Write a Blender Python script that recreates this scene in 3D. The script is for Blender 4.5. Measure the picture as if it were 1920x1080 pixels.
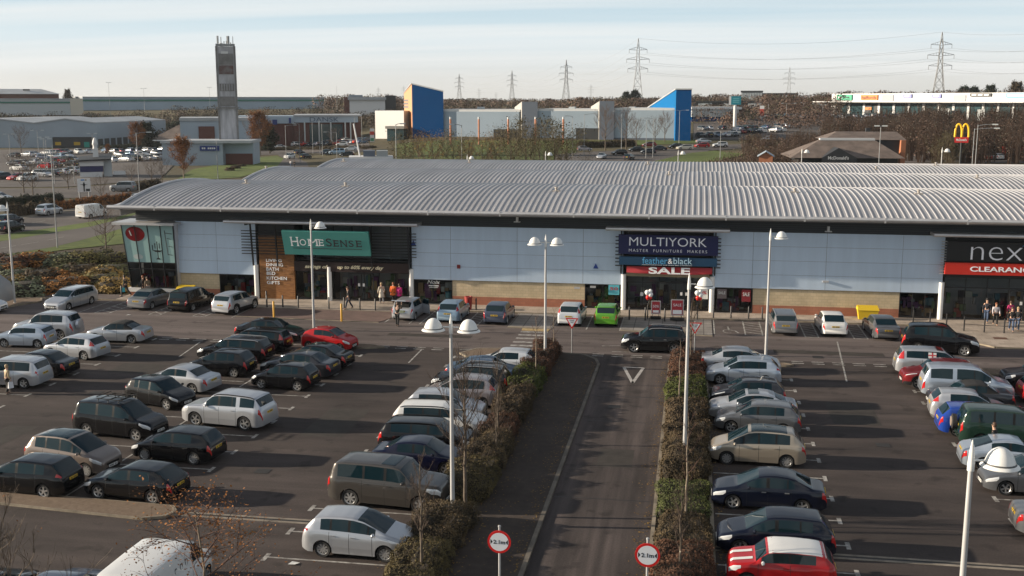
import bpy, bmesh, math, random
from mathutils import Vector, Matrix, noise as mnoise
from math import radians as R, sin, cos, tan, pi, sqrt, atan2
random.seed(7)
SC = bpy.context.scene
for o in list(bpy.data.objects): bpy.data.objects.remove(o)

# ---------------------------------------------------------------- camera
CAMH = 16.3
cam_d = bpy.data.cameras.new('camera'); cam = bpy.data.objects.new('camera', cam_d)
SC.collection.objects.link(cam); SC.camera = cam
cam_d.sensor_width = 36; cam_d.lens = 36*2050/1920; cam_d.clip_start = 0.5; cam_d.clip_end = 20000
PITCH, YAW = R(9.7431), R(9.4176)
cam.location = (0, 0, CAMH); cam.rotation_euler = (pi/2-PITCH, 0, YAW)
# ---------------------------------------------------------------- sky and sun
SKYS = 0.05; SKYV = 0.555/SKYS
SUN_EL, SUN_AZ = R(14), R(6.5)            # light travels towards (cos az, sin az)
w = bpy.data.worlds.new('World'); SC.world = w; w.use_nodes = True
nt = w.node_tree; nt.nodes.clear()
def N(t, tree=None, **kw):
    n = (tree or nt).nodes.new(t)
    for k, v in kw.items(): setattr(n, k, v)
    return n
out = N('ShaderNodeOutputWorld'); bg = N('ShaderNodeBackground'); sky = N('ShaderNodeTexSky')
sky.sky_type = 'NISHITA'; sky.sun_disc = False; sky.sun_elevation = SUN_EL
sky.sun_rotation = R(270)-SUN_AZ; sky.air_density = 1.0; sky.dust_density = 0.6; sky.ozone_density = 1.3
geo = N('ShaderNodeTexCoord'); sep = N('ShaderNodeSeparateXYZ'); nt.links.new(geo.outputs['Generated'], sep.inputs[0])
# thin high cloud: direction projected on a flat layer, stretched into streaks
mz = N('ShaderNodeMath', operation='MAXIMUM'); mz.inputs[1].default_value = 0.02; nt.links.new(sep.outputs[2], mz.inputs[0])
az_ = N('ShaderNodeMath', operation='ADD'); az_.inputs[1].default_value = 0.06; nt.links.new(mz.outputs[0], az_.inputs[0])
dx = N('ShaderNodeMath', operation='DIVIDE'); dy = N('ShaderNodeMath', operation='DIVIDE')
nt.links.new(sep.outputs[0], dx.inputs[0]); nt.links.new(az_.outputs[0], dx.inputs[1])
nt.links.new(sep.outputs[1], dy.inputs[0]); nt.links.new(az_.outputs[0], dy.inputs[1])
cmb = N('ShaderNodeCombineXYZ'); nt.links.new(dx.outputs[0], cmb.inputs[0]); nt.links.new(dy.outputs[0], cmb.inputs[1])
mp = N('ShaderNodeMapping'); mp.inputs['Scale'].default_value = (0.085, 0.62, 1); mp.inputs['Rotation'].default_value = (0, 0, R(7))
nt.links.new(cmb.outputs[0], mp.inputs[0])
nz = N('ShaderNodeTexNoise'); nz.inputs['Scale'].default_value = 1.0; nz.inputs['Detail'].default_value = 7; nz.inputs['Roughness'].default_value = 0.55
nz.inputs['Distortion'].default_value = 0.25
nt.links.new(mp.outputs[0], nz.inputs['Vector'])
cr = N('ShaderNodeMapRange'); cr.inputs['From Min'].default_value = 0.42; cr.inputs['From Max'].default_value = 0.66
cr.inputs['To Min'].default_value = 0.0; cr.inputs['To Max'].default_value = 0.75
nt.links.new(nz.outputs['Fac'], cr.inputs['Value'])
# pale veil of haze low down (cream at the skyline, blue above), clear sky overhead
rv = N('ShaderNodeValToRGB'); nt.links.new(sep.outputs[2], rv.inputs[0]); e = rv.color_ramp.elements
while len(e) < 4: e.new(.5)
for el, (p, c) in zip(e, [(0.0, (.80, .775, .72)), (.02, (.78, .78, .755)), (.055, (.72, .83, .89)), (.09, (.60, .80, .95))]): el.position = p; el.color = c+(1,)
vs = N('ShaderNodeVectorMath', operation='SCALE'); vs.inputs['Scale'].default_value = SKYV; nt.links.new(rv.outputs[0], vs.inputs[0])
vf = N('ShaderNodeMapRange'); vf.inputs['From Min'].default_value = .05; vf.inputs['From Max'].default_value = .20; vf.inputs['To Min'].default_value = .94; vf.inputs['To Max'].default_value = .0
nt.links.new(sep.outputs[2], vf.inputs['Value'])
veil = N('ShaderNodeMix', data_type='RGBA'); nt.links.new(vf.outputs['Result'], veil.inputs['Factor']); nt.links.new(sky.outputs[0], veil.inputs['A']); nt.links.new(vs.outputs[0], veil.inputs['B'])
SKYGAIN = N('ShaderNodeMix', data_type='RGBA', blend_type='MIX')
SKYGAIN.inputs['B'].default_value = (SKYV*.90, SKYV*.90, SKYV*.88, 1)
nt.links.new(cr.outputs['Result'], SKYGAIN.inputs['Factor']); nt.links.new(veil.outputs['Result'], SKYGAIN.inputs['A'])
nt.links.new(SKYGAIN.outputs['Result'], bg.inputs[0]); bg.inputs[1].default_value = SKYS
nt.links.new(bg.outputs[0], out.inputs[0])
sun_d = bpy.data.lights.new('sun', 'SUN'); sun_d.energy = 5.0; sun_d.angle = R(0.55); sun_d.color = (1.0, 0.86, 0.68)
sun = bpy.data.objects.new('sun', sun_d); SC.collection.objects.link(sun)
LDIR = Vector((cos(SUN_AZ)*cos(SUN_EL), sin(SUN_AZ)*cos(SUN_EL), -sin(SUN_EL)))
sun.rotation_euler = LDIR.to_track_quat('-Z', 'Y').to_euler(); sun.location = (-60, -20, 60)
SC.view_settings.view_transform = 'Standard'; SC.view_settings.look = 'None'
SC.view_settings.exposure = 0.9; SC.view_settings.gamma = 1
SC.cycles.max_bounces = 6; SC.cycles.diffuse_bounces = 2; SC.cycles.glossy_bounces = 3
SC.cycles.transmission_bounces = 4; SC.cycles.transparent_max_bounces = 6
SC.cycles.use_denoising = True
SC.cycles.sample_clamp_indirect = 6

# ---------------------------------------------------------------- photograph pixel -> place on the ground
_F = Vector((-sin(YAW)*cos(PITCH), cos(YAW)*cos(PITCH), -sin(PITCH)))
_R = Vector((cos(YAW), sin(YAW), 0)); _U = _R.cross(_F)
def ray(px, py): return _F*2050 + _R*(px-960) + _U*(540-py)
def sstep(a, b, x):
    t = min(1, max(0, (x-a)/(b-a))); return t*t*(3-2*t)
def lerpk(ks, x):
    if x <= ks[0][0]: return ks[0][1]
    for (a, b), (c, d) in zip(ks, ks[1:]):
        if x <= c: return b+(d-b)*(x-a)/(c-a)
    return ks[-1][1]
_hL = [(0, 0), (400, 0), (440, .6), (600, 10.4), (640, 11), (1000, 11.8), (9000, 12)]
_hR = [(0, 0), (195, 0), (230, .5), (300, 2.5), (345, 4.1), (480, 9.3), (560, 10.6), (640, 11), (1000, 11.8), (9000, 12)]
def terrain(x, y):
    d = sqrt(x*x+y*y); b = math.degrees(atan2(x, max(y, 1e-3)))
    k = sstep(-21, -12, b)
    return lerpk(_hL, d)*(1-k)+lerpk(_hR, d)*k
def G(px, py, z=0.0):
    d = ray(px, py); t = (z-CAMH)/d.z; p = d*t
    return Vector((p.x, p.y, z))
def GT(px, py, up=0.0):
    """where the line of sight meets the rising ground"""
    d = ray(px, py).normalized(); t = 40.0
    while t < 3000:
        p = d*t; z = CAMH+p.z
        if z <= terrain(p.x, p.y)+up: break
        t += .5 if t < 400 else 2
    p = d*t
    return Vector((p.x, p.y, terrain(p.x, p.y)))
def AT(px, py, D):
    """point on the line of sight at horizontal distance D"""
    d = ray(px, py); t = D/sqrt(d.x*d.x+d.y*d.y); p = d*t
    return Vector((p.x, p.y, CAMH+p.z))
def MPP(p): return (Vector((p.x, p.y, p.z-CAMH)).dot(_F))/2050.0     # metres per photograph pixel there

# ---------------------------------------------------------------- materials
MATS = {}
def mat(name, col, rough=.6, metal=0, spec=.5, coat=0, var=0, vscale=3.0, bump=0, bscale=40, col2=None, detail=4, stretch=None, trans=0, thr=(.35, .65), emit=None):
    if name in MATS: return MATS[name]
    m = bpy.data.materials.new(name); m.use_nodes = True; t = m.node_tree; b = t.nodes['Principled BSDF']
    b.inputs['Roughness'].default_value = rough; b.inputs['Metallic'].default_value = metal
    b.inputs['Specular IOR Level'].default_value = spec; b.inputs['Coat Weight'].default_value = coat; b.inputs['Coat Roughness'].default_value = .03
    c = tuple(col)+(1,)
    if emit: b.inputs['Emission Color'].default_value = tuple(emit)+(1,); b.inputs['Emission Strength'].default_value = 1
    if var or col2 or bump:
        tc = N('ShaderNodeTexCoord', t)
        mp_ = N('ShaderNodeMapping', t); t.links.new(tc.outputs['Object'], mp_.inputs[0])
        if stretch: mp_.inputs['Scale'].default_value = stretch
    if var or col2:
        n = N('ShaderNodeTexNoise', t); n.inputs['Scale'].default_value = vscale; n.inputs['Detail'].default_value = detail; n.inputs['Roughness'].default_value = .6
        t.links.new(mp_.outputs[0], n.inputs['Vector'])
        mr = N('ShaderNodeMapRange', t); mr.inputs['From Min'].default_value = thr[0]; mr.inputs['From Max'].default_value = thr[1]
        t.links.new(n.outputs['Fac'], mr.inputs['Value'])
        mx = N('ShaderNodeMix', t, data_type='RGBA'); mx.inputs['A'].default_value = c if col2 else tuple(x*(1-var) for x in col)+(1,)
        mx.inputs['B'].default_value = tuple(col2)+(1,) if col2 else tuple(min(1, x*(1+var)) for x in col)+(1,)
        t.links.new(mr.outputs['Result'], mx.inputs['Factor']); t.links.new(mx.outputs['Result'], b.inputs['Base Color'])
    else: b.inputs['Base Color'].default_value = c
    if bump:
        n2 = N('ShaderNodeTexNoise', t); n2.inputs['Scale'].default_value = bscale; n2.inputs['Detail'].default_value = 3
        t.links.new(mp_.outputs[0], n2.inputs['Vector'])
        bp = N('ShaderNodeBump', t); bp.inputs['Strength'].default_value = bump; bp.inputs['Distance'].default_value = .02
        t.links.new(n2.outputs['Fac'], bp.inputs['Height']); t.links.new(bp.outputs[0], b.inputs['Normal'])
    m.diffuse_color = c; MATS[name] = m; return m
def ramp_mat(name, stops, scale, rough=.9, detail=6, stretch=None, second=None, bump=0, rnd=0, stains=False):
    """colour ramp over noise (ground, foliage); second=(scale, amount) multiplies a coarser patchiness in; rnd varies per object"""
    if name in MATS: return MATS[name]
    m = bpy.data.materials.new(name); m.use_nodes = True; t = m.node_tree; b = t.nodes['Principled BSDF']
    b.inputs['Roughness'].default_value = rough; b.inputs['Specular IOR Level'].default_value = .3
    tc = N('ShaderNodeTexCoord', t); mp_ = N('ShaderNodeMapping', t); t.links.new(tc.outputs['Object'], mp_.inputs[0])
    if stretch: mp_.inputs['Scale'].default_value = stretch
    n = N('ShaderNodeTexNoise', t); n.inputs['Scale'].default_value = scale; n.inputs['Detail'].default_value = detail; n.inputs['Roughness'].default_value = .65
    t.links.new(mp_.outputs[0], n.inputs['Vector'])
    r = N('ShaderNodeValToRGB', t); t.links.new(n.outputs['Fac'], r.inputs[0])
    e = r.color_ramp.elements
    while len(e) < len(stops): e.new(.5)
    for el, (p, c) in zip(e, stops): el.position = p; el.color = tuple(c)+(1,)
    last = r.outputs[0]
    if second:
        n3 = N('ShaderNodeTexNoise', t); n3.inputs['Scale'].default_value = second[0]; n3.inputs['Detail'].default_value = 4
        t.links.new(tc.outputs['Object'], n3.inputs['Vector'])
        mr = N('ShaderNodeMapRange', t); mr.inputs['From Min'].default_value = .3; mr.inputs['From Max'].default_value = .7
        mr.inputs['To Min'].default_value = 1-second[1]; mr.inputs['To Max'].default_value = 1+second[1]
        t.links.new(n3.outputs['Fac'], mr.inputs['Value'])
        mu = N('ShaderNodeVectorMath', t, operation='SCALE'); t.links.new(last, mu.inputs[0]); t.links.new(mr.outputs['Result'], mu.inputs['Scale'])
        last = mu.outputs[0]
    if stains:                                             # oil spots, worn tracks and fine grit of old asphalt
        for (sc_, det, a_, b_, lo_, hi_, strch) in ((.9, 2, .60, .70, 1, .62, None), (14, 3, .35, .65, .86, 1.14, None), (.5, 6, .48, .62, 1 if stains != 'y' else .82, 1.25, (.10, 1.6, 1) if stains != 'y' else (2.6, .05, 1))):
            n4 = N('ShaderNodeTexNoise', t); n4.inputs['Scale'].default_value = sc_; n4.inputs['Detail'].default_value = det
            if strch: mp4 = N('ShaderNodeMapping', t); mp4.inputs['Scale'].default_value = strch; t.links.new(tc.outputs['Object'], mp4.inputs[0]); t.links.new(mp4.outputs[0], n4.inputs['Vector'])
            else: t.links.new(tc.outputs['Object'], n4.inputs['Vector'])
            m4 = N('ShaderNodeMapRange', t); m4.inputs['From Min'].default_value = a_; m4.inputs['From Max'].default_value = b_; m4.inputs['To Min'].default_value = lo_; m4.inputs['To Max'].default_value = hi_
            t.links.new(n4.outputs['Fac'], m4.inputs['Value']); u4 = N('ShaderNodeVectorMath', t, operation='SCALE'); t.links.new(last, u4.inputs[0]); t.links.new(m4.outputs['Result'], u4.inputs['Scale']); last = u4.outputs[0]
    if rnd:
        oi = N('ShaderNodeObjectInfo', t); mr2 = N('ShaderNodeMapRange', t); mr2.inputs['To Min'].default_value = 1-rnd; mr2.inputs['To Max'].default_value = 1+rnd
        t.links.new(oi.outputs['Random'], mr2.inputs['Value'])
        mu2 = N('ShaderNodeVectorMath', t, operation='SCALE'); t.links.new(last, mu2.inputs[0]); t.links.new(mr2.outputs['Result'], mu2.inputs['Scale']); last = mu2.outputs[0]
    t.links.new(last, b.inputs['Base Color'])
    if bump:
        bp = N('ShaderNodeBump', t); bp.inputs['Strength'].default_value = bump; bp.inputs['Distance'].default_value = .03
        t.links.new(n.outputs['Fac'], bp.inputs['Height']); t.links.new(bp.outputs[0], b.inputs['Normal'])
    MATS[name] = m; return m

# ---------------------------------------------------------------- mesh building
class MB:
    def __init__(s): s.v = []; s.f = []; s.m = []
    def add(s, vs, fs, mi=0):
        o = len(s.v); s.v += [tuple(p) for p in vs]
        for f in fs: s.f.append(tuple(i+o for i in f)); s.m.append(mi)
        return s
    def box(s, x0, x1, y0, y1, z0, z1, mi=0):
        return s.add([(x0,y0,z0),(x1,y0,z0),(x1,y1,z0),(x0,y1,z0),(x0,y0,z1),(x1,y0,z1),(x1,y1,z1),(x0,y1,z1)],
            [(3,2,1,0),(4,5,6,7),(0,1,5,4),(1,2,6,5),(2,3,7,6),(3,0,4,7)], mi)
    def hexa(s, p, mi=0):                                  # 8 corners, bottom 4 then top 4
        return s.add(p, [(3,2,1,0),(4,5,6,7),(0,1,5,4),(1,2,6,5),(2,3,7,6),(3,0,4,7)], mi)
    def tube(s, pts, rads, n=8, mi=0, cap=True):
        pts = [Vector(p) for p in pts]; o = len(s.v)
        up = Vector((0, 0, 1))
        for i, p in enumerate(pts):
            d = (pts[min(i+1, len(pts)-1)]-pts[max(i-1, 0)]).normalized()
            a = d.cross(up if abs(d.z) < .95 else Vector((1, 0, 0))).normalized(); b = d.cross(a)
            r = rads[i] if isinstance(rads, (list, tuple)) else rads
            for k in range(n):
                t = 2*pi*k/n; s.v.append(tuple(p+a*(r*cos(t))+b*(r*sin(t))))
        for i in range(len(pts)-1):
            for k in range(n):
                s.f.append((o+i*n+k, o+(i+1)*n+k, o+(i+1)*n+(k+1) % n, o+i*n+(k+1) % n)); s.m.append(mi)
        if cap and n > 2:
            s.f.append(tuple(o+k for k in range(n))); s.m.append(mi)
            e = o+(len(pts)-1)*n; s.f.append(tuple(e+n-1-k for k in range(n))); s.m.append(mi)
        return s
    def lathe(s, prof, n=16, axis='z', c=(0, 0, 0), mi=0):
        o = len(s.v)
        for (r, h) in prof:
            for k in range(n):
                t = 2*pi*k/n
                if axis == 'z': p = (c[0]+r*cos(t), c[1]+r*sin(t), c[2]+h)
                elif axis == 'y': p = (c[0]+r*cos(t), c[1]+h, c[2]+r*sin(t))
                else: p = (c[0]+h, c[1]+r*cos(t), c[2]+r*sin(t))
                s.v.append(p)
        for i in range(len(prof)-1):
            for k in range(n):
                a, b, c2, d = o+i*n+k, o+i*n+(k+1) % n, o+(i+1)*n+(k+1) % n, o+(i+1)*n+k
                s.f.append((a, b, c2, d)); s.m.append(mi)
        return s
    def prism(s, poly, z0, z1, mi=0):                      # vertical prism over a flat polygon
        n = len(poly); o = len(s.v)
        s.v += [(p[0], p[1], z0) for p in poly]+[(p[0], p[1], z1) for p in poly]
        s.f.append(tuple(o+n-1-i for i in range(n))); s.f.append(tuple(o+n+i for i in range(n))); s.m += [mi, mi]
        for i in range(n): s.f.append((o+i, o+(i+1) % n, o+n+(i+1) % n, o+n+i)); s.m.append(mi)
        return s
    def mesh(s, name, mats=(), smooth=None):
        me = bpy.data.meshes.new(name); me.from_pydata(s.v, [], s.f)
        for m_ in (mats if isinstance(mats, (list, tuple)) else [mats]): me.materials.append(m_)
        if s.m and max(s.m): me.polygons.foreach_set('material_index', s.m)
        if smooth is not None:
            me.polygons.foreach_set('use_smooth', [True]*len(me.polygons))
            if smooth < 180: me.set_sharp_from_angle(angle=R(smooth))
        me.update(); return me
    def build(s, name, mats, parent=None, smooth=None, loc=None, fix=False):
        me = s.mesh(name, mats, smooth)
        if fix:
            bm = bmesh.new(); bm.from_mesh(me); bmesh.ops.recalc_face_normals(bm, faces=bm.faces); bm.to_mesh(me); bm.free()
        return link(name, me, parent, loc)
def link(name, me, parent=None, loc=None, rz=None):
    o = bpy.data.objects.new(name, me); SC.collection.objects.link(o)
    if parent: o.parent = parent
    if loc is not None: o.location = loc
    if rz is not None: o.rotation_euler.z = rz
    return o
def tag(o, label=None, cat=None, group=None, kind=None):
    if label: o['label'] = label
    if cat: o['category'] = cat
    if group: o['group'] = group
    if kind: o['kind'] = kind
    return o
def empty(name, loc=(0, 0, 0), rz=0, label=None, cat=None, group=None):
    o = bpy.data.objects.new(name, None); SC.collection.objects.link(o); o.empty_display_size = .3
    o.location = loc; o.rotation_euler.z = rz
    return tag(o, label, cat, group)
def copy_thing(src, loc, rz=0, label=None, group=None, scale=None, kids=None):
    r = src.copy(); SC.collection.objects.link(r); r.location = loc; r.rotation_euler.z = rz
    if scale: r.scale = (scale,)*3 if not isinstance(scale, tuple) else scale
    if label: r['label'] = label
    if group: r['group'] = group
    for ch in src.children:
        c = ch.copy(); SC.collection.objects.link(c); c.parent = r
        for g in ch.children:
            d = g.copy(); SC.collection.objects.link(d); d.parent = c
    return r
def sheet(name, poly, z, m, kind='structure', drape=False, cell=12):
    """flat ground sheet over a polygon; drape=True cuts it up and lays it on the terrain"""
    bm = bmesh.new(); vs = [bm.verts.new((p[0], p[1], 0)) for p in poly]; f = bm.faces.new(vs)
    if drape:
        xs = [p[0] for p in poly]; ys = [p[1] for p in poly]
        x = math.floor(min(xs)/cell)*cell
        while x < max(xs):
            bmesh.ops.bisect_plane(bm, geom=bm.verts[:]+bm.edges[:]+bm.faces[:], plane_co=(x, 0, 0), plane_no=(1, 0, 0)); x += cell
        y = math.floor(min(ys)/cell)*cell
        while y < max(ys):
            bmesh.ops.bisect_plane(bm, geom=bm.verts[:]+bm.edges[:]+bm.faces[:], plane_co=(0, y, 0), plane_no=(0, 1, 0)); y += cell
        bmesh.ops.triangulate(bm, faces=bm.faces[:])
    for v in bm.verts: v.co.z = z+(terrain(v.co.x, v.co.y) if drape else 0)
    bmesh.ops.recalc_face_normals(bm, faces=bm.faces)
    if bm.faces[0].normal.z < 0: bmesh.ops.reverse_faces(bm, faces=bm.faces)
    me = bpy.data.meshes.new(name); bm.to_mesh(me); bm.free(); me.materials.append(m)
    o = link(name, me); o['kind'] = kind; return o
def text_mesh(s, size, depth=.02, align='CENTER', offset=0, shear=0, spacing=1, fit=None, bevel=0):
    """lettering as a flat-extruded mesh lying in the XZ plane, facing -Y"""
    c = bpy.data.curves.new('lettering', 'FONT'); c.body = s; c.size = size; c.extrude = depth/2; c.align_x = align; c.align_y = 'CENTER'
    c.offset = offset; c.shear = shear; c.space_character = spacing; c.resolution_u = 4
    o = bpy.data.objects.new('lettering', c); SC.collection.objects.link(o)
    me = bpy.data.meshes.new_from_object(o.evaluated_get(bpy.context.evaluated_depsgraph_get()))
    bpy.data.objects.remove(o); bpy.data.curves.remove(c)
    me.transform(Matrix.Rotation(pi/2, 4, 'X'))
    if fit:
        xs = [v.co.x for v in me.vertices]; zs = [v.co.z for v in me.vertices]
        cx, cz = (min(xs)+max(xs))/2, (min(zs)+max(zs))/2
        sx = fit[0]/(max(xs)-min(xs)); sz = fit[1]/(max(zs)-min(zs)) if fit[1] else sx
        for v in me.vertices: v.co.x = (v.co.x-cx)*sx; v.co.z = (v.co.z-cz)*sz
    return me
def letters(name, s, m, parent, loc, size=.3, rot=None, **kw):
    me = text_mesh(s, size, **kw); me.materials.clear(); me.materials.append(m)
    o = link(name, me, parent, loc)
    if rot: o.rotation_euler = rot
    return o
# ================================================================= THE SETTING
def PY(px, py, Y):
    d = ray(px, py); p = d*(Y/d.y); return Vector((p.x, Y, CAMH+p.z))
asphalt = ramp_mat('asphalt', [(0.28, (0.0288, 0.0223, 0.0206)), (0.5, (0.0469, 0.037, 0.0339)), (0.74, (0.0651, 0.0509, 0.0456))], .55, .88, 10, (.35, 1.3, 1), (.09, .30), .25, stains=True)
asphalt_road = ramp_mat('asphalt_road', [(0.3, (0.0379, 0.0301, 0.0287)), (0.52, (0.0632, 0.0502, 0.0466)), (0.75, (0.0948, 0.0753, 0.0681))], .8, .88, 10, (2.2, .16, 1), (.12, .25), .2, stains='y')
asphalt_front = ramp_mat('asphalt_front', [(0.3, (0.0709, 0.0566, 0.054)), (0.5, (0.1001, 0.0814, 0.0768)), (0.75, (0.1319, 0.1086, 0.102))], .6, .88, 10, (.12, 1.8, 1), (.07, .22), .2, stains=True)
asphalt_far = ramp_mat('asphalt_far', [(.3, (.075, .066, .062)), (.7, (.125, .11, .102))], .12, .9, 5, None, (.02, .15))
path_tar = ramp_mat('path_tar', [(0.3, (0.0344, 0.0262, 0.0218)), (0.7, (0.0602, 0.0459, 0.0378))], 3, .9, 8, None, (.5, .2), .3)
paving = bpy.data.materials.new('paving'); 
def slab_mat(name, c1, c2, mortar, sx, sy, msize=.012, offset=.5, rough=.85, wear=.25):
    m = bpy.data.materials.new(name); m.use_nodes = True; t = m.node_tree; b = t.nodes['Principled BSDF']; b.inputs['Roughness'].default_value = rough
    b.inputs['Specular IOR Level'].default_value = .3
    tc = N('ShaderNodeTexCoord', t); bt = N('ShaderNodeTexBrick', t); bt.offset = offset
    t.links.new(tc.outputs['Object'], bt.inputs['Vector'])
    bt.inputs['Color1'].default_value = tuple(c1)+(1,); bt.inputs['Color2'].default_value = tuple(c2)+(1,); bt.inputs['Mortar'].default_value = tuple(mortar)+(1,)
    bt.inputs['Scale'].default_value = 1; bt.inputs['Brick Width'].default_value = sx; bt.inputs['Row Height'].default_value = sy; bt.inputs['Mortar Size'].default_value = msize
    n = N('ShaderNodeTexNoise', t); n.inputs['Scale'].default_value = .9; n.inputs['Detail'].default_value = 6; t.links.new(tc.outputs['Object'], n.inputs['Vector'])
    mr = N('ShaderNodeMapRange', t); mr.inputs['From Min'].default_value = .3; mr.inputs['From Max'].default_value = .7; mr.inputs['To Min'].default_value = 1-wear; mr.inputs['To Max'].default_value = 1+wear*.6
    t.links.new(n.outputs['Fac'], mr.inputs['Value'])
    mu = N('ShaderNodeVectorMath', t, operation='SCALE'); t.links.new(bt.outputs['Color'], mu.inputs[0]); t.links.new(mr.outputs['Result'], mu.inputs['Scale']); t.links.new(mu.outputs[0], b.inputs['Base Color'])
    MATS[name] = m; return m, bt, t, tc
paving = slab_mat('paving_slab', (.34, .285, .235), (.40, .335, .28), (.22, .185, .15), .9, .6)[0]
brickpave = slab_mat('brick_paving', (.145, .098, .086), (.175, .118, .103), (.10, .072, .064), .4, .2, .015)[0]
concrete_apron = slab_mat('concrete_apron', (.22, .20, .185), (.26, .24, .22), (.09, .08, .073), 1.0, .9, .03, 0)[0]
kerb_sh = mat('kerb_shaded', (.115, .098, .078), .85, var=.3, vscale=1.5)  # darker twin of the kerb concrete: hedge shade put into its colour
kerb_m = mat('kerb_concrete', (.21, .175, .13), .85, var=.3, vscale=1.5)
line_m = mat('road_paint', (.40, .385, .36), .75, col2=(.12, .108, .098), vscale=3.2, thr=(.38, .66), detail=10)
soil_m = ramp_mat('bed_soil', [(.3, (.03, .022, .014)), (.7, (.07, .05, .03))], 2, .95, 8)
weeds_m = ramp_mat('weeds', [(.25, (.03, .045, .012)), (.5, (.055, .085, .02)), (.75, (.09, .12, .03))], 3, .9, 8, None, (.4, .3))
grass_m = ramp_mat('grass', [(.25, (.045, .07, .016)), (.5, (.085, .115, .024)), (.75, (.13, .15, .035))], .6, .95, 9, None, (.05, .3), .4)
field_m = ramp_mat('rough_ground', [(.25, (.05, .045, .024)), (.5, (.085, .07, .035)), (.75, (.12, .105, .045))], .05, .95, 8, None, (.006, .3))
isl_m = ramp_mat('island_paving', [(.3, (.12, .085, .06)), (.7, (.19, .14, .10))], 6, .9, 6)

def terrain_mesh():
    bm = bmesh.new(); rings = [0, 30, 60, 90, 120, 150, 175, 195, 205, 215, 230, 245, 260, 280, 300, 320, 345, 365, 390, 400, 410, 425, 440, 460, 480, 500, 520, 540, 560, 580, 600, 620, 640, 700, 800, 1000, 1400, 2000, 3000, 5000, 9000]
    nang = 180; prev = None
    for r in rings:
        if r == 0: cur = [bm.verts.new((0, 0, -.06))]
        else:
            cur = []
            for k in range(nang):
                a = 2*pi*k/nang; x, y = r*sin(a), r*cos(a)
                cur.append(bm.verts.new((x, y, (terrain(x, y) if y > 0 else 0)-.06)))
        if prev:
            for k in range(nang):
                j = (k+1) % nang
                if len(prev) == 1: bm.faces.new((prev[0], cur[j], cur[k]))
                else: bm.faces.new((prev[k], prev[j], cur[j], cur[k]))
        prev = cur
    bmesh.ops.recalc_face_normals(bm, faces=bm.faces)
    for f in bm.faces: f.smooth = True
    me = bpy.data.meshes.new('ground'); bm.to_mesh(me); bm.free(); me.materials.append(field_m)
    o = link('ground', me); o['kind'] = 'structure'
    if me.polygons[0].normal.z < 0: me.flip_normals()
terrain_mesh()
def rect(x0, x1, y0, y1): return [(x0, y0), (x1, y0), (x1, y1), (x0, y1)]
def struct(name, mb, m, **k): o = mb.build(name, m, **k); o['kind'] = 'structure'; return o
sheet('car_park', rect(-60, 66, 4, 69.6), 0, asphalt)
sheet('front_road', rect(-60, 66, 69.6, 84.9), .001, asphalt_front)
sheet('access_road', rect(-5.45, -1.25, 4, 69.0), .004, asphalt_road)
struct('footpath', MB().prism([(-8.35, 4), (-5.62, 4), (-5.62, 66.3), (-5.9, 67.6), (-6.7, 68.6), (-8.35, 69.0)], -.02, .10), path_tar)
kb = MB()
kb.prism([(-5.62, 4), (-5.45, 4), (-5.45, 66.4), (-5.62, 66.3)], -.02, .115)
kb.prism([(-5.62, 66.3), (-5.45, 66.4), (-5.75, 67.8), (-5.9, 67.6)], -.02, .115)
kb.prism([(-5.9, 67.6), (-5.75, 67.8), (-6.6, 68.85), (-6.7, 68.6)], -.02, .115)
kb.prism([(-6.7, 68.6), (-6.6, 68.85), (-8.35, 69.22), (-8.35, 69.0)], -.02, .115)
struct('kerb', kb, kerb_sh); kb = MB()
kb.box(-8.43, -8.35, 4, 69.2, -.02, .12)
kb.box(-9.9, -9.75, 4, 66.8, -.02, .11)
kb.prism([(-9.9, 66.8), (-9.75, 66.8), (-9.3, 68.6), (-9.4, 68.75)], -.02, .11); kb.prism([(-9.4, 68.75), (-9.3, 68.6), (-8.43, 69.05), (-8.43, 69.22)], -.02, .11)
kb.box(-1.25, -1.1, 4, 67.9, -.02, .115); kb.box(1.0, 1.15, 4, 67.9, -.02, .11); kb.box(-1.25, 1.15, 67.9, 68.05, -.02, .115)
struct('kerb', kb, kerb_m)
struct('planting_bed', MB().prism([(-9.75, 4), (-8.43, 4), (-8.43, 69.05), (-9.3, 68.6), (-9.75, 66.8)], -.02, .08), soil_m)
struct('planting_bed', MB().prism(rect(-1.1, 1.0, 4, 67.9), -.02, .08), soil_m)
# pavement in front of the shops
pv = MB()
pv.prism([(-46.9, 82.3), (-34.3, 82.3), (-34.3, 81.0), (-22.4, 81.0), (-22.4, 82.3), (17.2, 82.3), (17.9, 78.5), (20.2, 75.6), (66, 74.9), (66, 90), (-46.9, 90)], -.02, .09)
struct('pavement', pv, paving)
kf = MB()
for (a, b) in [((-54, 82.3), (-34.3, 82.3)), ((-22.4, 82.3), (17.2, 82.3)), ((17.2, 82.3), (17.9, 78.5)), ((17.9, 78.5), (20.2, 75.6)), ((20.2, 75.6), (66, 74.9))]:
    d = (Vector(b)-Vector(a)).normalized(); n = Vector((d.y, -d.x))*.14
    kf.prism([(a[0]+n.x, a[1]+n.y), (b[0]+n.x, b[1]+n.y), b, a], -.02, .102)
struct('kerb', kf, kerb_m)
struct('brick_paving', MB().prism([(-34.3, 77.6), (-22.9, 77.1), (-22.4, 78.5), (-22.4, 81.0), (-34.3, 81.0)], -.02, .03), brickpave)
struct('kerb', MB().prism([(-34.3, 77.45), (-22.8, 76.95), (-22.9, 77.1), (-34.3, 77.6)], -.02, .035), kerb_m)
struct('concrete_apron', MB().prism([(-13.1, 77.2), (-9.9, 77.1), (-9.9, 82.16), (-13.1, 82.16)], -.02, .03), concrete_apron)
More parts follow.
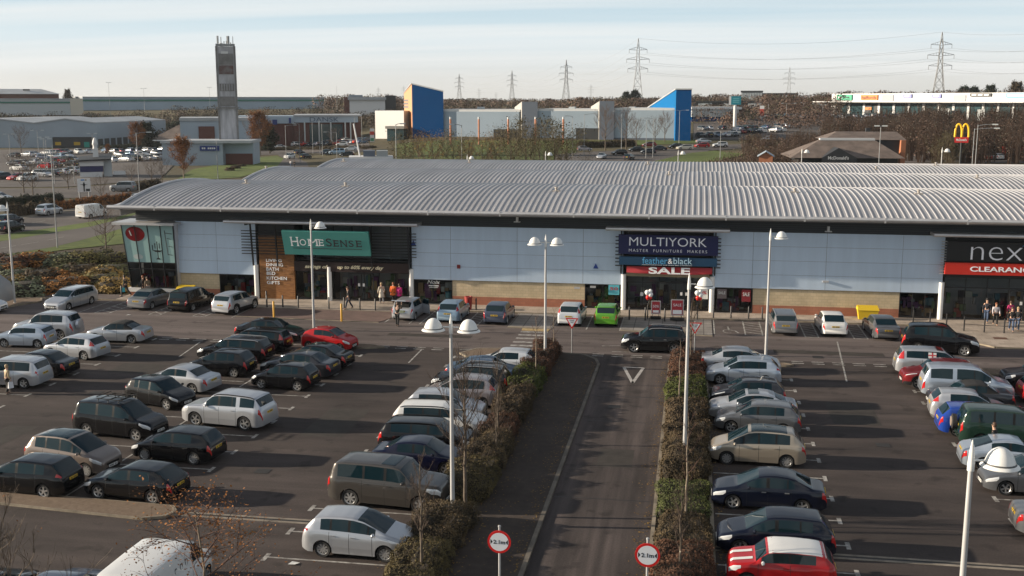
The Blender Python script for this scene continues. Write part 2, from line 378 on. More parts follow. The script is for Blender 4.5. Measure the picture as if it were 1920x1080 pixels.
struct('concrete_apron', MB().prism([(-4.9, 77.3), (1.6, 76.4), (1.6, 82.16), (-4.9, 82.16)], -.02, .03), concrete_apron)
struct('kerb', MB().prism([(-13.1, 76.75), (-9.9, 76.65), (-9.9, 77.1), (-13.1, 77.2)], -.02, .035).prism([(-4.9, 77.0), (1.6, 76.1), (1.6, 76.4), (-4.9, 77.3)], -.02, .035), kerb_m)
struct('tactile_paving', MB().prism([(-11.9, 75.95), (-10.0, 75.9), (-9.95, 76.6), (-11.95, 76.65)], -.01, .02), mat('tactile_buff', (.36, .26, .12), .8, var=.25, vscale=4))
# small islands at the row ends
def island(pts, h=.1, m=isl_m):
    struct('traffic_island', MB().prism(pts, -.02, h), m)
    k = MB(); n = len(pts); c = Vector((sum(p[0] for p in pts)/n, sum(p[1] for p in pts)/n))
    for i in range(n):
        a, b = Vector(pts[i]), Vector(pts[(i+1) % n])
        ao, bo = a+(a-c).normalized()*.16, b+(b-c).normalized()*.16
        k.prism([tuple(ao), tuple(bo), tuple(b), tuple(a)], -.02, h+.012)
    struct('kerb', k, kerb_m)
def gp(l): return [tuple(G(*p)[:2]) for p in l]
island([(-31.5, 38.9), (-21.2, 38.0), (-20.4, 38.3), (-20.2, 38.9), (-20.6, 39.4), (-31.5, 39.95)])
island([(-14.6, 68.0), (-13.8, 69.4), (-12.4, 69.6), (-10.0, 69.0), (-10.0, 67.2), (-12.2, 66.9), (-14, 67.2)])
island([(-25.0, 68.6), (-21.2, 68.5), (-20.2, 68.9), (-21.2, 69.4), (-25, 69.5)])
island([(-41.0, 69.3), (-38.0, 69.25), (-36.8, 69.6), (-38, 70.0), (-41, 70.1)])
island([(17.2, 67.9), (19.2, 67.9), (19.9, 68.4), (19.2, 68.9), (16.6, 68.9)])
island([(2.4, 67.9), (5.8, 67.9), (6.3, 68.2), (5.8, 68.5), (2.0, 68.5)])
island(gp([(-60, 590), (75, 566), (76, 561), (40, 560), (-60, 575)]))
# drainage channel across the car park
dr = MB()
for x0, x1 in ((-20.1, -9.9), (1.15, 50)): dr.box(x0, x1, 38.62, 38.78, -.02, .012); dr.box(x0, x1, 38.93, 39.08, -.02, .012)
struct('drainage_channel', dr, mat('channel_concrete', (.20, .17, .135), .85, var=.3, vscale=2))
dd = MB()
for x0, x1 in ((-20.1, -9.9), (1.15, 50)): dd.box(x0, x1, 38.78, 38.93, -.02, .008)
struct('drainage_grate', dd, mat('grate_iron', (.02, .018, .017), .7))

# ---------------------------------------------------------------- painted markings
mk = MB()
def bar(a, b, wd=.1, z=.008):
    a, b = Vector(a), Vector(b); d = (b-a).normalized(); n = Vector((-d.y, d.x))*(wd/2)
    mk.add([(a.x-n.x, a.y-n.y, z), (b.x-n.x, b.y-n.y, z), (b.x+n.x, b.y+n.y, z), (a.x+n.x, a.y+n.y, z)], [(0, 1, 2, 3)])
def tee(x, y, d, L=4.8, part=None):                 # bay line ending in a T at x; d = direction in towards the bay
    bar((x, y), (x+d*(part or L), y)); bar((x, y-.33), (x, y+.33), .17, .0095)
for k in range(-6, 12): tee(6.02, 37.4+2.474*k, -1)
for k in range(-6, 12): tee(12.7, 38.5+2.46*k, 1); bar((17.5, 38.5+2.46*k), (22.3, 38.5+2.46*k))
for k in range(-1, 11): tee(-20.95, 41.55+2.49*k, -1)
for k in range(-1, 12): tee(-30.2, 41.55+2.49*k, 1, 4.7)
bar((-25.5, 39.9), (-25.5, 68.6), .1, .0095); bar((17.5, 20), (17.5, 67.8), .1, .0095); bar((-41.3, 30), (-41.3, 69), .1, .0095)
for k in range(-1, 12): tee(-36.5, 41.9+2.45*k, -1); bar((-41.3, 41.9+2.45*k), (-46.1, 41.9+2.45*k))
for k in range(-3, 14): bar((-14.9, 35.4+2.44*k), (-10.0, 35.4+2.44*k)); bar((-14.9, 35.07+2.44*k), (-14.9, 35.73+2.44*k), .17, .0095)
def dashes(x0, x1, y, L=.75, gap=.5, wd=.13):
    x = x0
    while x < x1: bar((x, y), (min(x+L, x1), y), wd); x += L+gap
for y in (68.95, 69.45):
    for x0, x1 in ((-36.2, -31.2), (-20.6, -15.8), (-6.2, -1.4), (6.4, 12.4)): dashes(x0, x1, y)
for (a, b) in [((-33.0, 68.6), (-32.4, 64.2)), ((-17.5, 69), (-17.4, 65.1)), ((10.0, 75.8), (9.2, 64.8)), ((-15, 69.2), (-13.4, 69.9)), ((-5.0, 70.3), (-3.4, 70.4)), ((-5.8, 71.9), (-4.3, 72.2))]: bar(a, b)
for yy in (75.5, 74.5, 73.4, 72.2, 71.1, 70.0): bar((-11.9, yy), (-9.95, yy), .42)
def hatch(x0, x1, y0, y1, n=5, sh=.7):
    bar((x0, y0), (x0, y1)); bar((x1, y0), (x1, y1)); bar((x0, y0), (x1, y0), .1, .0095)
    for i in range(n):
        t = y0+(y1-y0-sh)*(i+.5)/n; bar((x0, t+sh), (x1, t), .1, .0095)
for (x0, x1) in [(3.9, 5.1), (8.0, 8.9), (11.3, 12.2), (-19.7, -18.8), (-16.3, -15.4), (-45.7, -44.5), (-41.2, -40.3), (-37.6, -36.6)]: hatch(x0, x1, 77.0, 82.0)
for x in (1.75, -20.5, -22.4, -12.9, -9.85, -7.35, -4.95, 14.5, -49.5, -47.0, -34.4): bar((x, 77.0), (x, 82.1))
# wheelchair symbol
for k in range(12):
    a0, a1 = 2*pi*k/12, 2*pi*(k+1)/12
    if 1 <= k <= 9: bar((2.75+.38*cos(a0), 78.1+.6*sin(a0)), (2.75+.38*cos(a1), 78.1+.6*sin(a1)), .09)
bar((2.75, 79.4), (2.8, 78.5), .13); bar((2.8, 78.5), (3.2, 78.4), .12); bar((3.2, 78.4), (3.45, 77.6), .12); bar((2.68, 79.6), (2.82, 79.6), .2)
struct('road_markings', mk, line_m)
mk = MB()
for (a, b) in [((-3.95, 66.2), (-2.75, 66.2)), ((-2.75, 66.2), (-3.2, 62.4)), ((-3.2, 62.4), (-3.95, 66.2))]: bar(a, b, .19)
struct('road_markings', mk, mat('road_paint_fresh', (.42, .40, .375), .7, col2=(.27, .25, .235), vscale=3, thr=(.4, .7), detail=8))
sk = MB()        # tar seams and patches in the surface
struct('road_repair', MB().add([(-5.4, 59.3, .0062), (-1.3, 59.3, .0062), (-1.3, 59.38, .0062), (-5.4, 59.38, .0062), (-5.4, 54.4, .0062), (-1.3, 54.4, .0062), (-1.3, 54.46, .0062), (-5.4, 54.46, .0062),
    (-5.4, 43.2, .0062), (-1.3, 43.2, .0062), (-1.3, 43.26, .0062), (-5.4, 43.26, .0062)], [(0, 1, 2, 3), (4, 5, 6, 7), (8, 9, 10, 11)]), mat('tar_seam', (.015, .014, .014), .6))

rw = random.Random(5)
pm_ = MB()
for (x, y, w_, h_) in [(-17.8, 52, 2.2, 5), (-33.2, 47, 1.6, 3.5), (8.6, 58, 2.4, 4.2), (9.4, 33.5, 2.0, 3), (-16.9, 32, 1.8, 3), (-33.5, 61, 3, 2.2), (-18, 73.2, 6, .9), (9, 72.2, 7, 1.0), (-3.2, 48.6, 1.6, 2.6)]: pm_.add([(x-w_/2, y-h_/2, .0045), (x+w_/2, y-h_/2, .0045), (x+w_/2, y+h_/2, .0045), (x-w_/2, y+h_/2, .0045)], [(0, 1, 2, 3)])
struct('road_repair', pm_, ramp_mat('repair_tar', [(.3, (.030, .026, .023)), (.7, (.052, .045, .039))], 1.5, .85, 9))
for (x, y) in [(-18.6, 44.2), (9.3, 52.6), (-33.0, 55.3), (-3.9, 57.2), (8.2, 70.9), (-27.5, 73.8)]: tag(MB().box(-.33, .33, -.3, .3, 0, .004).build('manhole_cover', MATS['grate_iron'], None, loc=(x, y, .008)), 'small dark iron cover set flush in the asphalt', 'manhole cover', 'iron covers in the car park')
# ================================================================= THE SHOP BUILDING
panel_m = mat('cladding_panel', (.56, .67, .80), .35, .3, var=.04, vscale=.7, stretch=(2.2, 1, .25), detail=7)
dark_m = mat('dark_louvre', (.035, .040, .046), .5)
trim_m = mat('pale_metal', (.55, .54, .54), .35, .5, var=.08, vscale=1)
white_m = mat('white_metal', (.72, .71, .69), .4, var=.05, vscale=2)
black_m = mat('black_metal', (.014, .014, .016), .45)
frame_m = mat('window_frame', (.02, .02, .022), .4)
soffit_m = mat('soffit', (.26, .245, .235), .6)
roof_m = mat('roof_metal', (.38, .375, .385), .5, .15, var=.13, vscale=.35, stretch=(1.6, .16, 1), detail=7)
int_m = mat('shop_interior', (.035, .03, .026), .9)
wood_m = None
def wood_material():
    m = bpy.data.materials.new('timber_cladding'); m.use_nodes = True; t = m.node_tree; b = t.nodes['Principled BSDF']; b.inputs['Roughness'].default_value = .55
    tc = N('ShaderNodeTexCoord', t); mp_ = N('ShaderNodeMapping', t); mp_.inputs['Scale'].default_value = (1.2, 1, 9); t.links.new(tc.outputs['Object'], mp_.inputs[0])
    n = N('ShaderNodeTexNoise', t); n.inputs['Scale'].default_value = 1.6; n.inputs['Detail'].default_value = 8; t.links.new(mp_.outputs[0], n.inputs['Vector'])
    r = N('ShaderNodeValToRGB', t); r.color_ramp.elements[0].color = (.17, .065, .018, 1); r.color_ramp.elements[1].color = (.42, .19, .06, 1)
    r.color_ramp.elements[0].position = .3; r.color_ramp.elements[1].position = .72
    t.links.new(n.outputs['Fac'], r.inputs[0]); t.links.new(r.outputs[0], b.inputs['Base Color']); return m
wood_m = wood_material()
def wall_brick(name, c1, c2, mo):
    m, bt, t, tc = slab_mat(name, c1, c2, mo, .44, .22, .012, wear=.14)
    mp_ = N('ShaderNodeMapping', t); mp_.inputs['Rotation'].default_value = (R(90), 0, 0)
    t.links.new(tc.outputs['Object'], mp_.inputs[0]); t.links.new(mp_.outputs[0], bt.inputs['Vector']); return m
buff_m = wall_brick('buff_block', (.50, .40, .26), (.56, .45, .30), (.40, .33, .22))
redbrick_m = wall_brick('red_brick', (.33, .13, .08), (.38, .155, .095), (.27, .13, .09))
def glass_material(name='shop_glass', tint=(.78, .82, .82), ior=1.5, rough=.01):
    m = bpy.data.materials.new(name); m.use_nodes = True; t = m.node_tree; t.nodes.clear()
    o = N('ShaderNodeOutputMaterial', t); mx = N('ShaderNodeMixShader', t); fr = N('ShaderNodeFresnel', t); fr.inputs[0].default_value = ior
    tr = N('ShaderNodeBsdfTransparent', t); tr.inputs[0].default_value = tuple(tint)+(1,); gl = N('ShaderNodeBsdfGlossy', t); gl.inputs['Roughness'].default_value = rough
    gl.inputs[0].default_value = (.9, .9, .9, 1)
    t.links.new(fr.outputs[0], mx.inputs[0]); t.links.new(tr.outputs[0], mx.inputs[1]); t.links.new(gl.outputs[0], mx.inputs[2]); t.links.new(mx.outputs[0], o.inputs[0]); return m
glass_m = glass_material()
YF = 84.75
shop = empty('retail_building', (0, 84.85, 0), 0, 'long grey shop building with curved ribbed metal roofs and pale blue wall panels', 'building')
def part(name, mb, m, **k):
    me_loc = Vector((0, -84.85, 0))
    mb.v = [(p[0], p[1]-84.85, p[2]) for p in mb.v]
    return mb.build(name, m, shop, **k)
X0, X1 = -46.0, 62.0
# shell behind everything
part('rear_wall', MB().box(X0, X1, 86.9, 149.5, 0, 7.0), mat('shed_wall', (.30, .31, .32), .6))
# cladding bays
ZR = [2.05, 3.14, 4.23, 5.32, 6.40]
def cladding(xs):
    mb = MB()
    for a, b in zip(xs, xs[1:]):
        for z0, z1 in zip(ZR, ZR[1:]): mb.box(a+.012, b-.012, YF, YF+.1, z0+.01, z1-.01)
    mb.box(xs[0], xs[-1], YF+.025, YF+.3, ZR[0], ZR[-1]-.002, 1)
    part('wall_panel', mb, [panel_m, mat('panel_joint', (.18, .19, .2), .6)])
cladding([-42.5, -38.9, -35.45]); cladding([-22.25, -19.04, -13.65, -8.4, -5.25]); cladding([1.62, 4.63, 10.07, 15.58, 18.55]); cladding([31.0, 36.5, 42, 47.5, 53, 58, 62])
for (a, b) in [(-42.5, -38.8), (-18.95, -8.25), (4.72, 15.55), (36.5, 62)]:
    part('blockwork_wall', MB().box(a, b, YF+.12, YF+.5, .74, 2.049), buff_m); part('brick_plinth', MB().box(a, b, YF+.09, YF+.5, 0, .74), redbrick_m)
lv = MB(); lv.box(X0, X1, YF+.12, YF+.4, 6.4, 7.62)
for i in range(7): lv.box(X0, X1, YF+.03, YF+.125, 6.44+.16*i, 6.53+.16*i)
part('louvre_band', lv, dark_m)
sv = MB(); sv.hexa([(X0-.4, 82.95, 7.42), (X1, 82.95, 7.42), (X1, YF+.3, 7.3), (X0-.4, YF+.3, 7.3), (X0-.4, 82.95, 7.5), (X1, 82.95, 7.5), (X1, YF+.3, 7.5), (X0-.4, YF+.3, 7.5)])
part('soffit', sv, soffit_m)
gt = MB(); gt.tube([(-47.3, 82.74, 7.685), (X1, 82.74, 7.685)], .17, 10)
for k in range(19): gt.box(-43.2+5.7*k, -43.1+5.7*k, 82.585, 82.95, 7.48, 7.84)
part('gutter', gt, trim_m, smooth=40)
part('eaves_end', MB().hexa([(-47.3, 82.8, 7.55), (X0-.3, 82.8, 7.45), (X0-.3, 86.5, 7.4), (X0-.3, 86.6, 7.4), (-47.3, 82.8, 7.7), (X0-.3, 82.8, 7.75), (X0-.3, 87.5, 8.35), (X0-.3, 87.6, 8.35)]), trim_m)
def barrel(y0, y1, z0, zc, xa, xb, pitch=.45, hgt=.052, m=roof_m, steps=16):
    """curved sheet with standing ribs running over the curve"""
    mb = MB(); ch = y1-y0; rise = zc-z0; Rr = (ch*ch/4+rise*rise)/(2*rise); yc = (y0+y1)/2; zcen = zc-Rr; a = math.asin(ch/2/Rr)
    prof = []; n = int((xb-xa)/pitch)
    for i in range(n): x = xa+i*pitch; prof += [(x, 0), (x+pitch*.70, .0), (x+pitch*.78, hgt), (x+pitch*.92, hgt)]
    prof.append((xb, 0)); o = 0
    for s in range(steps+1):
        t = -a+2*a*s/steps
        for (x, h) in prof: mb.v.append((x, yc+(Rr+h)*sin(t), zcen+(Rr+h)*cos(t)))
    q = len(prof)
    for s in range(steps):
        for i in range(q-1): mb.f.append((s*q+i, s*q+i+1, (s+1)*q+i+1, (s+1)*q+i)); mb.m.append(0)
    # flat gable ends
    for x in (xa, xb):
        o = len(mb.v)
        for s in range(steps+1):
            t = -a+2*a*s/steps; mb.v.append((x, yc+Rr*sin(t), zcen+Rr*cos(t)))
        mb.v += [(x, y1, 6.9), (x, y0, 7.0)]; mb.f.append(tuple(range(o, o+steps+3))); mb.m.append(0)
    part('curved_roof', mb, m)
    vg = MB()
    pts = [(xa-.06, yc+(Rr+.05)*sin(-a+2*a*s/steps), zcen+(Rr+.05)*cos(-a+2*a*s/steps)) for s in range(steps+1)]
    vg.tube(pts, .13, 6); part('roof_verge', vg, trim_m, smooth=60)
barrel(82.85, 104.6, 7.74, 9.05, X0-.25, X1); barrel(104.8, 126.8, 7.6, 8.89, X0+.1, X1); barrel(127, 149.5, 7.4, 8.68, X0+.1, 52.5)
pr = mat('pale_roof', (.55, .56, .60), .4, .4)
barrel(127, 149.4, 7.2, 8.6, 53.0, 62, m=pr)
for (px, py, Y) in [(462, 349, 92), (1043, 363, 90), (1490, 362, 91), (1722, 365, 91), (648, 348, 91), (500, 337, 114), (1255, 325, 113), (1833, 325, 113), (645, 314, 135), (1643, 314, 133), (880, 312, 135), (1215, 312, 135), (1755, 307, 137)]:
    v = PY(px, py, Y); x = v.x
    i = 0 if Y < 104 else (1 if Y < 127 else 2); y0 = [82.85, 104.8, 127][i]; yc = y0+11; Rr = (22*22/4+1.51**2)/(2*1.51); zq = (9.05, 8.89, 8.68)[i]; z = zq-Rr+sqrt(Rr*Rr-(Y-yc)**2)
    part('roof_vent', MB().box(x-.3, x+.3, Y-.3, Y+.3, z-.1, z+.08).lathe([(.1, .05), (.1, .25), (.17, .27), (.13, .36), (0.001, .4)], 10, c=(x, Y, z)), mat('vent_grey', (.34, .31, .28), .6), smooth=40)
# white posts standing behind the roof
# ---- canopies
def canopy(xa, xb, ya=83.3, z=6.58):
    mb = MB(); prof = [(86, z+.10), (ya+.15, z+.14), (ya+.03, z+.09), (ya, z), (ya+.03, z-.09), (ya+.15, z-.13), (86, z-.05)]
    n = len(prof); mb.v = [(xa, p[0], p[1]) for p in prof]+[(xb, p[0], p[1]) for p in prof]
    for i in range(n): mb.f.append((i, (i+1) % n, n+(i+1) % n, n+i))
    mb.f += [tuple(range(n-1, -1, -1)), tuple(range(n, 2*n))]; mb.m = [0]*len(mb.f)
    c = part('canopy', mb, trim_m, smooth=35)
    part('canopy_bracket', MB().box(xa+1.6, xa+1.72, ya+.5, YF+.1, z-.3, z-.12).box(xb-1.72, xb-1.6, ya+.5, YF+.1, z-.3, z-.12), dark_m)
canopy(-37.6, -21.4); canopy(-6.55, 2.8); canopy(17.45, 33)
# ---- columns
for x in (-35.5, -29.2, -22.3, -5.2, 1.62, 18.5, 31):
    part('column', MB().lathe([(.19, .09), (.19, 2.9)], 14, c=(x, YF-.02 if x != -29.2 else YF, 0)), white_m, smooth=40)
# ---- glazing: windows with panes in frames over shallow displays
disp_cols = [(.30, .02, .02), (.04, .13, .17), (.45, .43, .38), (.06, .14, .05), (.28, .17, .07), (.02, .02, .03), (.38, .26, .13), (.12, .03, .12), (.18, .19, .20)]
disp_m = [mat('display_%s' % w_, c, .7) for w_, c in zip(['crimson', 'petrol', 'cream', 'leaf', 'tan', 'charcoal', 'gold', 'plum', 'grey'], disp_cols)]
def glazing(name, xa, xb, z0, z1, nx, y=YF+.12, trans=(), deep=1.6, goods=26, seed=1, dens=1.0):
    rn = random.Random(seed)
    fr = MB(); t = .05
    for i in range(nx+1):
        x = xa+(xb-xa)*i/nx; fr.box(x-t/2, x+t/2, y-.04, y+.05, z0, z1)
    for z in [z0, z1-.07]+list(trans): fr.box(xa, xb, y-.035, y+.045, z, z+.07)
    w_ = part(name, fr, frame_m)
    g = MB()
    for i in range(nx):
        a, b = xa+(xb-xa)*i/nx, xa+(xb-xa)*(i+1)/nx
        g.add([(a, y, z0), (b, y, z0), (b, y, z1), (a, y, z1)], [(0, 1, 2, 3)])
    g.v = [(p[0], p[1]-84.85, p[2]) for p in g.v]
    g.build('pane', glass_m, w_)
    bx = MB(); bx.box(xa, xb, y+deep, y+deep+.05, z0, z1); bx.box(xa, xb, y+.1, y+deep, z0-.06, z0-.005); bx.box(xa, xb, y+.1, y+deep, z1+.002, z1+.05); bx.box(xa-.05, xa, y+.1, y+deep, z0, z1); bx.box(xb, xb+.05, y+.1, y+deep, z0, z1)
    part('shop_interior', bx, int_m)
    dm = MB()
    for k in range(int(goods*dens)):
        wd = rn.uniform(.12, .6); hh = rn.uniform(.15, 1.0)*min(1, (z1-z0)/2.2); x = rn.uniform(xa+.1, xb-wd-.1); yy = rn.uniform(y+.25, y+deep-.35)
        zb = z0+rn.choice([0, 0, .4, .8, 1.1])*(z1-z0)/2.4
        dm.box(x, x+wd, yy, yy+.25, zb, min(zb+hh, z1-.1), rn.randrange(len(disp_m)))
    if goods: part('window_display', dm, disp_m)
    return w_
glazing('shop_window', -38.78, -35.7, .15, 2.04, 2, seed=2)
glazing('shop_window', -22.1, -18.97, .15, 2.04, 2, seed=3)
glazing('shop_window', -8.22, -5.42, .15, 2.04, 2, seed=4, goods=34)
glazing('shop_window', 1.82, 4.70, .15, 2.04, 2, seed=5)
glazing('shop_window', 15.58, 18.3, .15, 2.04, 3, seed=6, goods=34)
glazing('shop_front', -32.15, -29.45, .15, 2.6, 2, y=YF+.3, seed=7, deep=2)
glazing('shop_front', -29.0, -22.5, .12, 2.5, 5, y=YF+.45, seed=8, deep=1.9, goods=40)
glazing('shop_front', -32.15, -22.5, 3.35, 6.3, 6, y=YF+.5, seed=9, trans=(4.4,), deep=1.8, goods=0)
glazing('shop_front', -5.0, 1.42, .12, 2.9, 5, y=YF+.35, seed=10, trans=(2.2,), deep=1.9, goods=40)
glazing('shop_front', 18.75, 31, .12, 3.3, 8, y=YF+.35, seed=11, trans=(2.45,), deep=1.9, goods=60)
[part('entrance_surround', MB().box(*q_), black_m) for q_ in ((-5.05, 1.45, YF+.3, YF+.6, 2.9, 6.4), (18.7, 31, YF+.3, YF+.6, 3.3, 6.4), (-35.3, -32.15, YF+.1, YF+.6, 5.3, 6.4))]
# automatic doors
for x in (-27.6, -1.55, 23.4):
    d = part('door', MB().box(x, x+.06, YF+.2, YF+.3, .12, 2.35).box(x+1.0, x+1.06, YF+.2, YF+.3, .12, 2.35).box(x+2.0, x+2.06, YF+.2, YF+.3, .12, 2.35).box(x, x+2.06, YF+.2, YF+.3, 2.3, 2.4), frame_m)
    part('door_notice', MB().box(x+.75, x+.92, YF+.18, YF+.2, 1.3, 1.55).box(x+1.14, x+1.31, YF+.18, YF+.2, 1.3, 1.55), white_m)
# timber panel beside the home shop's doors
wd = MB()
for i in range(36): wd.box(-35.2, -32.2, YF-.02, YF+.2, .1+.145*i, .1+.145*i+.138)
part('timber_panel', wd, wood_m)
fas = part('fascia_board', MB().box(-32.15, -22.45, YF-.12, YF+.25, 2.5, 3.3), mat('brown_fascia', (.022, .008, .006), .5))
# horizontal fins either side of the sign
fin = MB()
for i in range(9):
    z = 3.86+.235*i; fin.box(-36.5, -32.6, YF-.5, YF-.39, z, z+.06); fin.box(-25.9, -21.75, YF-.5, YF-.39, z, z+.06)
for x in (-35.6, -22.4, -33.5, -25.5): fin.hexa([(x, YF-.5, 2.9), (x+.1, YF-.5, 2.9), (x+.1, YF-.35, 2.9), (x, YF-.35, 2.9), (x, YF-.9, 6.4), (x+.1, YF-.9, 6.4), (x+.1, YF-.75, 6.4), (x, YF-.75, 6.4)])
part('sun_fin', fin, black_m)
sf = MB()
for i in range(9):
    z = 3.6+.28*i; sf.box(-5.85, -5.3, YF-.45, YF-.38, z, z+.08); sf.box(1.7, 2.2, YF-.45, YF-.38, z, z+.08)
for x in (-5.45, 1.75): sf.box(x, x+.08, YF-.4, YF+.0, 3.0, 6.45)
part('sun_fin', sf, black_m)
part('sun_fin', (lambda b: [b.box(18.2, 18.6, YF-.5, YF-.42, 3.6+.2*i, 3.66+.2*i) for i in range(13)] and b)(MB()), trim_m)
# leaning corner window
TLx, TRx, BLx, BRx = -46.85, -42.25, -46.5, -42.4
yt, yb, zt_, zb_ = 83.9, 84.45, 6.15, .75
def lean(x, z, off=0):        # x across 0..1, z height
    k = (z-zb_)/(zt_-zb_); return ((BLx+(BRx-BLx)*x)*(1-k)+(TLx+(TRx-TLx)*x)*k, yb*(1-k)+yt*k+off, z)
cw = MB()
for i in range(5):
    x = i/4; hw = .008
    cw.hexa([lean(x-hw, zb_, -.05), lean(x+hw, zb_, -.05), lean(x+hw, zb_, .1), lean(x-hw, zb_, .1), lean(x-hw, zt_, -.05), lean(x+hw, zt_, -.05), lean(x+hw, zt_, .1), lean(x-hw, zt_, .1)])
for z in (zb_, 2.35, 2.9, zt_-.06):
    cw.hexa([lean(0, z, -.04), lean(1, z, -.04), lean(1, z, .1), lean(0, z, .1), lean(0, z+.06, -.04), lean(1, z+.06, -.04), lean(1, z+.06, .1), lean(0, z+.06, .1)])
crn = part('corner_window', cw, frame_m)
def cpart(name, mb, m): mb.v = [(p[0], p[1]-84.85, p[2]) for p in mb.v]; return mb.build(name, m, crn)
cpart('pane', MB().add([lean(0, zb_), lean(1, zb_), lean(1, 2.95), lean(0, 2.95)], [(0, 1, 2, 3)]), glass_m)
cpart('graphic_panel', MB().add([lean(0, 2.95), lean(1, 2.95), lean(1, zt_), lean(0, zt_)], [(0, 1, 2, 3)]), mat('pale_aqua_graphic', (.30, .46, .44), .3))
red = MB(); cxr, czr = .245, 5.35
red.add([lean(cxr+.19*cos(a), czr+.62*sin(a), -.02) for a in [2*pi*k/28 for k in range(28)]], [tuple(range(28))])
cpart('red_bowl_graphic', red, mat('deep_red', (.16, .006, .010), .25))
cpart('bowl_highlight', MB().add([lean(.13, 5.6, -.03), lean(.155, 5.2, -.03), lean(.18, 5.2, -.03), lean(.15, 5.65, -.03)], [(0, 1, 2, 3)]).add([lean(.245+.10*cos(a), 3.42+.22*sin(a), -.02) for a in [2*pi*k/20 for k in range(20)]], [tuple(range(20))]), mat('pale_graphic', (.45, .50, .48), .4))
cand = MB()
for (xx, za, zb2) in [(.655, 3.3, 4.75), (.56, 4.0, 4.45), (.61, 4.15, 4.6), (.70, 4.15, 4.6), (.75, 4.0, 4.45)]:
    cand.add([lean(xx-.008, za, -.02), lean(xx+.008, za, -.02), lean(xx+.008, zb2, -.02), lean(xx-.008, zb2, -.02)], [(0, 1, 2, 3)])
cand.add([lean(.55, 4.0, -.02), lean(.76, 4.0, -.02), lean(.70, 3.86, -.02), lean(.61, 3.86, -.02)], [(0, 1, 2, 3)]).add([lean(.61, 3.22, -.02), lean(.70, 3.22, -.02), lean(.68, 3.34, -.02), lean(.63, 3.34, -.02)], [(0, 1, 2, 3)])
cpart('candelabra_graphic', cand, black_m)
face = MB()
for (z, a, b) in [(5.5, .84, .97), (5.05, .86, .94), (4.4, .88, .96), (3.7, .86, .95)]: face.add([lean(a, z, -.02), lean(b, z-.06, -.02), lean(b, z-.12, -.02), lean(a, z-.05, -.02)], [(0, 1, 2, 3)])
face.add([lean(.82, 5.7, -.02), lean(.835, 5.7, -.02), lean(.87, 3.6, -.02), lean(.855, 3.6, -.02)], [(0, 1, 2, 3)])
cpart('line_graphic', face, mat('graphite', (.08, .09, .09), .6))
part('corner_window_side', MB().hexa([lean(1, zb_, 0), (BRx+.12, 84.9, zb_), (BRx+.1, 85.1, zb_), lean(1, zb_, .2), lean(1, zt_, 0), (TRx+.05, 84.9, zt_), (TRx, 85.1, zt_), lean(1, zt_, .2)]), trim_m); part('corner_window_side', MB().hexa([lean(0, zb_, 0), lean(0, zb_, .1), (BLx, 88, zb_), (BLx-.05, 88, zb_), lean(0, zt_, 0), lean(0, zt_, .1), (TLx, 88, zt_), (TLx-.05, 88, zt_)]), trim_m)
part('corner_window_roof', MB().box(-47.4, -41.95, 83.4, 86.5, 6.15, 6.36), trim_m)
part('corner_window_sill', MB().box(-46.75, -42.4, 84.2, 84.9, .42, .75), white_m)
part('corner_plinth', MB().box(-46.7, -42.5, 84.35, 85, 0, .42), redbrick_m)
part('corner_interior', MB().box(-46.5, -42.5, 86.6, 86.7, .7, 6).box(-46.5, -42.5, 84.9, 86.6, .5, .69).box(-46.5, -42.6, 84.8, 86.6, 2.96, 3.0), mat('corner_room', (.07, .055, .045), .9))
dm = MB(); rn = random.Random(21)
for k in range(16):
    x = rn.uniform(-46.4, -43); hh = rn.uniform(.3, 1.3); dm.box(x, x+rn.uniform(.2, .8), 85.2, 85.6, .7, .7+hh, rn.randrange(len(disp_m)))
part('window_display', dm, disp_m)
part('side_wall', MB().box(X0-.02, X0+.3, 88, 149.4, 0, 7.1), mat('shed_wall2', (.33, .34, .35), .6))
# wall lights, alarms
for (px, py) in [(970, 414), (1553, 432)]:
    v = PY(px, py, YF-.1); part('wall_lamp', MB().box(v.x-.08, v.x+.08, YF-.3, YF+.03, v.z-.05, v.z+.3).box(v.x-.25, v.x+.25, YF-.35, YF-.1, v.z-.1, v.z-.04), white_m)
for (px, py) in [(1548, 528), (952, 396), (1082, 540), (1112, 538)]:
    v = PY(px, py, YF-.05); part('floodlight', MB().box(v.x-.22, v.x+.22, YF-.2, YF+.02, v.z-.05, v.z+.08), trim_m)
for (px, py) in [(775, 456), (1117, 499)]:
    v = PY(px, py, YF-.05); part('alarm_box', MB().add([(v.x-.2, YF-.12, v.z-.18), (v.x+.2, YF-.12, v.z-.18), (v.x, YF-.12, v.z+.22), (v.x-.2, YF, v.z-.18), (v.x+.2, YF, v.z-.18), (v.x, YF, v.z+.22)], [(0, 1, 2), (0, 2, 5, 3), (1, 4, 5, 2), (0, 3, 4, 1)]), mat('alarm_blue', (.02, .06, .28), .4))
v = PY(860, 500, YF-.05); part('alarm_box', MB().box(v.x-.13, v.x+.13, YF-.1, YF, v.z-.15, v.z+.15), mat('alarm_red', (.2, .02, .02), .4))
# ---------------------------------------------------------------- shop signs
teal = mat('teal_sign', (.075, .30, .265), .45); navy = mat('navy_sign', (.007, .010, .070), .4); petrol = mat('petrol_sign', (.008, .045, .10), .4)
redsign = mat('red_sign', (.50, .022, .010), .45); redban = mat('red_banner', (.45, .035, .045), .7); blacksign = mat('black_sign', (.010, .010, .011), .4)
silver_l = mat('sign_silver', (.86, .86, .90), .5); white_l = mat('sign_white', (.92, .92, .92), .5); cream_l = mat('sign_cream', (.85, .74, .50), .5); sky_l = mat('sign_blue', (.10, .36, .62), .5)
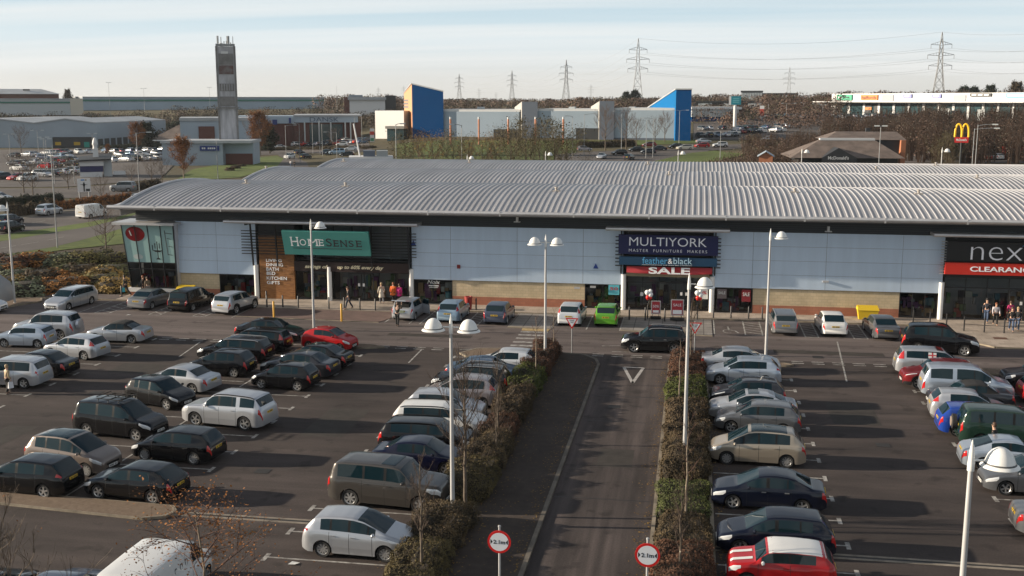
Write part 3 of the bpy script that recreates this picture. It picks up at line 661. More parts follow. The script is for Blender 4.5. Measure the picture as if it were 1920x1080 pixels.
# leaning teal sign, its lettering laid on the same slope
ys1 = YF-1.15
tl, tr, bl, br = PY(527, 433, ys1-.35), PY(691, 437, ys1-.35), PY(534, 476.5, ys1+.3), PY(694, 481, ys1+.3)
hz = (tl.z+tr.z)/2; lz = (bl.z+br.z)/2; xL, xR = (tl.x+bl.x)/2, (tr.x+br.x)/2; cz = (hz+lz)/2; cx = (xL+xR)/2
hs = empty('shop_sign', (cx, ys1, cz), 0, 'teal shop sign with white and dark serif lettering, leaning out over the home shop doors', 'shop sign')
ang = math.atan2(.65, hz-lz); hh = sqrt(.65**2+(hz-lz)**2)/2; hw = (xR-xL)/2
hs.rotation_euler.x = ang
bp = MB().box(-hw, hw, 0, .25, -hh, hh).build('sign_board', teal, hs)
def serif_word(items, m, parent, y=-.008):
    mb = []
    for (ch, x, wd, z, ht) in items:
        me = text_mesh(ch, 1, .012, fit=(wd, ht)); me.materials.clear(); me.materials.append(m)
        o = link('letter', me, parent, (x, y, z))
        s = MB(); e = wd*.16; tk = ht*.07
        def sb(xc, zc): s.box(xc-e, xc+e, -.014, .006, zc-tk/2, zc+tk/2)
        if ch in 'HNM':
            for xx in (-wd/2+wd*.09, wd/2-wd*.09):
                for zz in (-ht/2, ht/2): sb(xx, zz)
        if ch in 'E': sb(-wd/2, ht/2); sb(-wd/2, -ht/2); s.box(wd/2-.03, wd/2+.01, -.013, .005, ht/2-.14, ht/2); s.box(wd/2-.03, wd/2+.01, -.013, .005, -ht/2, -ht/2+.14)
        if s.v: s.build('letter_serif', m, o)
k4 = 4*24.05
def hx(c): return (c-(190+855)/2)/k4
dk = mat('sign_maroon', (.045, .028, .035), .5)
zl = .08
serif_word([('H', hx(270), .62, zl+.06, .74), ('O', hx(337), .54, zl, .56), ('M', hx(418), .78, zl, .56), ('E', hx(485), .38, zl, .56)], white_l, hs)
serif_word([('S', hx(547), .46, zl+.04, .70), ('E', hx(605), .40, zl-.03, .56), ('N', hx(665), .52, zl-.03, .56), ('S', hx(725), .40, zl-.03, .56), ('E', hx(787), .42, zl-.03, .56)], dk, hs)
MB().box(hx(250), hx(806), -.012, .005, -.46, -.42).build('underline', dk, hs)
# timber panel lettering
tb = empty('wall_lettering', (-34.3, YF-.05, 3.0), 0, 'white list of household words on the timber panel', 'lettering')
def pxl(px0, px1, py0, py1, Y):
    a, b = PY(px0, py0, Y), PY(px1, py1, Y); return (a.x+b.x)/2, (a.z+b.z)/2, abs(b.x-a.x), abs(a.z-b.z)
for wrd, x0, x1, y0, y1 in [('LIVING', 75, 193, 420, 447), ('DINING', 77, 203, 452, 480), ('BATH', 77, 170, 484, 513), ('BED', 80, 145, 516, 544), ('KITCHEN', 80, 232, 552, 582), ('GIFTS', 82, 178, 585, 614)]:
    a, b, c, d = pxl(480+x0/4, 480+x1/4, 380+y0/4, 380+y1/4, YF-.05)
    letters('word', wrd, white_l, tb, (a+34.3, 0, b-3.0), 1, fit=(c, d*.92), offset=.012)
fl = empty('fascia_lettering', (-27, YF-.14, 2.9), 0, 'cream italic savings slogan on the brown fascia over the doors', 'lettering')
for wrd, x0, x1, y0, y1 in [('savings of', 366, 540, 466, 500), ('up to 60% every day', 610, 957, 470, 510)]:
    a, b, c, d = pxl(480+x0/4, 480+x1/4, 380+y0/4, 380+y1/4, YF-.14)
    letters('slogan', wrd, cream_l, fl, (a+27, 0, b-2.9), 1, fit=(c, d*1.15), offset=.03, shear=.25)
# navy furniture sign
def board(px0, px1, py0, py1, Y, m, name, label, parent=None, th=.2):
    a, b, c, d = pxl(px0, px1, py0, py1, Y)
    if parent: return MB().box(a-c/2-parent.location.x, a+c/2-parent.location.x, 0, th, b-d/2-parent.location.z, b+d/2-parent.location.z).build(name, m, parent)
    e = empty('shop_sign', (a, Y, b), 0, label, 'shop sign')
    MB().box(-c/2, c/2, 0, th, -d/2, d/2).build(name, m, e); return e
Ys = YF-.75
def words(e, txt, px0, px1, py0, py1, m, Y=None, **k):
    Y = Y if Y is not None else e.location.y-.03
    a, b, c, d = pxl(px0, px1, py0, py1, Y); return letters('lettering', txt, m, e, (a-e.location.x, Y-e.location.y, b-e.location.z), 1, fit=(c, d), **k)
e = board(1160, 1346, 439.5, 480, Ys, navy, 'sign_board', 'navy sign with big silver capitals over the furniture shop entrance')
q = lambda c: 960+c/4
q2 = lambda c: 380+c/4
words(e, 'MULTIYORK', q(880), q(1460), q2(257), q2(334), silver_l, offset=-.004)
words(e, 'MASTER  FURNITURE  MAKERS', q(877), q(1463), q2(346), q2(380), silver_l, spacing=1.35, offset=-.006)
e = board(1161, 1344, 480.8, 500.5, Ys+.05, petrol, 'sign_board', 'petrol blue bed shop sign directly under the navy furniture sign')
words(e, 'feather', q(978), q(1165), q2(408), q2(462), sky_l); words(e, '&', q(1170), q(1203), q2(420), q2(460), white_l); words(e, 'black', q(1212), q(1350), q2(412), q2(464), mat('sign_pale_blue', (.42, .62, .74), .5))
words(e, 'INCORPORATING THE IRON BED COMPANY', q(975), q(1352), q2(463), q2(476), white_l)
# red sale banner, gently sagging
a, b, c, d = pxl(1175, 1335, 499, 517, Ys+.3)
bn = empty('sale_banner', (a, Ys+.3, b), 0, 'red fabric SALE banner hung below the blue bed shop sign', 'banner')
m_ = MB(); nx = 24
for j in range(5):
    for i in range(nx+1):
        t = i/nx; sag = .16*sin(pi*t)*(j/4); m_.v.append((-c/2+c*t, .05*sin(9*t+j), d/2-(d-.1)*j/4+.0-sag*.6+.05*(1-t)*0))
for j in range(4):
    for i in range(nx): u = j*(nx+1)+i; m_.f.append((u, u+nx+1, u+nx+2, u+1)); m_.m.append(0)
m_.build('banner_cloth', redban, bn, smooth=180)
words(bn, 'SALE', q(1025), q(1335), q2(482), q2(541), white_l, Y=Ys+.17, offset=.03)
part('banner_board', MB().box(-5.0, 1.4, YF+.05, YF+.2, 2.75, 3.05), mat('cream_board', (.35, .28, .18), .7))
# black and red clearance sign at the right
e = board(1777, 2010, 452.5, 494, Ys+.1, blacksign, 'sign_board', 'black sign with thin pale lettering over the red clearance strip')
e['label'] = 'large black fashion shop sign over a red clearance strip at the right edge'
a = q2(0)
words(e, 'nex', 1440+1525/4, 1440+1905/4, q2(330), q2(437), silver_l, offset=-.018)
words(e, 't', 1440+1912/4, 1440+1990/4, q2(290), q2(445), sky_l, offset=-.018)
hwid = pxl(1777, 2010, 452.5, 494, Ys+.1)[2]/2+.06
MB().box(-hwid, hwid, -.06, .2, -1.72, -.845).build('clearance_strip', redsign, e)
board_c = pxl(1774, 2010, 494, 518, Ys+.1)
words(e, 'CLEARANCE', 1440+1517/4, 1440+2015/4, q2(478), q2(528), silver_l, Y=Ys+.02, offset=.02)
# window posters
def poster(px0, px1, py0, py1, m, label, txt=None, tm=None, Y=YF-.0):
    a, b, c, d = pxl(px0, px1, py0, py1, Y); e = empty('window_poster', (a, Y, b), 0, label, 'poster')
    MB().box(-c/2, c/2, 0, .02, -d/2, d/2).build('poster_sheet', m, e)
    if txt: letters('lettering', txt, tm, e, (0, -.01, d*.12), 1, fit=(c*.75, d*.3), offset=.01)
    return e
wp = mat('poster_white', (.62, .62, .60), .6); rp = mat('poster_red', (.20, .012, .02), .6); gp_ = mat('poster_grey', (.16, .13, .13), .6); cy = mat('poster_cyan', (.10, .42, .50), .6)
rt = mat('poster_red_ink', (.40, .03, .04), .6)
poster(1307.5, 1327, 541, 561, wp, 'white poster with red 10% offer beside the furniture shop doors', '10%', rt, YF+.2)
poster(1391, 1407, 543, 566, rp, 'dark red SALE poster in the window right of the furniture shop', 'SALE', wp)
poster(1345, 1362, 542, 560, gp_, 'dim grey SALE poster in the window right of the furniture shop', 'SALE', wp)
poster(1141, 1161, 534, 553, cy, 'cyan poster in the window left of the furniture shop', '50', rt)
poster(1200.5, 1206, 548, 555, wp, 'small white notice left of the furniture shop doors', None, None, YF+.2)
e = empty('window_lettering', (0, YF, 0), 0, 'white Noel script on the glass between the home shop and the blockwork', 'lettering')
for txt, x0, x1, y0, y1 in [('Noix', 1285, 1380, 580, 610), ('christmas', 1295, 1370, 616, 630), ('gifts', 1300, 1365, 632, 640)]:
    a, b, c, d = pxl(480+(x0-0)/4, 480+x1/4, q2(y0), q2(y1), YF+.02)
    if txt == 'Noix': letters('word', 'Noix', wp, e, (a, .02, b), 1, fit=(c, d), shear=.3)
    else: MB().box(a-c/2, a+c/2, .01, .02, b-d/3, b+d/3).build('text_line', wp, e)
e['label'] = 'white script lettering on the window glass right of the home shop'
# ================================================================= VEHICLES
tyre_m = mat('tyre_rubber', (.013, .013, .014), .85); rim_m = mat('alloy', (.50, .50, .50), .3, .7); rimdark_m = mat('wheel_shadow', (.03, .03, .03), .6)
trimblk = mat('black_plastic', (.012, .012, .013), .5, spec=.2)
carglass = mat('car_glass', (.006, .018, .024), .02, spec=.40)
lamp_m = mat('headlamp', (.62, .64, .66), .08, .25, coat=1); tail_m = mat('tail_lamp', (.42, .012, .012), .15, coat=1)
plate_y = mat('plate_yellow', (.62, .40, .03), .5); plate_w = mat('plate_white', (.66, .66, .64), .5); plate_ink = mat('plate_ink', (.02, .02, .02), .6)
amber_m = mat('amber_lamp', (.60, .20, .02), .2)
def paint(name, col, metal=.0, rough=.16):
    return mat('paint_'+name, col, max(rough, .3), metal, .05, coat=.85)
PAINT = dict(
    silver=paint('silver', (.47, .485, .515), .6, .24), silverblue=paint('silver_blue', (.40, .455, .53), .6, .24), white=paint('white', (.64, .64, .63)), pearl=paint('pearl', (.58, .60, .63), .35),
    black=paint('black', (.0045, .0045, .0055)), charcoal=paint('charcoal', (.03, .032, .04), .5), grey=paint('grey', (.12, .125, .135), .5), midgrey=paint('mid_grey', (.20, .205, .215), .5), navy=paint('navy', (.005, .007, .016)), royal=paint('royal', (.004, .005, .020)),
    blue=paint('blue', (.012, .045, .26)), steel=paint('steel_blue', (.075, .125, .20), .45), iceblue=paint('ice_blue', (.26, .36, .46), .45), greyblue=paint('grey_blue', (.065, .08, .12), .45),
    red=paint('red', (.33, .010, .012)), maroon=paint('maroon', (.15, .012, .016), .2), green=paint('green', (.11, .34, .03), .25), gold=paint('gold', (.36, .31, .25), .5), taupe=paint('taupe', (.20, .165, .145), .45), mauve=paint('mauve', (.30, .27, .28), .5), bronze=paint('bronze', (.066, .060, .055), .4), darkgreen=paint('dark_green', (.012, .03, .022)),
    cream=paint('cream', (.60, .56, .46)), orange=paint('orange', (.6, .2, .03)), yellow=paint('yellow', (.65, .45, .04)))
ST = {}
def style(n, L, W, H, top, belt, ws, rw, glass, doors, wf=.195, wr=.79, r=.31, tail=(.955, .998, 3.0, 5.3), head=(.015, .125, 3.3, 4.9), clad=False, rails=False, rail_m=None, plate=.50, roofglass=None, softtop=None, boxy=0, tumble=1.0):
    ST[n] = dict(L=L, W=W, H=H, top=top, belt=belt, ws=ws, rw=rw, glass=glass, doors=doors, wf=wf, wr=wr, r=r, tail=tail, head=head, clad=clad, rails=rails, plate=plate, roofglass=roofglass, softtop=softtop, boxy=boxy, tumble=tumble)
def var(n, base, **k): d = dict(ST[base]); d.update(k); ST[n] = d
T_h = [(0, .34), (.006, .40), (.025, .47), (.07, .525), (.14, .585), (.22, .64), (.243, .66), (.42, .955), (.47, .985), (.58, 1), (.75, .985), (.87, .955), (.965, .69), (.985, .62), (1, .40)]
B_h = [(0, .31), (.006, .37), (.03, .445), (.09, .515), (.18, .58), (.30, .615), (.60, .638), (.90, .66), (.965, .655), (.985, .585), (1, .37)]
style('hatch5', 4.2, 1.76, 1.48, T_h, B_h, (.243, .418), (.875, .962), [(.30, .485), (.515, .69), (.705, .80)], [(.30, .50), (.50, .71)])
var('hatch3', 'hatch5', L=3.85, H=1.45, glass=[(.30, .52), (.55, .76)], doors=[(.29, .55)])
var('supermini5', 'hatch5', L=3.85, H=1.47, glass=[(.29, .49), (.52, .70), (.715, .79)], doors=[(.29, .50), (.50, .71)], tail=(.945, .99, 4.0, 6.4))
var('talltail', 'hatch5', tail=(.905, .975, 4.6, 9.3))
style('ka', 3.62, 1.64, 1.43, [(0, .36), (.01, .46), (.04, .53), (.12, .60), (.22, .67), (.25, .70), (.43, .96), (.55, 1), (.70, .985), (.82, .935), (.91, .83), (.97, .67), (1, .40)], [(0, .33), (.01, .43), (.05, .51), (.2, .63), (.5, .68), (.85, .70), (.93, .68), (.97, .61), (1, .37)], (.255, .425), (.80, .905), [(.31, .53), (.56, .72)], [(.30, .56)], wf=.19, wr=.82, r=.28)
style('mini', 3.63, 1.70, 1.41, [(0, .40), (.012, .52), (.05, .61), (.2, .665), (.255, .69), (.36, .945), (.42, .985), (.6, 1), (.8, .975), (.885, .94), (.965, .72), (.985, .64), (1, .40)], [(0, .37), (.012, .49), (.06, .585), (.25, .665), (.6, .69), (.93, .70), (.97, .66), (.985, .60), (1, .37)], (.262, .355), (.90, .96), [(.31, .555), (.575, .80)], [(.28, .57)], wf=.185, wr=.835, r=.30, tumble=.6)
style('saloon', 4.6, 1.80, 1.44, [(0, .34), (.006, .41), (.025, .48), (.08, .54), (.16, .60), (.235, .65), (.26, .67), (.40, .955), (.47, .99), (.56, 1), (.67, .97), (.72, .94), (.855, .70), (.88, .685), (.975, .655), (.988, .60), (1, .42)], [(0, .31), (.006, .38), (.03, .455), (.10, .53), (.2, .60), (.3, .625), (.5, .645), (.85, .66), (.96, .642), (.988, .57), (1, .39)], (.262, .398), (.73, .85), [(.31, .475), (.505, .655), (.667, .72)], [(.305, .49), (.49, .69)], wf=.19, wr=.79, plate=.52)
var('coupe', 'saloon', L=4.35, H=1.38, glass=[(.31, .52), (.545, .70)], doors=[(.30, .53)])
style('roundcoupe', 4.35, 1.73, 1.40, [(0, .36), (.008, .46), (.04, .53), (.12, .60), (.24, .67), (.27, .69), (.42, .95), (.50, .995), (.58, 1), (.70, .955), (.88, .73), (.92, .69), (.98, .64), (.99, .58), (1, .40)], [(0, .33), (.008, .43), (.05, .50), (.2, .63), (.5, .67), (.85, .69), (.95, .65), (.99, .55), (1, .37)], (.275, .42), (.71, .875), [(.32, .53), (.555, .72)], [(.30, .54)], plate=.55)
style('estate', 4.75, 1.82, 1.48, [(0, .34), (.006, .41), (.025, .48), (.08, .54), (.15, .59), (.225, .645), (.248, .665), (.385, .955), (.46, .99), (.58, 1), (.8, .985), (.915, .955), (.975, .70), (.988, .62), (1, .40)], [(0, .31), (.006, .38), (.03, .455), (.10, .53), (.2, .60), (.3, .62), (.5, .64), (.9, .66), (.975, .65), (.988, .58), (1, .37)], (.25, .383), (.922, .972), [(.30, .465), (.49, .645), (.665, .86)], [(.30, .478), (.478, .67)], wf=.19, wr=.775, rails=True)
style('mpv', 4.28, 1.75, 1.63, [(0, .34), (.008, .43), (.04, .50), (.10, .555), (.155, .60), (.18, .62), (.40, .955), (.47, .99), (.56, 1), (.75, .98), (.87, .935), (.955, .68), (.985, .60), (1, .38)], [(0, .31), (.008, .40), (.05, .48), (.14, .56), (.3, .585), (.6, .61), (.9, .635), (.96, .62), (.985, .56), (1, .35)], (.19, .398), (.878, .95), [(.25, .345), (.365, .50), (.52, .68), (.70, .83)], [(.31, .51), (.51, .72)], wf=.185, wr=.80, tail=(.95, .995, 3.4, 5.6))
style('bigmpv', 4.65, 1.86, 1.74, [(0, .34), (.008, .43), (.035, .50), (.10, .56), (.18, .60), (.20, .62), (.37, .945), (.43, .985), (.55, 1), (.8, .985), (.92, .95), (.975, .66), (.988, .58), (1, .36)], [(0, .31), (.008, .40), (.045, .48), (.15, .565), (.3, .58), (.6, .595), (.93, .61), (.975, .59), (.988, .54), (1, .33)], (.205, .368), (.93, .97), [(.265, .44), (.465, .645), (.675, .88)], [(.29, .455), (.455, .66)], wf=.18, wr=.795, r=.33, tail=(.965, .997, 3.2, 5.4))
style('suv', 4.45, 1.84, 1.68, [(0, .36), (.006, .44), (.02, .52), (.06, .57), (.14, .60), (.255, .645), (.278, .66), (.40, .95), (.45, .985), (.58, 1), (.8, .98), (.905, .945), (.965, .68), (.985, .60), (1, .38)], [(0, .33), (.006, .41), (.03, .50), (.10, .565), (.2, .595), (.3, .61), (.5, .63), (.9, .655), (.965, .65), (.985, .565), (1, .35)], (.283, .398), (.912, .96), [(.325, .475), (.50, .655), (.675, .84)], [(.31, .488), (.488, .69)], wf=.195, wr=.79, r=.37, clad=True, rails=True)
style('boxy', 4.95, 1.95, 1.88, [(0, .40), (.008, .52), (.03, .60), (.1, .63), (.25, .66), (.27, .675), (.36, .945), (.42, .98), (.6, 1), (.85, .99), (.93, .965), (.985, .68), (.992, .60), (1, .38)], [(0, .37), (.008, .49), (.04, .57), (.2, .61), (.5, .625), (.9, .635), (.985, .63), (.992, .57), (1, .35)], (.275, .358), (.937, .982), [(.31, .47), (.495, .66), (.68, .90)], [(.30, .483), (.483, .68)], wf=.18, wr=.79, r=.37, tail=(.972, .995, 3.0, 5.2), tumble=.75)
style('convertible', 4.3, 1.72, 1.39, [(0, .36), (.008, .46), (.04, .54), (.12, .60), (.25, .665), (.28, .69), (.40, .93), (.46, .975), (.55, 1), (.66, .965), (.80, .72), (.83, .70), (.97, .67), (.988, .60), (1, .41)], [(0, .33), (.008, .43), (.05, .51), (.2, .62), (.5, .66), (.85, .685), (.95, .655), (.988, .57), (1, .38)], (.287, .398), (.70, .79), [(.33, .53), (.55, .66)], [(.31, .55)], wf=.19, wr=.79, softtop=(.41, .80))
style('van', 5.0, 1.95, 1.97, [(0, .33), (.008, .43), (.03, .50), (.1, .545), (.15, .58), (.165, .60), (.30, .94), (.36, .985), (.6, 1), (.93, .995), (.985, .975), (.993, .60), (1, .34)], [(0, .30), (.008, .40), (.04, .47), (.13, .54), (.25, .565), (.6, .58), (.985, .58), (.993, .50), (1, .30)], (.17, .298), (2, 2), [(.225, .365)], [(.22, .38)], wf=.17, wr=.79, r=.33, tail=(.985, .998, 2.6, 4.6), tumble=.55)
CARM = {}
def interp(ks, x):
    return lerpk(ks, x)
def car_meshes(sn, lo=False):
    if (sn, lo) in CARM: return CARM[(sn, lo)]
    S = ST[sn]; L, W, H = S['L'], S['W'], S['H']; r = S['r']
    top = [(a*L, b*H) for a, b in S['top']]; belt = [(a*L, b*H) for a, b in S['belt']]
    sm = .035*L/4
    def f(ks, u): return (lerpk(ks, u)*2+lerpk(ks, max(0, u-sm))+lerpk(ks, min(L, u+sm)))/4 if .01*L < u < .99*L else lerpk(ks, u)
    wf, wr = S['wf']*L, S['wr']*L; ar = r+.055
    def hw(u):
        a = .15*L; b = .10*L; k = 1
        if u < a: k -= .30*(1-u/a)**2.3
        if u > L-b: k -= .20*(1-(L-u)/b)**2.3
        return k*W/2
    def bot(u):
        z = .115*H+.02
        if u < .06*L: z += .05*(1-u/(.06*L))
        if u > .93*L: z += .09*(u-.93*L)/(.07*L)
        for c in (wf, wr):
            d = abs(u-c)
            if d < ar: z = max(z, r+sqrt(ar*ar-d*d)*1.0)
        return z
    zc, zs = .36*H, .62*H
    def ys(z, w): q = (z-zc)/(.42*H); return w*(1-.10*q*q if z > zc else 1-.12*q*q)
    tb = S['tumble']
    FR = [(1, 0), (.975, .10), (.90, .50), (.835, .86), (.79, .945), (.70, .98), (.40, .997), (0, 1)]
    def section(u):
        w = hw(u); zb = bot(u); zt = f(top, u); be = min(f(belt, u), zt-.015); be = max(be, zb+.03)
        pts = [(max(w-.34, .05), zb+.02), (ys(zb, w), zb)]
        for k in (.36, .70): z = zb+(be-.05-zb)*k; pts.append((ys(z, w), z))
        zz = max(be-.05, zb+.02); pts.append((ys(zz, w), zz))
        yb = ys(be, w)-.018; h = max(zt-be, .01)
        for (fy, fz) in FR: pts.append((yb*(1-(1-fy)*(tb if fy > .72 else 1)) if fy > .72 else yb*(fy if tb == 1 else fy+(1-tb)*.16*fy), be+h*fz))
        return pts
    us = set(); n = 22 if lo else 46
    for i in range(n+1): us.add(L*i/n)
    us |= {.006*L, .02*L, .035*L, .985*L, .994*L}
    for c in (wf, wr):
        for k in range(-6, 7) if not lo else range(-3, 4): us.add(c+ar*sin(k/(6 if not lo else 3)*pi/2)); 
        us |= {c-ar-.004, c+ar+.004}
    keys = [S['ws'][0], S['ws'][1]]+([S['rw'][0], S['rw'][1]] if S['rw'][0] < 1 else [])
    for a, b in S['glass']: keys += [a, b]
    if S['softtop']: keys += list(S['softtop'])
    if S['roofglass']: keys += list(S['roofglass'])
    hood = (.09, S['ws'][0]-.018); keys += list(hood)
    seams = sorted({d for ab in S['doors'] for d in ab}) if not lo else []
    hard = set(k*L for k in keys) | {d*L for d in seams} | {d*L+.016 for d in seams}
    base = sorted(us); res = sorted(hard | {c+s*(ar+.004) for c in (wf, wr) for s in (-1, 1)})
    for u in base:
        if all(abs(u-q) > .02 for q in res): res.append(u)
    res = sorted(q for q in res if 0 <= q <= L); U = res
    V = []; rings = []
    for u in U:
        p = section(u); ring = []
        for k in range(25):
            j = k if k <= 12 else 24-k; y, z = p[j]; y = y if k <= 12 else -y
            V.append((L/2-u, y, z)); ring.append(len(V)-1)
        rings.append(ring)
    P = {}
    def put(key, face): P.setdefault(key, []).append(face)
    def inr(m, rg): return rg[0]*L-1e-6 <= m <= rg[1]*L+1e-6
    for i in range(len(U)-1):
        m = (U[i]+U[i+1])/2
        for k in range(24):
            s = min(k, 23-k); side = 'l' if k < 12 else 'r'
            fc = (rings[i][k], rings[i][k+1], rings[i+1][k+1], rings[i+1][k])
            key = 'body'
            if s == 0: key = 'black'
            elif s in (6, 7) and any(inr(m, g) for g in S['glass']):
                gi = [q for q, g in enumerate(S['glass']) if inr(m, g)][0]; key = 'side_window|%s%d' % (side, gi)
            elif s in (6, 7) and any(S['glass'][q][1]*L-1e-6 <= m <= S['glass'][q+1][0]*L+1e-6 and (S['glass'][q+1][0]-S['glass'][q][1]) < .04 for q in range(len(S['glass'])-1)): key = 'black'
            elif s >= 9 and inr(m, S['ws']): key = 'windscreen|'
            elif s >= 9 and S['rw'][0] < 1 and inr(m, S['rw']): key = 'rear_window|'
            elif s >= 9 and S['roofglass'] and inr(m, S['roofglass']): key = 'sunroof|'
            elif s >= 5 and S['softtop'] and inr(m, S['softtop']): key = 'soft_top|'
            elif s >= 7 and inr(m, hood): key = 'bonnet|'
            elif 1 <= s <= 4 and any(d*L-1e-6 <= m <= d*L+.016+1e-6 for d in seams): key = 'black'
            elif 2 <= s <= 4 and any(inr(m, d) for d in S['doors']):
                di = [q for q, g in enumerate(S['doors']) if inr(m, g)][0]; key = 'door|%s%d' % (side, di)
            elif s == 1 and S['clad']: key = 'black'
            put(key, fc)
    a, b = rings[0], rings[-1]
    put('body', tuple(a[k] for k in range(23, 0, -1))); put('body', tuple(b[k] for k in range(1, 24)))
    put('black', tuple(x for i in range(len(U)) for x in (rings[i][0],))+tuple(rings[i][24] for i in range(len(U)-1, -1, -1)))
    out = {}
    def sub(keys):
        mb = MB(); mp_ = {}
        for mi, ky in enumerate(keys):
            for fc in P.get(ky, []):
                g = []
                for v in fc:
                    if v not in mp_: mp_[v] = len(mb.v); mb.v.append(V[v])
                    g.append(mp_[v])
                mb.f.append(tuple(g)); mb.m.append(mi)
        return mb
    def S_pt(u, jf, sg, off=.006):
        u = min(max(u, 0.0005), L-.0005)
        def ev(u_, j_):
            p = section(u_); j_ = min(max(j_, 1), 11.99); q = int(j_); t = j_-q
            return Vector((L/2-u_, p[q][0]*(1-t)+p[q+1][0]*t, p[q][1]*(1-t)+p[q+1][1]*t))
        c = ev(u, jf); du = ev(min(L-.0002, u+.01), jf)-ev(max(.0002, u-.01), jf); dj = ev(u, jf+.1)-ev(u, jf-.1)
        nn = dj.cross(du); 
        if nn.length > 1e-9: nn.normalize()
        if nn.y < 0 and abs(nn.y) > .2: nn = -nn
        c = c+nn*off; return (c.x, c.y*sg, c.z)
    def patch(u0, u1, j0, j1, sg, nu=5, nj=4, off=.007, skew=0):
        mb = MB()
        for i in range(nu+1):
            for j in range(nj+1):
                v = j/nj; mb.v.append(S_pt((u0+(u1-u0)*i/nu+skew*v)*L, j0+(j1-j0)*v, sg, off))
        for i in range(nu):
            for j in range(nj):
                q = i*(nj+1)+j; fc = (q, q+nj+1, q+nj+2, q+1); mb.f.append(fc if sg < 0 else fc[::-1]); mb.m.append(0)
        return mb
    out['body'] = sub(['body', 'black'])
    for k in P:
        if '|' in k: out[k] = sub([k])
    hd, tl = S['head'], S['tail']
    for sg, sn_ in ((1, 'l'), (-1, 'r')):
        out['headlight|'+sn_] = patch(*hd, sg); out['tail_light|'+sn_] = patch(*tl, sg)
    # wheels
    wd = .20
    def tyre(): return MB().lathe([(r*.66, -.08), (r*.93, -wd/2), (r, -wd*.34), (r, wd*.34), (r*.93, wd/2), (r*.66, .08)], 12 if lo else 24, 'y').lathe([(.001, .0), (r*.66, .02)], 12 if lo else 24, 'y')
    def rim(nsp=5):
        mb = MB(); n = 24
        mb.lathe([(r*.60, .05), (r*.68, .085), (r*.70, .06)], n, 'y'); mb.lathe([(.001, .075), (r*.16, .07), (r*.18, .03)], 12, 'y')
        for k in range(nsp):
            a = 2*pi*k/nsp; c, s_ = cos(a), sin(a); w0, w1 = r*.085, r*.12
            def q(rr, ww, yy): return (rr*c-ww*s_, yy, rr*s_+ww*c)
            mb.add([q(r*.12, -w0, .07), q(r*.63, -w1, .075), q(r*.63, w1, .075), q(r*.12, w0, .07), q(r*.12, -w0, .03), q(r*.63, -w1, .03), q(r*.63, w1, .03), q(r*.12, w0, .03)], [(0, 1, 2, 3), (0, 4, 5, 1), (3, 2, 6, 7)])
        return mb
    W0 = dict(r=r, pos=[(L/2-wf, sg*(W/2-.125)) for sg in (1, -1)]+[(L/2-wr, sg*(W/2-.125)) for sg in (1, -1)])
    M = {}
    if lo:
        mb = MB(); slots = [None, trimblk, carglass, tail_m, lamp_m, tyre_m, rim_m, plate_y]
        def merge(src, mi=None):
            o = len(mb.v); mb.v += src.v
            for fc, mm in zip(src.f, src.m): mb.f.append(tuple(i+o for i in fc)); mb.m.append(mm if mi is None else mi)
        for k, v in out.items():
            n0 = k.split('|')[0]
            merge(v, {'body': None, 'side_window': 2, 'windscreen': 2, 'rear_window': 2, 'sunroof': 2, 'tail_light': 3, 'headlight': 4, 'soft_top': 1}.get(n0, 0) if n0 != 'body' else None)
        for (x, y) in W0['pos']:
            t = tyre(); t.v = [(p[0]+x, p[1]+y, p[2]+r) for p in t.v]; merge(t, 5)
            d = MB().lathe([(.001, .085), (r*.62, .08)], 10, 'y'); d.v = [(p[0]+x, (p[1] if y > 0 else -p[1])+y, p[2]+r) for p in d.v]; merge(d, 6)
        mb.box(-L/2-.012, -L/2+.03, -.26, .26, S['plate']*H-.06, S['plate']*H+.06, 7)
        me = mb.mesh('far_car_'+sn, [PAINT['silver']]+slots[1:], smooth=40); CARM[(sn, lo)] = me; return me
    for k, v in out.items():
        n0 = k.split('|')[0]
        mats = {'body': [PAINT['silver'], trimblk], 'door': [PAINT['silver']], 'bonnet': [PAINT['silver']], 'headlight': [lamp_m], 'tail_light': [tail_m], 'soft_top': [mat('soft_top', (.012, .012, .013), .9)]}.get(n0, [carglass])
        M[k] = v.mesh(n0, mats, smooth=38)
    M['tyre'] = tyre().mesh('wheel', [tyre_m], smooth=40); M['rim'] = {n: rim(n).mesh('rim', [rim_m], smooth=40) for n in (5, 7, 9)}
    M['grille'] = MB().box(L/2-.02, L/2+.006, -W*.23, W*.23, .285*H, .345*H).box(L/2-.02, L/2+.005, -W*.26, W*.26, .155*H, .225*H).mesh('grille', [trimblk])
    def plate(m):
        b = MB().box(-.012, .012, -.26, .26, -.056, .056, 0)
        for k in range(7):
            if k != 4: b.box(-.0135, .0135, -.22+.062*k, -.22+.062*k+.042, -.034, .034, 1)
        return b.mesh('number_plate', [m, plate_ink])
    M['plate_f'] = plate(plate_w); M['plate_r'] = plate(plate_y)
    sp = MB(); 
    for i in range(7):
        for k in range(10): ph = pi*i/6; th = 2*pi*k/10; sp.v.append((.065*sin(ph)*cos(th), .105*cos(ph), .07*sin(ph)*sin(th)))
    for i in range(6):
        for k in range(10): sp.f.append((i*10+k, i*10+(k+1) % 10, (i+1)*10+(k+1) % 10, (i+1)*10+k)); sp.m.append(0)
    M['mirror'] = sp.mesh('wing_mirror', [PAINT['silver']], smooth=180)
    M['handle'] = MB().box(-.09, .09, -.018, .018, -.015, .015).mesh('door_handle', [trimblk])
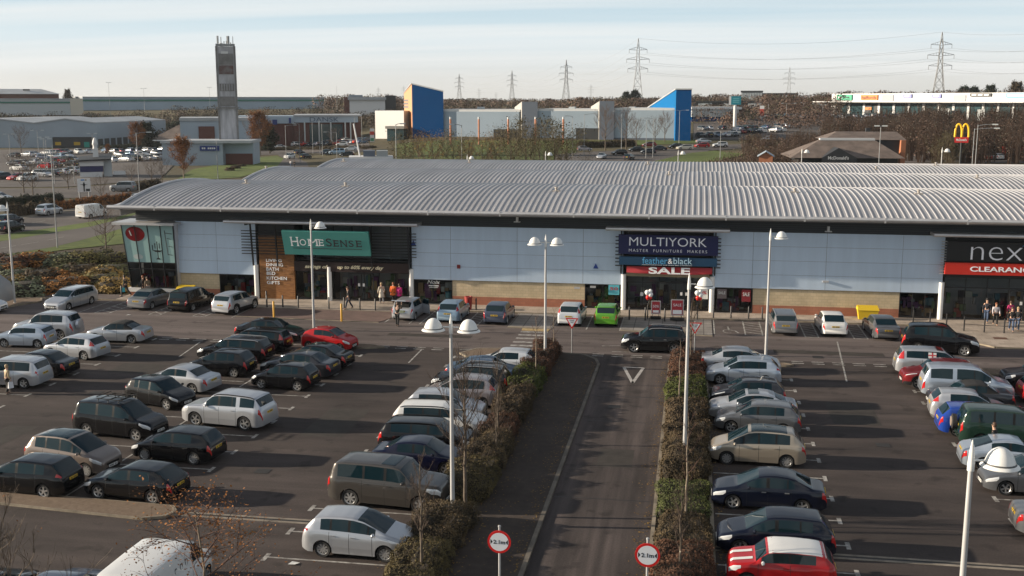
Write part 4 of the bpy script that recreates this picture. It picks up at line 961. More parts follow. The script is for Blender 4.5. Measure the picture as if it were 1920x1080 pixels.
    if S['rails']:
        for sg, nn in ((1, 'l'), (-1, 'r')):
            a, b2 = S['ws'][1]+.02, .90; pts = []
            for i in range(13):
                u = (a+(b2-a)*i/12)*L; p = S_pt(u, 8.6, sg, .0); k = .045*(1 if 0 < i < 12 else 0); pts.append((p[0], p[1], p[2]+k))
            M['rail'+nn] = MB().tube(pts, .022, 6).mesh('roof_rail', [trimblk], smooth=60)
    info = dict(S=S, W0=W0, M=M, plate_x=None, S_pt=S_pt)
    # height of the tail skin where the plate sits
    zt = S['plate']*H; u = L
    for i in range(60):
        uu = L*(.93+.07*i/60)
        if f(top, uu) < zt+.03: u = uu; break
    info['prx'] = L/2-u-.004
    CARM[(sn, lo)] = info; return info
def swap(o, m, slot=0):
    o.material_slots[slot].link = 'OBJECT'; o.material_slots[slot].material = m
HANDLE_MAT = {}
def car(sn, pnt, x, y, deg, label, name='parked_car', cat='car', group=None, z=0, roof=None, mirrors=None, rails=None, spokes=5, rimm=None, tailm=None, rear_plate=True, handles=None):
    info = car_meshes(sn); S, M = info['S'], info['M']; L, W, H = S['L'], S['W'], S['H']; pm = PAINT[pnt]
    root = empty(name, (x, y, z), R(deg), label, cat, group)
    doors = {}
    bodies = {}
    for k, me in M.items():
        if not ('|' in k or k == 'body'): continue
        n0 = k.split('|')[0]
        if n0 == 'side_window': continue
        o = link(n0, me, root)
        if n0 in ('body', 'door', 'bonnet'): swap(o, pm)
        if n0 == 'tail_light' and tailm: swap(o, tailm)
        if n0 == 'door': doors[k.split('|')[1]] = o
        bodies[n0] = o
    for k, me in M.items():
        if k.startswith('side_window|'): link('side_window', me, root)
    for i, (wx, wy) in enumerate(info['W0']['pos']):
        t = link('wheel', M['tyre'], root, (wx, wy, info['W0']['r'])); 
        if wy < 0: t.rotation_euler.z = pi
        t.rotation_euler.y = random.uniform(0, 1.2)
        rm = link('rim', M['rim'][spokes], t)
        if rimm: swap(rm, rimm)
    link('grille', M['grille'], root)
    link('number_plate', M['plate_f'], root, (L/2+.012, 0, .25*H))
    if rear_plate: link('number_plate', M['plate_r'], root, (info['prx'], 0, S['plate']*H))
    mm = PAINT[mirrors] if mirrors else pm
    mu = S['glass'][0][0]+.015
    for sg in (1, -1):
        p = info['S_pt'](mu*L, 5.6, sg, .07); mo = link('wing_mirror', M['mirror'], root, (p[0], p[1]+sg*.03, p[2]+.02)); swap(mo, mm)
    for k, d in doors.items():
        sg = 1 if k[0] == 'l' else -1; di = int(k[1]); u = (S['doors'][di][1]-.035)*L; p = info['S_pt'](u, 3.7, sg, .014)
        h = link('door_handle', M['handle'], d, p)
        swap(h, handles or (pm if pnt not in ('black',) else trimblk))
    for k in ('raill', 'railr'):
        if k in M:
            ro = link('roof_rail', M[k], root)
            if rails: swap(ro, rails)
    return root
var('picasso', 'mpv', roofglass=(.43, .80))
var('stream', 'estate', L=4.55, H=1.6, tail=(.90, .965, 4.6, 9.4), rails=False, glass=[(.28, .455), (.465, .645), (.655, .87)])
var('fordestate', 'estate', tail=(.925, .975, 4.6, 9.3))
var('ml', 'suv', L=4.75, H=1.76, W=1.9, r=.37, clad=False, tail=(.955, .998, 3.2, 5.2), glass=[(.325, .475), (.50, .64), (.65, .69), (.735, .905)])
var('oldml', 'suv', L=4.6, H=1.8, W=1.83, clad=False)
var('ix35', 'suv', L=4.41, H=1.66)
var('cruiser', 'suv', L=4.76, H=1.86, W=1.88, r=.38, clad=False)
var('qashqai', 'suv', L=4.32, H=1.60, rails=False)
var('juke', 'suv', L=4.13, H=1.57, r=.34, rails=False, head=(.03, .17, 4.3, 5.6))
var('c3', 'hatch5', L=3.95, H=1.52, W=1.73, ws=(.20, .46), top=[(0, .36), (.008, .45), (.04, .53), (.10, .585), (.17, .635), (.195, .66), (.40, .93), (.50, .99), (.60, 1), (.75, .985), (.87, .945), (.965, .70), (.985, .62), (1, .40)], glass=[(.285, .345), (.36, .52), (.545, .70), (.72, .81)], doors=[(.31, .53), (.53, .72)], tail=(.93, .99, 4.4, 6.2), head=(.02, .16, 4.0, 5.2))
var('zafira', 'bigmpv', L=4.45, H=1.63, W=1.80, r=.32, tail=(.955, .99, 4.0, 6.5), rails=True)
var('civic4', 'saloon', L=4.52, H=1.45, ws=(.225, .41), top=[(0, .36), (.008, .46), (.04, .53), (.12, .59), (.20, .635), (.222, .66), (.41, .955), (.48, .99), (.56, 1), (.67, .965), (.73, .92), (.875, .70), (.89, .688), (.975, .66), (.988, .60), (1, .42)], rw=(.74, .87))
var('civic3', 'hatch3', L=4.19, H=1.38, rw=(.82, .955), top=[(0, .36), (.008, .45), (.04, .53), (.10, .585), (.24, .655), (.26, .675), (.42, .955), (.48, .99), (.58, 1), (.72, .985), (.815, .955), (.96, .68), (.985, .62), (1, .40)])
var('sportcoupe', 'coupe', L=4.34, H=1.41)
var('bmw', 'saloon', L=4.52, H=1.42); var('mondeo', 'saloon', L=4.73, H=1.45, rw=(.72, .88)); var('eclass', 'saloon', L=4.82, H=1.45, roofglass=None); var('cclass', 'saloon', L=4.55, H=1.44)
var('insigniaestate', 'estate', L=4.9, H=1.52); var('audiestate', 'estate', L=4.7, H=1.43); var('audi', 'saloon', L=4.7, H=1.43)
var('focusc', 'hatch5', L=4.34, H=1.50, tail=(.90, .972, 5.0, 9.2)); var('focus1', 'hatch5', L=4.17, H=1.44, tail=(.895, .965, 5.2, 9.2)); var('focus2', 'hatch5', L=4.34, H=1.49, tail=(.93, .985, 4.6, 7.0))
var('p207', 'hatch5', L=4.03, H=1.47, head=(.02, .19, 4.2, 5.3)); var('golf', 'hatch5', L=4.2, H=1.48); var('golf4', 'hatch3', L=4.15, H=1.44); var('i20', 'hatch5', L=3.94, H=1.49); var('mazda2', 'hatch5', L=3.9, H=1.48); var('clio', 'hatch5', L=3.98, H=1.49); var('fiesta_old', 'hatch5', L=3.83, H=1.42, glass=[(.30, .485), (.515, .74)]); var('fiesta3', 'hatch3', L=3.92, H=1.46, tail=(.905, .972, 5.0, 9.0)); var('polo3', 'hatch3', L=3.9, H=1.46); var('fox', 'hatch5', L=3.75, H=1.46)
var('discovery', 'boxy', L=4.55, H=1.90, W=1.85, r=.36, tail=(.972, .995, 2.8, 6.0)); var('rangerover', 'boxy', L=4.95, H=1.86); var('alhambra', 'bigmpv', L=4.85, H=1.85, tail=(.968, .997, 2.2, 3.8), rails=False, glass=[(.265, .44), (.45, .63), (.675, .91)])
var('jazz', 'mpv', L=3.95, H=1.56); var('merivatall', 'mpv', L=4.1, H=1.62, tail=(.90, .97, 5.2, 9.2)); var('panda', 'hatch5', L=3.85, H=1.55, tail=(.895, .965, 5, 9.3)); var('octavia', 'saloon', L=4.57, H=1.46, rw=(.72, .87)); var('saab', 'saloon', L=4.64, H=1.45); var('galaxy', 'bigmpv', L=4.64, H=1.76, W=1.82, rails=False); var('smax', 'bigmpv', L=4.77, H=1.67, rails=False); var('bora', 'saloon', L=4.4, H=1.45)

CARS = [
# far left double row
('oldml', 'silver', -44.2, 68.5, 181, 'silver off-roader with spare wheel on its tailgate, behind the small silver hatchback', dict(rails=PAINT['silver'], mirrors=None)),
('mini', 'silverblue', -44.1, 65.75, 184, 'small silver two-door hatchback at the left edge, nose pointing left', {}),
('convertible', 'silver', -38.65, 68.15, 182, 'silver convertible with its black fabric roof up', {}),
('focus1', 'silver', -39.0, 63.35, 172, 'silver five-door hatchback with high red tail lights, in front of the convertible', {}),
('bmw', 'black', -38.7, 58.85, 175, 'black saloon half hidden behind the silver people carrier on the left', {}),
('zafira', 'silver', -38.85, 56.2, 181, 'silver people carrier with a shopper at its open door, left edge', dict(rails=PAINT['silver'])),
# middle-left double row, west side
('mondeo', 'black', -28.6, 70.3, -4, 'black saloon at the top of the dark cars, nose pointing right', {}),
('fordestate', 'black', -28.3, 66.9, 178, 'black estate with tall thin red tail lights, second in the dark group', dict(rails=trimblk)),
('estate', 'black', -28.5, 64.2, 177, 'black estate with chrome trim looping round its side windows', dict(rails=rim_m)),
('clio', 'black', -27.85, 60.65, 177, 'black hatchback with red tail lights behind the silver coupe', {}),
('sportcoupe', 'silver', -28.6, 56.9, 171, 'silver coupe with dark tail spoiler, beside the black hatchback with headlights turned right', {}),
('supermini5', 'black', -28.3, 53.75, -17, 'black hatchback facing right with alloy wheels, nose to the silver off-roader', {}),
('galaxy', 'black', -27.65, 48.35, -9, 'big black people carrier with a roof rack', {}),
('picasso', 'taupe', -27.15, 43.3, -10, 'beige people carrier with glass roof, facing right', dict(spokes=9)),
('focus2', 'black', -27.45, 40.4, 176, 'black hatchback behind the bare twigs in the lower left corner', {}),
# middle-left double row, east side
('ka', 'red', -23.6, 68.2, -9, 'small rounded red three-door car', {}),
('cclass', 'black', -22.85, 63.4, 174, 'black saloon parked in front of the small red car', {}),
('mondeo', 'charcoal', -23.1, 61.2, 173, 'dark grey fastback between the black saloon and the nearest black hatchback', {}),
('fox', 'black', -22.9, 58.3, 175, 'black hatchback with bright wheels nearest the camera in the dark group', dict(spokes=5)),
('ml', 'silver', -23.05, 50.85, 172, 'pale silver off-roader with roof rails and dark rear glass', dict(rails=trimblk)),
('golf4', 'black', -23.15, 45.4, 176, 'black three-door hatchback with many-spoked wheels in front of the pale off-roader', dict(spokes=9)),
('civic3', 'black', -22.65, 40.55, 175.5, 'black three-door hatchback with star wheels nearest the brown traffic island', {}),
# row along the left hedge
('fiesta_old', 'pearl', -11.0, 63.95, 179, 'white older hatchback at the top of the row by the red hedge', {}),
('mondeo', 'steel', -11.75, 61.45, 2, 'blue saloon facing right next to the white older hatchback', {}),
('suv', 'black', -12.1, 58.9, 180, 'black off-roader with silver roof rails, half hidden by the twin-headed lamp post', dict(rails=rim_m)),
('merivatall', 'mauve', -12.1, 56.5, 180, 'greyish mauve hatchback with tall red tail lights at its right end', {}),
('hatch5', 'silver', -12.4, 53.75, 0, 'silver hatchback facing the green hedge, behind the thin bare tree', {}),
('estate', 'white', -12.1, 51.3, 1, 'white estate car with roof rails facing the hedge', {}),
('audiestate', 'black', -12.0, 48.6, 0, 'black estate car with a red lamp at its left end, facing the hedge', dict(rails=trimblk)),
('coupe', 'royal', -11.75, 45.85, -1, 'dark navy two-door coupe facing the hedge', {}),
('rangerover', 'bronze', -11.9, 41.45, -6, 'large bronze-grey boxy off-roader with dark glass', dict(spokes=7)),
('c3', 'silver', -11.7, 36.5, -2, 'silver rounded hatchback with panoramic windscreen, nearest the left hedge', dict(spokes=9)),
# bays along the shops
('insigniaestate', 'silver', -48.9, 79.2, 264, 'silver estate facing the camera beside the shrub bed', dict(rails=PAINT['silver'])),
('saab', 'midgrey', -42.75, 80.6, 86, 'grey saloon in front of the leaning corner window', {}),
('smax', 'black', -39.2, 80.4, 86, 'black people carrier between the grey saloon and the silver crossover', {}),
('qashqai', 'silver', -35.2, 79.7, 80, 'silver crossover parked left of the brick paving', {}),
('jazz', 'silver', -21.1, 79.6, 86, 'silver hatchback with its tailgate lifted open', {}),
('focusc', 'iceblue', -17.65, 79.5, 89, 'pale blue hatchback left of the red litter bin', {}),
('i20', 'greyblue', -14.1, 79.3, 88, 'grey blue hatchback just right of the red litter bin', {}),
('panda', 'pearl', -8.65, 79.6, 88, 'pale silver hatchback left of the green car', {}),
('mazda2', 'green', -6.05, 79.9, 90, 'bright green hatchback outside the furniture shop', {}),
('insigniaestate', 'midgrey', 6.6, 79.4, 91, 'grey estate seen from behind, next to the hatched bay', dict(rails=PAINT['silver'])),
('octavia', 'white', 9.95, 79.4, 92, 'white saloon parked facing the shops', {}),
('audi', 'grey', 13.3, 78.8, 94, 'dark grey saloon parked by the yellow grit bin', {}),
# right row, noses to the hedge
('eclass', 'silver', 3.1, 66.5, 0, 'silver saloon at the top of the right row, tail to the hedge', {}),
('focus2', 'silverblue', 3.15, 63.75, 180, 'silver hatchback second in the right row, nose to the hedge', {}),
('p207', 'charcoal', 3.2, 58.95, 181, 'dark hatchback with long white headlights in the right row', {}),
('civic4', 'silver', 3.35, 56.35, 180, 'silver hatchback with a dark sunroof in the right row', {}),
('golf', 'grey', 3.5, 54.2, 176, 'slate grey hatchback behind the gold people carrier', {}),
('picasso', 'gold', 3.2, 49.3, 178, 'gold people carrier with glass roof panel', dict(spokes=9)),
('civic4', 'navy', 3.35, 43.75, 178, 'very dark blue saloon between the gold people carrier and the navy hatchback', dict(handles=rim_m)),
('golf', 'navy', 3.3, 39.15, 180, 'navy five-door hatchback behind the red and white small car', {}),
('mini', 'red', 3.3, 36.3, 179, 'small red car with white roof and white bonnet stripes', dict(mirrors='white', roof='white')),
# far right rows
('stream', 'silver', 14.6, 67.6, -3, 'silver estate with tall red tail lights and a small flag in its window', {}),
('juke', 'maroon', 14.25, 64.65, 181, 'dark red crossover showing its nose behind the silver people carrier on the right', {}),
('alhambra', 'silverblue', 15.25, 62.4, -3, 'large silver people carrier in the right-hand row', {}),
('convertible', 'charcoal', 15.0, 60.4, 179, 'dark convertible with its black roof up in the right-hand row', {}),
('fiesta3', 'silver', 14.45, 58.2, -5, 'silver three-door hatchback with tall red tail lights in the right-hand row', {}),
('polo3', 'blue', 14.25, 55.4, -3, 'bright blue hatchback half hidden by the dark boxy off-roader', {}),
('discovery', 'darkgreen', 15.15, 53.6, -4, 'dark boxy off-roader with a spare wheel on its back door', {}),
('roundcoupe', 'silverblue', 14.4, 50.2, -4, 'silver blue rounded coupe above the lamp head on the right', {}),
('hatch5', 'grey', 14.5, 47.25, 180, 'dark grey hatchback under the nearest lamp head', {}),
('saloon', 'midgrey', 14.75, 42.45, -4, 'grey saloon cut off by the right edge, yellow plate showing', {}),
('ix35', 'charcoal', 20.0, 65.0, 178, 'dark off-roader nose showing at the right edge above the red car', {}),
('hatch5', 'red', 20.1, 62.2, 0, 'red hatchback tail at the right edge', {}),
]
for (sn, pn, x, y, dg, lb, kw) in CARS:
    kw = dict(kw); roof = kw.pop('roof', None)
    c = car(sn, pn, x, y, dg, lb, **kw)
    c['_'] = 1; del c['_']
    if lb.startswith('small red car with white roof'): RED = c
    if lb.startswith('silver hatchback with its tail'): JAZZ = c
    if lb.startswith('big black people'): RACK = c
    if lb.startswith('silver off-roader with spare'): OLDML = c
    if lb.startswith('dark boxy'): DISCO = c
    if lb.startswith('silver estate with tall'): STREAM = c
    if lb.startswith('silver people carrier with a shopper'): ZAF = c
    if lb.startswith('silver hatchback with a dark'): SUNR = c
    if lb.startswith('large bronze'): RR = c
    if lb.startswith('small silver two'): MINIS = c
# driving cars
car('ix35', 'black', -2.25, 71.1, 181, 'black off-roader driving left along the shop road', 'moving_car', rails=rim_m, handles=rim_m)
car('cruiser', 'black', 16.2, 73.7, -8, 'large black off-roader driving right past the fashion shop', 'moving_car')
# extras
def surf(c, sn, u, j, sg, off=0): i = car_meshes(sn); return i['S_pt'](u*i['S']['L'], j, sg, off)
def top_patch(c, sn, name, m, u0, u1, j0=9.2, off=.012, nu=8):
    i = car_meshes(sn); L = i['S']['L']; mb = MB(); js = [j0+(12-j0)*k/5 for k in range(6)]
    row = [(j, 1) for j in js]+[(j, -1) for j in reversed(js[:-1])]
    for a in range(nu+1):
        for (j, sg) in row:
            p = i['S_pt']((u0+(u1-u0)*a/nu)*L, min(j, 11.98), sg, 0); mb.v.append((p[0], p[1], p[2]+off))
    q = len(row)
    for a in range(nu):
        for b in range(q-1): mb.f.append((a*q+b, a*q+b+1, (a+1)*q+b+1, (a+1)*q+b)); mb.m.append(0)
    return mb.build(name, m, c, smooth=60)
top_patch(RED, 'mini', 'white_roof', PAINT['white'], .375, .89, 8.3, .01)
for y0 in (.22, -.42):
    i = car_meshes('mini'); L = i['S']['L']; mb = MB()
    for a in range(9):
        u = (.03+.205*a/8)*L
        for yy in (y0, y0+.2):
            p = None; best = 9
            for j in range(80):
                q = i['S_pt'](u, 5+6.98*j/79, 1, 0)
                if abs(q[1]-abs(yy)) < best: best = abs(q[1]-abs(yy)); p = q
            mb.v.append((p[0], yy, p[2]+.012))
    for a in range(8): mb.f.append((2*a, 2*a+2, 2*a+3, 2*a+1)); mb.m.append(0)
    mb.build('bonnet_stripe', PAINT['white'], RED, fix=True)
top_patch(SUNR, 'civic4', 'sunroof', carglass, .44, .56, 10, .012); top_patch(RR, 'rangerover', 'sunroof', carglass, .41, .53, 10.1, .012)
top_patch(STREAM, 'stream', 'sunroof', mat('sunroof_red', (.06, .01, .01), .1), .41, .49, 10, .012)
# roof rack
rk = MB(); z = 1.76
for x in (-.75, -.15, .45): rk.tube([(x, -.66, z-.02), (x, -.62, z+.1), (x, .62, z+.1), (x, .66, z-.02)], .022, 6)
for y in (-.55, .55): rk.tube([(-.9, y, z+.12), (.62, y, z+.12)], .02, 6)
for y in (-.18, .18): rk.tube([(-.6, y, z+.16), (.4, y, z+.16)], .018, 6)
rk.tube([(-.9, -.55, z+.2), (-.9, .55, z+.2)], .02, 6); rk.tube([(.62, -.55, z+.2), (.62, .55, z+.2)], .02, 6)
rk.build('roof_rack', trimblk, RACK, smooth=60)
def spare(c, x, z, m, r=.36):
    s = MB().lathe([(.001, -.13), (r*.5, -.14), (r, -.09), (r, .09), (.001, .1)], 24, 'x').build('spare_wheel', m, c, smooth=40, loc=(x, .12, z)); return s
spare(OLDML, -2.3-.12, 1.0, PAINT['silver']); sp_ = spare(DISCO, -2.275-.14, 1.0, tyre_m); MB().lathe([(.001, -.15), (.24, -.15), (.25, -.1)], 20, 'x').build('wheel_cover', mat('wheel_cover_tan', (.22, .18, .14), .5), sp_, smooth=40)
# raised tailgate and dark boot of the silver hatchback
i = car_meshes('jazz'); L, H = i['S']['L'], i['S']['H']
MB().hexa([(-L/2+.30, -.62, H-.06), (-L/2+.30, .62, H-.06), (-L/2+.34, .62, H-.01), (-L/2+.34, -.62, H-.01), (-L/2-.62, -.55, H+.12), (-L/2-.62, .55, H+.12), (-L/2-.60, .55, H+.17), (-L/2-.60, -.55, H+.17)]).build('tailgate', PAINT['silver'], JAZZ)
MB().hexa([(-L/2+.02, -.55, .62), (-L/2+.02, .55, .62), (-L/2+.25, .55, .62), (-L/2+.25, -.55, .62), (-L/2+.30, -.5, H-.12), (-L/2+.30, .5, H-.12), (-L/2+.5, .5, H-.12), (-L/2+.5, -.5, H-.12)]).build('boot_opening', trimblk, JAZZ)
MB().box(-L/2-.03, -L/2+.03, -.2, .25, .66, .86).build('shopping_in_boot', mat('boot_bag', (.20, .24, .17), .7), JAZZ)
# open doors
def open_door(c, x, y, deg, m, w=1.0):
    d = MB().box(0, -w, 0, .07, .3, .92).box(-.0, -w, .01, .06, .92, 1.0).build('open_door', m, c); d.location = (x, y, 0); d.rotation_euler.z = R(deg)
    MB().box(-.08, -w+.1, .02, .05, 1.0, 1.38).build('side_window', carglass, d)
open_door(ZAF, .75, .86, -55, PAINT['silver']); open_door(JAZZ, .6, -.84, 50, PAINT['silver'])
# flag in the estate's window
i = car_meshes('stream'); p0 = surf(STREAM, 'stream', .50, 6.2, -1, .015); p1 = surf(STREAM, 'stream', .60, 6.2, -1, .015); p2 = surf(STREAM, 'stream', .60, 7.7, -1, .015); p3 = surf(STREAM, 'stream', .50, 7.7, -1, .015)
V4 = [Vector(p) for p in (p0, p1, p2, p3)]
def bl(a, b): return tuple(V4[0]*(1-a)*(1-b)+V4[1]*a*(1-b)+V4[2]*a*b+V4[3]*(1-a)*b)
MB().add([bl(0, 0), bl(1, 0), bl(1, 1), bl(0, 1)], [(0, 1, 2, 3)]).build('window_flag', mat('flag_white', (.55, .55, .56), .7), STREAM)
def bo(a, b): v = Vector(bl(a, b)); return (v.x, v.y-.006, v.z+.002)
MB().add([bo(.42, 0), bo(.58, 0), bo(.58, 1), bo(.42, 1), bo(0, .4), bo(.42, .4), bo(.42, .6), bo(0, .6), bo(.58, .4), bo(1, .4), bo(1, .6), bo(.58, .6)], [(0, 1, 2, 3), (4, 5, 6, 7), (8, 9, 10, 11)]).build('flag_cross', mat('flag_red', (.40, .03, .04), .7), STREAM)
# cars and vans at the lower edge of the photograph
bigvan = car('van', 'white', -16.95, 31.3, 90, 'white panel van with dark scrawled writing, behind orange birch leaves at the lower edge', 'panel_van', 'van')
def scrawl(c, y, pts, m):
    MB().tube(pts, .012, 5).build('scrawl', m, c, smooth=60)
pts = []
for q_ in range(60): t = q_/59; pts.append((1.0-1.5*t+.16*sin(t*26), -.90+.0*t, 1.35+.20*cos(t*26)*(1-.4*t)))
scrawl(bigvan, 0, pts, trimblk)
car('saloon', 'greyblue', -19.6, 29.9, 90, 'dark blue car roof at the lower edge, left of the white van', 'parked_car')
car('saloon', 'black', -22.1, 29.5, 90, 'black car roof in the lower left corner', 'parked_car')
car('hatch5', 'pearl', -54.9, 76.0, 5, 'pale car nose at the far left edge by the trolley shelter', 'parked_car')
# ================================================================= STREET FURNITURE
lamp_white = mat('lamp_white', (.70, .70, .68), .35, var=.04, vscale=4); post_m = mat('post_grey_white', (.46, .46, .46), .42, .2, var=.12, vscale=1.2, stretch=(1, 1, .4)); galv_m = mat('galvanised', (.26, .27, .28), .5, .5, var=.15, vscale=2)
gapm = mat('lamp_gap', (.07, .07, .07), .5)
def dome_mesh(r=.45):
    return MB().lathe([(.001, .46*r/.45), (r*.22, .45*r/.45), (r*.45, .385*r/.45), (r*.64, .27*r/.45), (r*.76, .13*r/.45), (r*.78, .10*r/.45)], 24).lathe([(r*.80, .075*r/.45), (r*.95, .03), (r, .0), (r*.97, -.015), (.001, .0)], 24).mesh('lamp_head', [lamp_white], smooth=50)
DOME = dome_mesh(); RING = MB().lathe([(.355, .105), (.375, .07)], 24).mesh('lamp_ring', [gapm], smooth=60)
def lamp_post(x, y, h, arms, label, z=0, r0=.095):
    e = empty('lamp_post', (x, y, z), 0, label, 'lamp post', 'dome headed lamp posts of the car park')
    MB().tube([(0, 0, 0), (0, 0, 1.2), (0, 0, h-.75)], [r0, r0*.95, r0*.6], 12).build('pole', post_m, e, smooth=60)
    MB().tube([(0, 0, h-.75), (0, 0, h-.6), (0, 0, h-.25), (0, 0, h)], [r0*.85, r0*.85, r0*.55, .012], 12).build('finial', lamp_white, e, smooth=60)
    MB().lathe([(r0*1.7, 0), (r0*1.7, .04), (r0, .06)], 12).build('base_plate', galv_m, e, smooth=40)
    for a in arms:
        dx, dy = cos(R(a)), sin(R(a))
        MB().tube([(0, 0, h-.5), (dx*.3, dy*.3, h-.5)], .028, 6).build('arm', lamp_white, e, smooth=60)
        d = link('lamp_head', DOME, e, (dx*.68, dy*.68, h-.64)); link('lamp_ring', RING, d)
    return e
lamp_post(-8.89, 39.5, 8.36, (0, 180), 'white lamp post with two dome heads nearest the camera, in the left hedge')
lamp_post(-8.74, 65.2, 8.3, (0, 180), 'white lamp post with two dome heads by the red-brown hedge')
lamp_post(4.9, 70.6, 8.3, (8,), 'white lamp post standing behind the silver saloon in the right row')
lamp_post(-26.6, 73.5, 8.05, (4,), 'white lamp post beside the small red car')
lamp_post(-.07, 48.3, 8.8, (0,), 'single dome lamp post rising from the right hedge')
lamp_post(-54.1, 79.5, 8.3, (268,), 'lamp post by the trolley shelter at the left edge')
lamp_post(6.65, 26.2, 8.42, (8,), 'nearest lamp post, its big dome over the dark grey hatchback', r0=.10)
# round width signs
signred = mat('sign_red', (.55, .012, .012), .4); signwhite = mat('sign_face', (.68, .70, .74), .45); signblk = mat('sign_ink', (.008, .008, .008), .6)
def disc(r, n, y): return MB().add([(r*cos(2*pi*k/n), y, r*sin(2*pi*k/n)) for k in range(n)], [tuple(range(n))])
def width_sign(x, y, z, label, r=.375):
    e = empty('width_sign', (x, y, 0), 0, label, 'road sign', 'round width limit signs')
    MB().tube([(0, .06, 0), (0, .06, z+r+.1)], .038, 10).lathe([(.05, z+r+.1), (.05, z+r+.14), (.001, z+r+.16)], 10, c=(0, .06, 0)).build('pole', post_m, e, smooth=50)
    pl = MB().lathe([(.001, -.008), (r, -.008), (r, .012), (.001, .012)], 40, 'y').build('sign_plate', signred, e, smooth=30, loc=(0, 0, z))
    disc(r*.80, 40, -.0105).build('sign_face', signwhite, pl)
    letters('lettering', '2.1m', signblk, pl, (0, -.014, 0), 1, fit=(r*1.0, r*.36), depth=.004, offset=.012)
    for s in (-1, 1): MB().add([(s*r*.74, -.0125, .085), (s*r*.74, -.0125, -.085), (s*r*.56, -.0125, 0)], [(0, 1, 2)]).build('arrowhead', signblk, pl)
    return e
v = PY(936, 1016, 32.0); width_sign(v.x, v.y, v.z, 'round red ringed 2.1m width sign left of the access road')
v = PY(1214, 1041, 31.0); width_sign(v.x, v.y, v.z, 'round red ringed 2.1m width sign right of the access road')
def giveway(x, y, z, label):
    e = empty('give_way_sign', (x, y, 0), 0, label, 'road sign', 'give way signs')
    MB().tube([(0, .05, 0), (0, .05, z+.3)], .035, 8).build('pole', galv_m, e, smooth=50)
    def tri(s, yy): return [(-s, yy, s*.577), (s, yy, s*.577), (0, yy, -s*1.155)]
    a = tri(.42, -.01)+tri(.42, .02); p = MB().add(a, [(0, 2, 1), (3, 4, 5), (0, 1, 4, 3), (1, 2, 5, 4), (2, 0, 3, 5)]).build('sign_plate', signred, e, loc=(0, 0, z))
    MB().add(tri(.30, -.013), [(0, 2, 1)]).build('sign_face', signwhite, p)
    letters('lettering', 'GIVE', signblk, p, (0, -.016, .09), 1, fit=(.30, .085), depth=.004); letters('lettering', 'WAY', signblk, p, (0, -.016, -.03), 1, fit=(.20, .075), depth=.004)
v = PY(1064, 603, 69.3); giveway(-7.55, 69.3, v.z, 'give way triangle above the red-brown hedge corner')
v = PY(1304, 612, 66.9); giveway(.33, 66.9, v.z, 'give way triangle behind the thin tree on the right')
# blue arrow plate at the lower edge
v = PY(761, 1074, 35.0); e = empty('arrow_sign', (v.x, 34.9, 0), 0, 'small blue direction plate on a post at the lower edge', 'road sign')
MB().tube([(0, .05, 0), (0, .05, v.z+.35)], .04, 8).build('pole', galv_m, e, smooth=50); bl_ = MB().box(-.19, .19, -.01, .02, v.z-.25, v.z+.13).build('sign_plate', mat('sign_blue_plate', (.01, .06, .30), .4), e)
MB().add([(0, -.014, v.z+.08), (-.1, -.014, v.z-.02), (.1, -.014, v.z-.02)], [(0, 1, 2)]).box(-.035, .035, -.014, -.012, v.z-.2, v.z-.02).build('arrow', signwhite, bl_)
# bollards
bol = MB().tube([(0, 0, 0), (0, 0, .98), (0, 0, 1.02)], [.058, .058, .03], 10).mesh('bollard', [black_m], smooth=50)
BG = 'black bollards along the shop pavement'
for i, (x, y) in enumerate([(-34.0, 83.0), (-33.2, 81.1), (-31.95, 81.3), (-30.65, 81.25), (-29.35, 81.2), (-28.1, 81.2), (-26.85, 81.2), (-25.55, 81.15), (-24.3, 81.15), (-4.5, 81.0), (-3.3, 80.95), (-1.85, 80.8), (1.75, 82.5), (3.05, 82.5), (4.35, 82.5), (5.35, 82.5), (-16.55, 82.6), (-46.9, 83.4)]):
    o = link('bollard', bol, None, (x, y, .03)); tag(o, 'black bollard before the home shop doors' if x < -20 and x > -40 else ('black bollard on the furniture shop forecourt' if x > -6 else ('black bollard next to the red litter bin' if x > -20 else 'lone black bollard by the corner window')), 'bollard', BG)
yp = mat('yellow_post', (.58, .30, .015), .5)
for (x, y, lb) in [(-31.0, 77.0, 'left yellow post on the edge of the brick paving'), (-25.65, 76.9, 'right yellow post on the edge of the brick paving')]:
    o = MB().tube([(0, 0, 0), (0, 0, 1.3), (0, 0, 1.35)], [.075, .075, .04], 12).build('yellow_post', yp, None, smooth=50, loc=(x, y, .03)); tag(o, lb, 'bollard', 'yellow posts')
# guard rail outside the fashion shop
e = empty('guard_rail', (0, 0, .09), 0, 'dark pedestrian guard rail on the pavement outside the fashion shop', 'railing')
gr = [(16.2, 82.6), (17.3, 82.2), (18.3, 81.5), (19.3, 80.6), (20.6, 80.3), (21.9, 80.2), (23.3, 80.2), (25, 80.2)]
for (x, y) in gr: MB().tube([(x, y, 0), (x, y, 1.05)], .05, 8).build('post', black_m, e, smooth=50)
for (a, b) in zip(gr[3:], gr[4:]): MB().tube([(a[0], a[1], .95), (b[0], b[1], .95)], .022, 6).tube([(a[0], a[1], .5), (b[0], b[1], .5)], .02, 6).build('rail', black_m, e, smooth=50)
tag(MB().box(-.45, .45, -.3, .3, 0, .006).build('drain_cover', mat('rust_iron', (.10, .045, .03), .8), None, loc=(21.2, 78.4, .092)), 'rusty drain cover set in the pavement by the black off-roader', 'drain cover')
